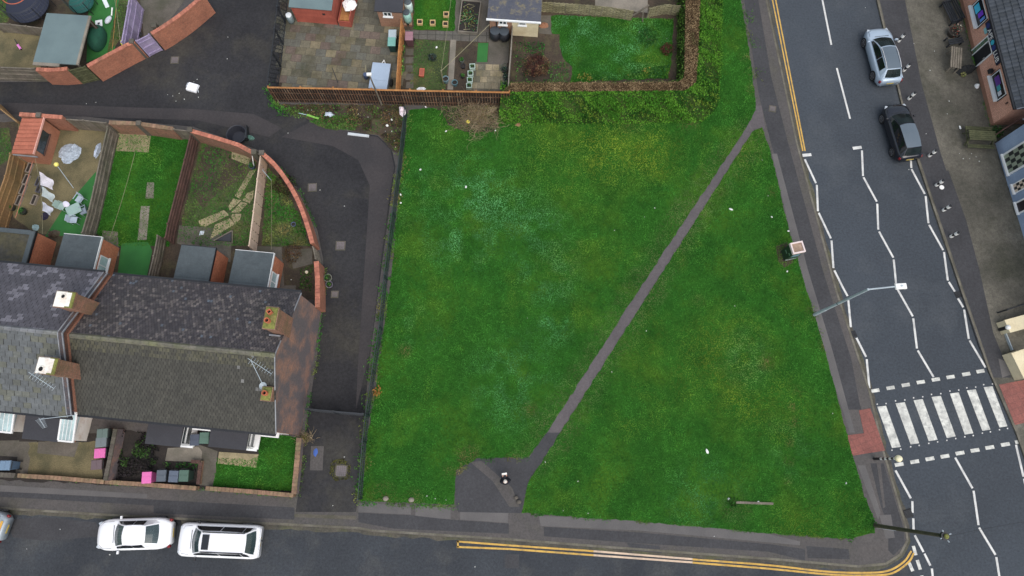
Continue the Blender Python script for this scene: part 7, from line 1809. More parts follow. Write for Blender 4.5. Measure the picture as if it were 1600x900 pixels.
# telegraph pole
a, t = at(1367, 821, .1), at(1479, 838, 7.2)
o = thing('telegraph_pole', 'mossy wooden telegraph pole at the corner of the green and the road junction', 'telegraph pole', a)
b = MB(); b.tube(a, t, .125, .09, 12); b.build('pole', MAT['pole_wood'], o, world=True)
b = MB(); b.tube(t - Vector((.02, 0, .25)), t - Vector((.02, 0, .05)), .2, .22, 12); b.build('ring_head', MAT['black'], o, world=True)
b = MB(); b.tube(t, t + Vector((0, 0, .06)), .13, .1, 12); b.build('cap', MAT['moss'], o, world=True)
for k in range(4):
    an = k * 1.57 + .4; b = MB(); b.tube(t + Vector((.12 * math.cos(an), .12 * math.sin(an), -.15)), t + Vector((.32 * math.cos(an), .32 * math.sin(an), -.05)), .03); b.build('bracket', MAT['steel'], o, world=True)
b = MB(); P0, P1 = t.copy(), at(1700, 800, 6.5)
o2 = line('thin black telephone wire running from the telegraph pole across the main road', t + Vector((.2, 0, -.1)), P1, .35, .008, 'black', 'wire', 'telephone_wire')
a2 = at(1368, 824); o = thing('guard_strip', 'pale cable guard lying along the foot of the telegraph pole', 'cable guard', a2); b = MB(); b.beam(a2, at(1400, 829, .5), .04, .04); b.build('strip', MAT['steel'], o, world=True)
# green square pillar cabinet
c, w, d, rz = quad_frame([(1240, 397), (1259, 393), (1254, 376), (1234, 380)], 1.75)
o = thing('litter_bin', 'tall square dark green bin with white rimmed brown top at the pavement edge', 'litter bin', (c.x, c.y, .1), rz)
b = MB(); b.obox(0, 0, 0, w * .96, d * .96, 1.45, c=S(34, 58, 42)); b.build('body', MAT['tint'], o, bevel=.02)
b = MB(); b.obox(0, 0, .0, w * 1.0, d * 1.0, .1, c=S(40, 46, 44)); b.build('base', MAT['tint'], o)
b = MB(); e = .09
b.box(-w / 2, -d / 2, 1.451, w / 2, -d / 2 + e, 1.66); b.box(-w / 2, d / 2 - e, 1.451, w / 2, d / 2, 1.66); b.box(-w / 2, -d / 2 + e, 1.451, -w / 2 + e, d / 2 - e, 1.66); b.box(w / 2 - e, -d / 2 + e, 1.451, w / 2, d / 2 - e, 1.66); b.build('rim', M('pinkish_white_rim', S(226, 208, 206), S(214, 198, 194), var=.06), o)
b = MB(); b.box(-w / 2 + e, -d / 2 + e, 1.451, w / 2 - e, d / 2 - e, 1.6); b.build('lid_panel', M('brown_lid', S(164, 140, 122), S(136, 114, 98), var=.15, coarse=3), o)
b = MB(); b.box(-w * .3, -d * .48 - .012, .75, w * .3, -d * .48 - .002, 1.2, 0, S(116, 146, 160)); b.box(-w * .44, -d * .48 - .012, .16, w * .44, -d * .48 - .002, .24, 0, S(196, 206, 204)); b.build('panel', MAT['tint'], o)
b = MB(); b.box(-w * .48 - .012, -.06, .7, -w * .48 - .002, .2, .8, 0, S(96, 128, 104)); b.box(-w * .48 - .012, -.3, 1.0, -w * .48 - .002, -.12, 1.14, 0, S(96, 128, 104)); b.build('label', MAT['tint'], o)
sheet('worn_ground', xy([(1212, 384), (1230, 378), (1240, 410), (1226, 418), (1216, 408)], .124), .124, MAT['soil'])
# covers and gullies
def cover(label, px, py, s_, rz, mat='concrete_d', cat='manhole cover', name='manhole_cover', z=.11):
    q = at(px, py, z); o = thing(name, label, cat, (q.x, q.y, z), rz); b = MB(); b.box(-s_ / 2, -s_ / 2, -.01, s_ / 2, s_ / 2, .006); F = b.build('frame', MAT[mat], o)
    b = MB(); e = s_ / 2 - .07; n = 5
    for i in range(n):
        for k in range(n): b.box(-e + 2 * e * i / n + .01, -e + 2 * e * k / n + .01, .0065, -e + 2 * e * (i + 1) / n - .01, -e + 2 * e * (k + 1) / n - .01, .012)
    b.build('plate', MAT['cover'], o)
MAT['cover'] = M('cover_plate', S(120, 112, 116), S(100, 94, 98), var=.15, fine=12)
cover('square cover in the alley just outside the middle of the curved wall', 488, 293, .62, .05); cover('square cover in a patched surround, lower of the two in the alley bend', 532, 384, .66, 0)
cover('square cover in the alley beside the lilac gate', 273, 94, .6, .02); cover('square cover in the pavement where the path meets the road', 1207, 170, .5, -.2); cover('grey square cover by the foot of the curved wall, above the black painted gable', 523, 460, .5, 0)
cover('grey cover framed by moss near the alley mouth', 533, 736, .75, -.03)
b = MB(); 
P3x, P3y = scatter(xy([(518, 720), (536, 716), (548, 726), (546, 748), (524, 752), (514, 740)]), 500); kx = np.hypot(P3x - at(533, 736).x, P3y - at(533, 736).y) > .42
V = cards(np.stack([P3x[kx], P3y[kx], np.full(kx.sum(), .12)], -1), np.tile([0, 0, 1.], (kx.sum(), 1)), .05); cq = at(533, 736, .1)
o = tri_object('moss', V - np.array([cq.x, cq.y, .1]), pick([S(96, 96, 48), S(80, 84, 44), S(70, 66, 50)], int(kx.sum())), MAT['leaf'], per=4); o.location = cq; tag(o, 'ring of moss around the cover at the alley mouth', 'moss', kind='stuff')
def gully(label, px, py, s_=.42):
    q = at(px, py, .012); o = thing('drain_gully', label, 'drain', (q.x, q.y, .012), .25); b = MB(); b.box(-s_ / 2, -s_ / 2, -.008, s_ / 2, s_ / 2, .006); b.build('recess', MAT['rubber'], o); b = MB()
    for k in range(6): b.box(-s_ / 2 + .02, -s_ / 2 + .03 + k * .07, .0065, s_ / 2 - .02, -s_ / 2 + .06 + k * .07, .016)
    b.build('grate', MAT['iron'], o)
gully('dark drain at the left kerb below the street lamp', 1333, 522); gully('dark drain at the right kerb below the bollards', 1497, 460); gully('rusty drain at the kerb near the telegraph pole', 1419, 802, .5); gully('drain beside the white saloon on the street', 278, 816, .4)
# things dumped in the alley
b = MB(); b.obox(0, 0, 0, 1.55, .22, .1, c=S(196, 202, 206), tx=.94, ty=.7); o = b.build('dumped_tube_light', MAT['tint'], bevel=.02); o.location = at(560, 211, .11); o.rotation_euler = (0, 0, -.13); tag(o, 'long pale grey strip dumped on the brown alley surface', 'strip')
q = at(302, 138); o = thing('dumped_basin', 'white dumped sink unit lying in the alley among debris', 'sink', (q.x, q.y, .11), -.3); b = MB(); b.obox(0, 0, 0, .8, .66, .22, c=S(244, 246, 250), tx=.92, ty=.9); b.build('body', MAT['tint'], o, bevel=.04); b = MB(); b.obox(-.42, .1, 0, .16, .3, .12, c=S(170, 176, 184)); b.build('bracket', MAT['tint'], o); b = MB(); b.path_tube([(.4, -.1, .1), (.52, -.12, .14), (.55, -.25, .1)], .03, 6, c=S(190, 196, 200)); b.build('pipe', MAT['tint'], o)
q = at(372, 213, .3); o = thing('dumped_tub', 'black round tub dumped against the alley side of the brick wall', 'tub', (q.x, q.y, .1)); b = MB(); b.lathe([(.5, 0), (.68, .5), (.72, .52), (.66, .5), (.45, .06), (.001, .05)], n=24, c=S(40, 42, 50)); b.build('tub', MAT['tint'], o); b = MB(); b.prism([(.55, -.3), (.75, -.25), (.62, .75)], .02, .5, c=S(40, 44, 46)); b.build('flap', MAT['tint'], o)
crumple('green_bag', 'teal green bag next to the black dumped tub', 'bag', 391, 216, .3, .22, .3, MAT['cloth'], S(84, 120, 110))
b = MB(); b.beam((0, 0, .05), (.85, -.3, .07), .14, .05, c=S(132, 188, 82)); b.beam((-.6, .14, .05), (-.02, .0, .05), .05, .04, c=S(160, 190, 190)); o = b.build('toy_water_gun', MAT['tint'], bevel=.01); o.location = at(480, 180, .13); tag(o, 'lime green plastic strip at the verge of the alley', 'toy')
crumple('pale_box', 'crushed pale blue box on the rubbish strewn verge', 'box', 514, 179, .4, .25, .2, MAT['cloth'], S(196, 206, 222), rz=-.15, n=5)
crumple('red_white_bag', 'red and white bag caught on the top end of the railing fence', 'bag', 629, 174, .26, .42, .3, MAT['cloth'], S(240, 226, 230), z=1.0, rz=.4)
crumple('cardboard_scrap', 'tan cardboard scrap at the foot of the hedge', 'cardboard', 809, 195, .3, .2, .06, MAT['cloth'], S(150, 114, 86), n=5)
crumple('yellow_scrap', 'yellow scrap lying in the tangled shrub', 'litter', 731, 190, .16, .14, .1, MAT['cloth'], S(226, 210, 90), z=.5)
crumple('white_board_scrap', 'flat white board against the slatted fence by the pots', 'board', 658, 139, .42, .16, .1, MAT['cloth'], S(236, 238, 240), n=6)
crumple('blue_scrap', 'blue scrap on the grey alley patch near the moss ringed cover', 'litter', 493, 707, .16, .3, .04, MAT['cloth'], S(70, 100, 170))
crumple('terracotta_basket', 'orange rusty basket beside the cream outhouse', 'basket', 850, 40, .4, .25, .2, MAT['cloth'], S(146, 104, 80))
big = [(1105, 705, .26, .16, 'large white scrap of paper on the grass below the path'), (1142, 327, .26, .12, 'torn white strip on the grass right of the path'), (1232, 361, .14, .1, 'white wrapper at the pavement edge above the green bin'), (1206, 339, .12, .09, 'white wrapper on the grass left of the pavement, above the green bin'), (1230, 424, .13, .09, 'pale wrapper on the grass just below the green bin'), (657, 265, .13, .13, 'silvery scrap on the grass near the railing fence'), (728, 292, .2, .1, 'pale yellow scrap on the grass right of the railing fence'),
       (626, 304, .16, .1, 'white wrapper by the railings, upper of two'), (626, 317, .13, .09, 'white wrapper by the railings, lower of two'), (1185, 784, .12, .1, 'white cup by the middle of the fallen rail'), (1139, 780, .14, .16, 'white scrap in the dark weed clump'), (605, 196, .18, .2, 'white carton on the verge by the railing fence'), (612, 187, .16, .1, 'pale rounded litter on the verge near the slatted fence'), (665, 167, .14, .1, 'cream scrap on the grass side of the slatted fence'), (697, 205, .14, .1, 'pale scrap on the grass left of the tangled shrub'), (774, 204, .1, .1, 'white bead of litter below the tangled shrub'), (682, 74, .16, .12, 'white scrap on the rough vegetable lawn'), (1500, 199, .3, .12, 'white scrap near the mossy bench'), (1322, 755, .14, .06, 'white strip on the grass left of the telegraph pole'), (112, 165, .9, .18, '')]
for px, py, sx, sy, lb in big[:-1]:
    crumple('litter', lb, 'litter', px, py, sx * .62, sy * .62, .05, MAT['cloth'], j(S(236, 238, 234), .05), z=.15, rz=random.uniform(0, 3), n=6, group='larger litter')
small = [(956, 581), (1023, 325), (1007, 339), (824, 497), (1148, 478), (1010, 517), (903, 752), (852, 722), (919, 802), (880, 798), (667, 775), (680, 779), (697, 781), (1301, 646), (1191, 250), (1200, 306), (999, 50), (1042, 60), (960, 360)]
kp = [(450, 208), (455, 437), (520, 790), (742, 886), (170, 867), (150, 160), (135, 162), (270, 150), (262, 148), (280, 146), (288, 155), (275, 158), (310, 152), (308, 124), (303, 128), (355, 92), (356, 58), (1352, 12), (1367, 110), (1428, 68), (1460, 80), (1447, 209), (1453, 110), (1483, 158), (1480, 178), (1518, 240), (1515, 248), (1505, 248), (1525, 245), (1499, 240), (1530, 252), (500, 297), (538, 322), (1420, 265), (1405, 640), (94, 827), (40, 858), (538, 714), (840, 846), (1116, 838), (585, 176), (575, 183), (566, 190), (560, 178), (596, 180), (545, 186), (608, 178), (602, 205), (530, 190), (487, 172), (612, 205), (616, 220), (481, 172), (618, 230)]
def scrap(px, py, g, lb):
    b = MB(); s_ = random.uniform(.02, .042); b.obox(0, 0, 0, s_ * 2, s_ * 1.3, .02, random.uniform(0, 3), c=j(S(206, 208, 204), .2), tx=.8, ty=.8); o = b.build('litter_scrap', MAT['cloth']); o.location = at(px, py, .13 if g == 'g' else .118)
    return tag(o, lb, 'litter', 'tiny scraps on the grass' if g == 'g' else 'tiny scraps on hard ground')
for p in small: scrap(*p, 'g', 'tiny white fleck of litter lying on mown grass')
for p in kp: 
    o = scrap(*p, 'h', 'tiny pale fleck of litter lying on paved or bare ground')
    if p[0] > 1340 and p[0] < 1425 and p[1] > 600 or p[1] > 840: o.location.z = .014
# aerials and dish on the roofs
def aerial(label, base, tip, boom):
    o = thing('tv_aerial', label, 'aerial', base); b = MB(); b.tube(base, tip, .018); b.build('mast', MAT['steel'], o, world=True)
    b = MB(); d = (boom - tip); u = d.normalized(); side = u.cross(Vector((0, 0, 1))).normalized()
    b.tube(tip - d * .15, boom, .014)
    for k in range(9):
        p = tip + d * k / 8; l = .24 - .012 * k; b.tube(p - side * l, p + side * l, .007, n=4)
    b.build('boom', MAT['steel'], o, world=True)
aerial('television aerial leaning from the front white topped chimney stack', hl(-11.75, 1.8, 7.9), at(50, 585, 8.9), at(84, 607, 8.6))
aerial('television aerial on the mossy front chimney near the black painted gable', hl(-.4, 2.1, 6.3), at(392, 563, 7.0), at(424, 584, 6.8))
aerial('television aerial over the black felted porch at the left', hl(-11.2, -.2, 5.2), at(62, 655, 5.3), at(70, 668, 5.0))
q = hl(-.6, 2.35, 6.15); o = thing('satellite_dish', 'round pale satellite dish below the mossy front chimney', 'satellite dish', q); b = MB(); b.lathe([(.001, .1), (.14, .13), (.21, .19), (.2, .2), (.13, .14), (.001, .12)], n=20); b.build('dish', MAT['steel'], o); b = MB(); b.tube((0, 0, -.2), (0, 0, .12), .03); b.build('bracket', MAT['iron'], o)

# ================================================================== CARS
def lp(a, b_, t): return a + (b_ - a) * t
def car(label, loc, rz, sp, paint, roofm=None, glass='autoglass', group=None):
    o = thing('parked_car', label, 'car', loc, rz, group)
    L, W, ZR, ZB = sp['L'], sp['W'], sp['roof'], sp['belt']
    hood, tail = sp['hood'], sp['tail']
    wb, wt, rt, rb = sp['wb'], sp['wt'], sp['rt'], sp['rb']       # windscreen base/top, rear glass top/base (x forward)
    hl_, h2 = L / 2, W / 2
    xs = [-hl_, -hl_ + .05, -hl_ + .18, -hl_ + .4, rb - .05, rb + .25, 0, wb - .3, wb, wb + .3, hl_ - .62, hl_ - .34, hl_ - .14, hl_ - .03, hl_]
    xs = sorted(set(round(x, 3) for x in xs))
    def halfw(x):
        e = (hl_ - abs(x)) / sp.get('round', .75)
        t = max(0, min(1, e)); base = 1 - (1 - t) ** 2.4 * (sp.get('nose', .34) if x > 0 else sp.get('rear', .24))
        return h2 * base
    def topz(x):
        if x > wb:
            t = (x - wb) / (hl_ - wb); z = lp(ZB - .02, hood, t ** 1.3)
            if hl_ - x < .35: z -= ((.35 - (hl_ - x)) / .35) ** 2 * .22
            return z
        if x < rb:
            t = (rb - x) / max(.01, (rb + hl_)); z = lp(ZB, tail, t)
            if x + hl_ < .14: z -= ((.14 - (x + hl_)) / .14) ** 2 * .12
            return z
        return ZB
    z0 = sp.get('sill', .24); rows = []
    for x in xs:
        w, zt = halfw(x), topz(x); lowz = z0 + (.1 if abs(x) > hl_ - .08 else 0)
        half = [(0, lowz), (w * .86, lowz), (w * .97, lowz + .1), (w, lp(lowz, zt, .5)), (w * .985, zt - .14), (w * .93, zt - .045), (w * .82, zt), (w * .45, zt + .03), (0, zt + .04)]
        rows.append([(x, y, z) for y, z in half] + [(x, -y, z) for y, z in reversed(half[1:-1])])
    b = MB(); n = len(rows[0]); vs = [p for r in rows for p in r]
    fs = [(k * n + i, k * n + (i + 1) % n, (k + 1) * n + (i + 1) % n, (k + 1) * n + i) for k in range(len(rows) - 1) for i in range(n)]
    fs += [tuple(reversed(range(n))), tuple(range((len(rows) - 1) * n, len(rows) * n))]
    b.mesh(vs, [f[::-1] for f in fs]); B = b.build('body', MAT[paint], o, smooth=True)
    # cabin shell
    ys = [-1, -.66, -.33, 0, .33, .66, 1]
    st = [(wb, sp['hb'], ZB + .01, .14), (lp(wb, wt, .5), lp(sp['hb'], sp['hr'], .55), lp(ZB, ZR, .56), .1), (wt, sp['hr'], ZR - .045, .07), (lp(wt, rt, .4), sp['hr'] + .02, ZR, .02), (lp(wt, rt, .75), sp['hr'] + .005, ZR - .012, 0), (rt, sp['hr'] - .03, ZR - .05, -.04), (lp(rt, rb, .55), lp(sp['hr'] - .03, sp['hrb'], .6), lp(ZR - .05, ZB, .5), -.06), (rb, sp['hrb'], ZB + .02, -.08)]
    def gp(i, y, up=0.0, sq=1.0):
        x, hw, z, cv = st[i]; return Vector((x - cv * y * y, hw * y * sq, z + .05 * (1 - y * y) * (0 if i in (0, 7) else 1) + up))
    b = MB()
    for i in range(len(st) - 1):
        for k in range(len(ys) - 1): b.face([gp(i, ys[k]), gp(i, ys[k + 1]), gp(i + 1, ys[k + 1]), gp(i + 1, ys[k])])
    def belt(i): x = min(max(st[i][0], rb), wb - .12); return x
    for sg in (-1, 1):
        for i in range(len(st) - 1):
            p, q = gp(i, sg), gp(i + 1, sg); c = Vector((belt(i) - (0.0), sg * h2 * .86, ZB - .01)); d = Vector((belt(i + 1), sg * h2 * .86, ZB - .01))
            f = [p, q, d, c]; b.face(f if sg > 0 else f[::-1])
    CB = b.build('cabin', MAT[paint], o, smooth=False, weld=True)
    def skin(nm, i0, i1, y0, y1, mat, up, par=o, m=4):
        g = MB(); yy_ = [y0] + [y for y in ys[1:-1]] + [y1]; nn = len(yy_) - 1
        def sp_(t, y):
            f = lp(i0, i1, t); k = min(int(f), len(st) - 2); r = f - k
            return gp(k, y).lerp(gp(k + 1, y), r)
        ff = sorted({i0, i1} | {float(k) for k in range(len(st)) if i0 < k < i1}); m = len(ff) - 1
        P = [[sp_((f_ - i0) / (i1 - i0), y) for y in yy_] for f_ in ff]
        for a in range(m):
            for c in range(nn):
                q = [P[a][c], P[a][c + 1], P[a + 1][c + 1], P[a + 1][c]]
                nrm = (q[1] - q[0]).cross(q[3] - q[0]).normalized()
                if nrm.z < 0: nrm = -nrm
                g.face([v + nrm * up for v in q])
        return g.build(nm, MAT[mat], par, smooth=True, weld=True)
    skin('windscreen', .12, 1.92, -.93, .93, glass, .016)
    skin('rear_window', 5.12, 6.8, -.88, .88, glass, .016)
    if roofm: skin('roof_panel', 2.05, 4.95, -.98, .98, roofm, .01)
    for sg in (-1, 1):
        wins = [(.4, 3.0), (3.06, 4.6)] + ([(4.66, 5.6)] if sp.get('third') else [])
        for a, c in wins:
            g = MB(); m = 6; top, bot = [], []
            for t in range(m + 1):
                f = lp(a, c, t / m); k = min(int(f), len(st) - 2); p = gp(k, sg).lerp(gp(k + 1, sg), f - k); bx_ = lp(belt(k), belt(k + 1), f - k); d = Vector((bx_, sg * h2 * .86, ZB - .01))
                top.append(p.lerp(d, .1)); bot.append(p.lerp(d, .9))
            for t in range(m):
                q = [top[t], top[t + 1], bot[t + 1], bot[t]]; nr = (q[1] - q[0]).cross(q[3] - q[0]).normalized() if (q[1] - q[0]).length > 1e-4 else Vector((0, sg, 0))
                if nr.y * sg < 0: nr = -nr
                f = [v + nr * .012 for v in q]; g.face(f if sg > 0 else f[::-1])
            g.build('side_window', MAT['autoglass_dark'], o)
        mr = MB(); mr.obox(wb - .32, sg * (h2 + .08), ZB - .02, .12, .2, .14, 0, tx=.8, ty=.9); mr.build('mirror', MAT[sp.get('mirror', paint)], o, bevel=.03)
        h = MB(); h.obox(hl_ - .22, sg * h2 * .66, hood - .17, .26, .3, .13, -sg * .45, tx=.8); h.build('headlight', MAT['lamp_clear'], o, bevel=.03)
        t_ = MB(); t_.obox(-hl_ + .13, sg * h2 * .8, tail - .34, .16, .2, .2, sg * .3); t_.build('tail_light', MAT['lamp_red'], o, bevel=.03)
        for wx in sp['wheels']:
            w_ = MB(); r = sp.get('wr', .33); w_.tube((wx, sg * (h2 - .2), r), (wx, sg * (h2 + .012), r), r, None, 24); WH = w_.build('wheel', MAT['rubber'], o)
            rm = MB(); yy = sg * (h2 + .014)
            rm.tube((wx, sg * (h2 - .02), r), (wx, yy + sg * .004, r), r * .25, None, 12)
            for k in range(7):
                a = 2 * math.pi * k / 7; rm.beam((wx, yy, r), (wx + math.cos(a) * r * .68, yy, r + math.sin(a) * r * .68), .012, .07)
            for k in range(20):
                a, c = 2 * math.pi * k / 20, 2 * math.pi * (k + 1) / 20; rm.beam((wx + math.cos(a) * r * .68, yy, r + math.sin(a) * r * .68), (wx + math.cos(c) * r * .68, yy, r + math.sin(c) * r * .68), .014, .04)
            rm.build('rim', MAT['alloy'], WH)
        if sp.get('rails'):
            rl = MB(); y = sg * (sp['hr'] - .03); rl.path_tube([(wt - .1, y, ZR - .02), (lp(wt, rt, .25), y, ZR + .05), (lp(wt, rt, .7), y, ZR + .05), (rt + .08, y, ZR - .02)], .03, 8); rl.build('roof_rail', MAT[sp['rails']], o)
    pl = MB(); pl.box(-hl_ - .012, -.26, tail - .42, -hl_ + .05, .26, tail - .31); pl.build('number_plate', MAT['plate_yellow'], o)
    gr = MB(); gr.box(hl_ - .06, -.42, hood - .36, hl_ + .008, .42, hood - .22); gr.build('grille', MAT['black'], o)
    sh = MB()
    sh.beam((wb + .06, -h2 * .6, ZB + .035), (wb + .03, h2 * .5, ZB + .035), .03, .015); sh.build('wiper', MAT['black'], o)
    bl_ = MB()
    bl_.path_tube([(wb + .1, -h2 * .84, ZB - .006), (lp(wb, hl_, .6), -h2 * .80, topz(lp(wb, hl_, .6)) + .003), (hl_ - .3, -h2 * .62, topz(hl_ - .3) + .004)], .008, 4); bl_.path_tube([(wb + .1, h2 * .84, ZB - .006), (lp(wb, hl_, .6), h2 * .80, topz(lp(wb, hl_, .6)) + .003), (hl_ - .3, h2 * .62, topz(hl_ - .3) + .004)], .008, 4)
    bl_.build('bonnet_seam', MAT['rubber'], o)
    return o
def car_at(front, rear, z):
    f, r = at(*front, z), at(*rear, z); d = f - r
    return Vector(((f.x + r.x) / 2, (f.y + r.y) / 2, .008)), math.atan2(d.y, d.x)
loc, rz = car_at((152, 836), (270, 832.5), .62)
car('white saloon parked behind the white off roader on the side street', loc, rz, dict(L=4.55, W=1.82, roof=1.44, belt=.92, hood=.74, tail=.93, wb=1.05, wt=.32, rt=-.98, rb=-1.68, hb=.68, hr=.54, hrb=.62, wheels=(1.35, -1.35), nose=.42, rear=.34, round=.9), 'paint_white')
loc, rz = car_at((281.5, 842), (406, 847), .8)
o = car('white off road vehicle with dark sunroof and roof rails on the side street', loc, rz, dict(L=4.85, W=1.92, roof=1.84, belt=1.16, hood=1.06, tail=1.14, wb=1.5, wt=.78, rt=-1.9, rb=-2.34, hb=.76, hr=.58, hrb=.76, wheels=(1.45, -1.4), nose=.16, rear=.1, round=.5, wr=.38, rails='black', mirror='black', third=True, sill=.34), 'paint_white', glass='autoglass')
b = MB(); b.box(.2, -.42, 1.862, .62, .42, 1.905); b.build('sunroof', MAT['autoglass_dark'], o, bevel=.02)
b = MB(); b.box(-2.5, -.8, .95, -2.43, .8, 1.06); b.build('rear_bumper', MAT['chrome'], o, bevel=.02); b = MB(); b.beam((-2.48, -.1, 1.0), (-2.62, -.1, 1.0), .08, .1); b.build('tow_bar', MAT['iron'], o)
loc, rz = car_at((1368, 45), (1391, 131), .66)
car('silver blue hatchback with grey roof and bright roof rails on the main road', loc, rz, dict(L=4.42, W=1.86, roof=1.53, belt=1.0, hood=.88, tail=1.0, wb=1.32, wt=.24, rt=-1.58, rb=-2.05, hb=.70, hr=.55, hrb=.64, wheels=(1.36, -1.34), nose=.34, rear=.26, round=.8, rails='chrome', wr=.36), 'paint_silver', 'roof_grey', glass='autoglass_mid')
loc, rz = car_at((1396, 164), (1422, 249), .66)
car('black hatchback with reflective grey roof parked half on the right kerb', loc, rz, dict(L=4.2, W=1.8, roof=1.48, belt=.97, hood=.86, tail=.98, wb=1.26, wt=.24, rt=-1.6, rb=-1.98, hb=.68, hr=.54, hrb=.63, wheels=(1.3, -1.28), nose=.34, rear=.22, round=.8), 'paint_black', 'roof_grey', glass='autoglass_mid')
loc, rz = car_at((-98, 808), (14, 820), .7)
o = car('grey hatchback with red and orange rear panel cut off by the left edge', loc, rz - .12, dict(L=4.3, W=1.8, roof=1.48, belt=.98, hood=.86, tail=.98, wb=1.0, wt=.36, rt=-1.35, rb=-1.85, hb=.68, hr=.54, hrb=.64, wheels=(1.3, -1.3), nose=.38, rear=.3, round=.85), 'paint_grey')
b = MB(); b.obox(-1.95, .0, 1.03, .14, .9, .012, c=S(216, 166, 70)); b.build('orange_panel', MAT['tint'], o); b = MB(); b.obox(-1.76, .1, 1.09, .2, .6, .02, c=S(196, 60, 50)); b.build('red_panel', MAT['tint'], o)

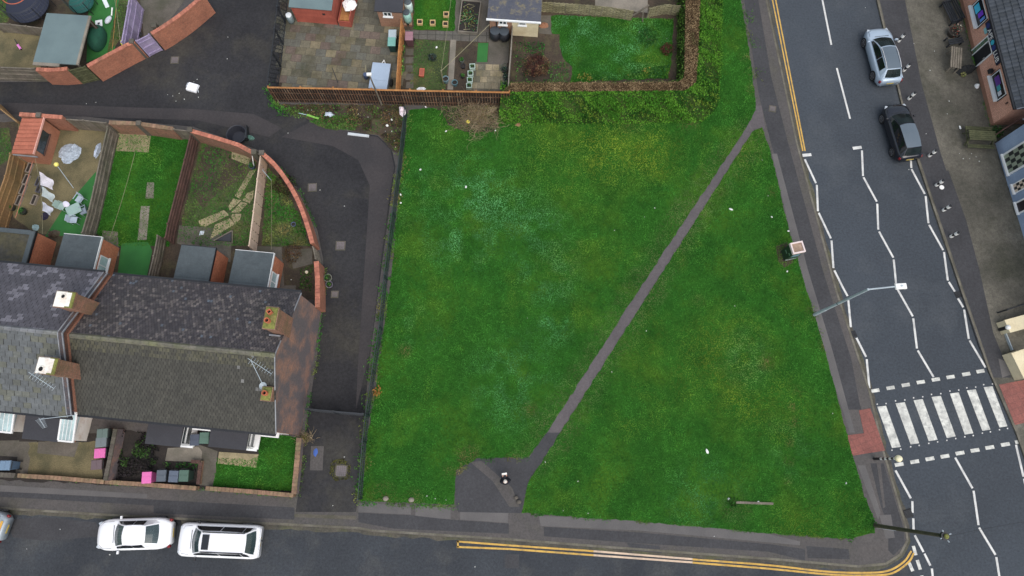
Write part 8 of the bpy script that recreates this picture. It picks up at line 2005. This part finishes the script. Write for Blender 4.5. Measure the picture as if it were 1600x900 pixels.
# ================================================================== PERSON
def person():
    q = at(790, 752, .112)
    o = thing('person', 'person in dark coat and trousers with pale hair holding a white sheet', 'person', q, math.radians(8))   # faces +Y
    J = {'pelvis': (0, 0, .95), 'waist': (0, .0, 1.08), 'chest': (0, .01, 1.3), 'neck': (0, .02, 1.47), 'head0': (0, .04, 1.56), 'head': (0, .05, 1.66), 'crown': (0, .04, 1.73)}
    for s_, n in ((-1, 'l'), (1, 'r')):
        J['sh' + n] = (s_ * .19, .0, 1.40); J['el' + n] = (s_ * .27, .06, 1.13); J['wr' + n] = (s_ * .13, .30, 1.18); J['pa' + n] = (s_ * .10, .37, 1.20)
        J['hip' + n] = (s_ * .1, 0, .9); J['kn' + n] = (s_ * .11, .03 if s_ > 0 else -.02, .5); J['an' + n] = (s_ * .11, 0 if s_ > 0 else -.06, .09); J['to' + n] = (s_ * .12, .16 if s_ > 0 else .1, .04)
    Rr = {'pelvis': .15, 'waist': .14, 'chest': .16, 'neck': .06, 'head0': .085, 'head': .10, 'crown': .07, 'sh': .075, 'el': .05, 'wr': .032, 'pa': .035, 'hip': .1, 'kn': .062, 'an': .045, 'to': .035}
    E_ = [('pelvis', 'waist'), ('waist', 'chest'), ('chest', 'neck'), ('neck', 'head0'), ('head0', 'head'), ('head', 'crown')]
    for n in 'lr': E_ += [('chest', 'sh' + n), ('sh' + n, 'el' + n), ('el' + n, 'wr' + n), ('wr' + n, 'pa' + n), ('pelvis', 'hip' + n), ('hip' + n, 'kn' + n), ('kn' + n, 'an' + n), ('an' + n, 'to' + n)]
    for s_, n in ((-1, 'l'), (1, 'r')):
        bx_, by_, bz_ = J['pa' + n]
        for k in range(4):
            dx = s_ * (-.03 + .02 * k); l = (.07, .08, .075, .06)[k]
            J['f%d' % k + n] = (bx_ + dx, by_ + l * .7, bz_ + .01); J['g%d' % k + n] = (bx_ + dx, by_ + l * .9, bz_ - .03); E_ += [('pa' + n, 'f%d' % k + n), ('f%d' % k + n, 'g%d' % k + n)]
        J['th' + n] = (bx_ - s_ * .045, by_ + .03, bz_ + .035); E_.append(('pa' + n, 'th' + n))
    names = list(J); me = bpy.data.meshes.new('body'); me.from_pydata([J[n] for n in names], [(names.index(a), names.index(c)) for a, c in E_], [])
    ob = bpy.data.objects.new('body', me); COL.objects.link(ob); ob.parent = o
    sk = ob.modifiers.new('skin', 'SKIN'); ss = ob.modifiers.new('subsurf', 'SUBSURF'); ss.levels = ss.render_levels = 2
    for i, n in enumerate(names):
        r = Rr.get(n) or Rr.get(n[:-1]) or .009
        me.skin_vertices[0].data[i].radius = (r, r * (.75 if n in ('pelvis', 'waist', 'chest') else 1))
        me.skin_vertices[0].data[i].use_root = n == 'pelvis'
    dg = bpy.context.evaluated_depsgraph_get(); m2 = bpy.data.meshes.new_from_object(ob.evaluated_get(dg)); ob.modifiers.clear(); ob.data = m2
    m2.attributes.new('Col', 'FLOAT_COLOR', 'FACE').data.foreach_set('color', [1.0] * 4 * len(m2.polygons)); m2.materials.clear(); m2.materials.append(MAT['skin'])
    m2.polygons.foreach_set('use_smooth', [True] * len(m2.polygons))
    def loft(nm, rings, mat, n=18, close=True):
        b = MB(); vs = []
        for (cx, cy, cz, rx, ry) in rings:
            vs += [(cx + rx * math.cos(2 * math.pi * i / n), cy + ry * math.sin(2 * math.pi * i / n), cz) for i in range(n)]
        fs = [(k * n + i, k * n + (i + 1) % n, (k + 1) * n + (i + 1) % n, (k + 1) * n + i) for k in range(len(rings) - 1) for i in range(n)]
        b.mesh(vs, fs); return b.build(nm, MAT[mat], o, smooth=True)
    coat = loft('coat', [(0, 0, .72, .23, .18), (0, 0, .9, .24, .19), (0, 0, 1.08, .22, .175), (0, .01, 1.28, .25, .19), (0, .01, 1.4, .235, .16), (0, .02, 1.47, .12, .11), (0, .02, 1.5, .09, .085)], 'coat')
    for s_, n in ((-1, 'l'), (1, 'r')):
        b = MB(); A, B_, C_ = Vector(J['sh' + n]), Vector(J['el' + n]), Vector(J['wr' + n]); b.sphere(A, .1, 12, 8); b.tube(A, B_, .098, .078, 12); b.sphere(B_, .078, 12, 8); b.tube(B_, C_, .078, .052, 12); b.build('sleeve', MAT['coat'], coat, smooth=True)
        b = MB(); H, K, A2 = Vector(J['hip' + n]), Vector(J['kn' + n]), Vector(J['an' + n]); b.tube(H, K, .118, .082, 12); b.sphere(K, .082, 12, 8); b.tube(K, A2, .082, .064, 12); b.build('trouser_leg', MAT['coat'], o, smooth=True)
        b = MB(); T_ = Vector(J['to' + n]); b.sphere((A2 + T_) / 2 + Vector((0, .01, -.005)), .075, 12, 8, (.7, 1.75, .8)); b.build('shoe', MAT['black'], o, smooth=True)
    b = MB(); b.sphere((0, .03, 1.685), .115, 16, 10, (.95, 1.05, .9)); HR = b.build('hair', M('pale_hair', S(224, 216, 208), S(196, 186, 176), var=.15, coarse=8, fine=40, bump=.3), o, smooth=True)
    for s_ in (-1, 1):
        b = MB(); b.sphere((s_ * .035, .148, 1.655), .012, 8, 6); b.build('eye', MAT['black'], o)
        b = MB(); b.sphere((s_ * .108, .04, 1.645), .028, 8, 6, (.4, .8, 1.1)); b.build('ear', MAT['skin'], o, smooth=True)
    b = MB(); b.sphere((0, .16, 1.63), .018, 8, 6, (.8, 1, 1.3)); b.build('nose', MAT['skin'], o, smooth=True)
    b = MB(); b.obox(0, .145, 1.588, .05, .014, .01); b.build('mouth', MAT['lamp_red'], o)
    b = MB(); b.hexa([(-.15, .40, 1.2), (.15, .40, 1.2), (.15, .52, 1.28), (-.15, .52, 1.28)], [(-.15, .395, 1.212), (.15, .395, 1.212), (.15, .515, 1.292), (-.15, .515, 1.292)])
    sh = b.build('paper_sheet', MAT['white'], loc=(0, 0, 0))
    M_ = Matrix.Translation(q) @ Matrix.Rotation(math.radians(8), 4, 'Z'); c = Vector((0, .46, 1.25))
    sh.data.transform(Matrix.Translation(-c)); sh.location = M_ @ c; sh.rotation_euler = (0, 0, math.radians(8)); tag(sh, 'small white sheet held in front by the person on the paved entrance', 'paper')
person()
# drop anything left unlabelled by mistake
for o_ in list(bpy.data.objects):
    if o_.parent is None and o_.type in ('MESH', 'EMPTY') and not o_.get('label') and not o_.get('kind'):
        print('UNLABELLED', o_.name)
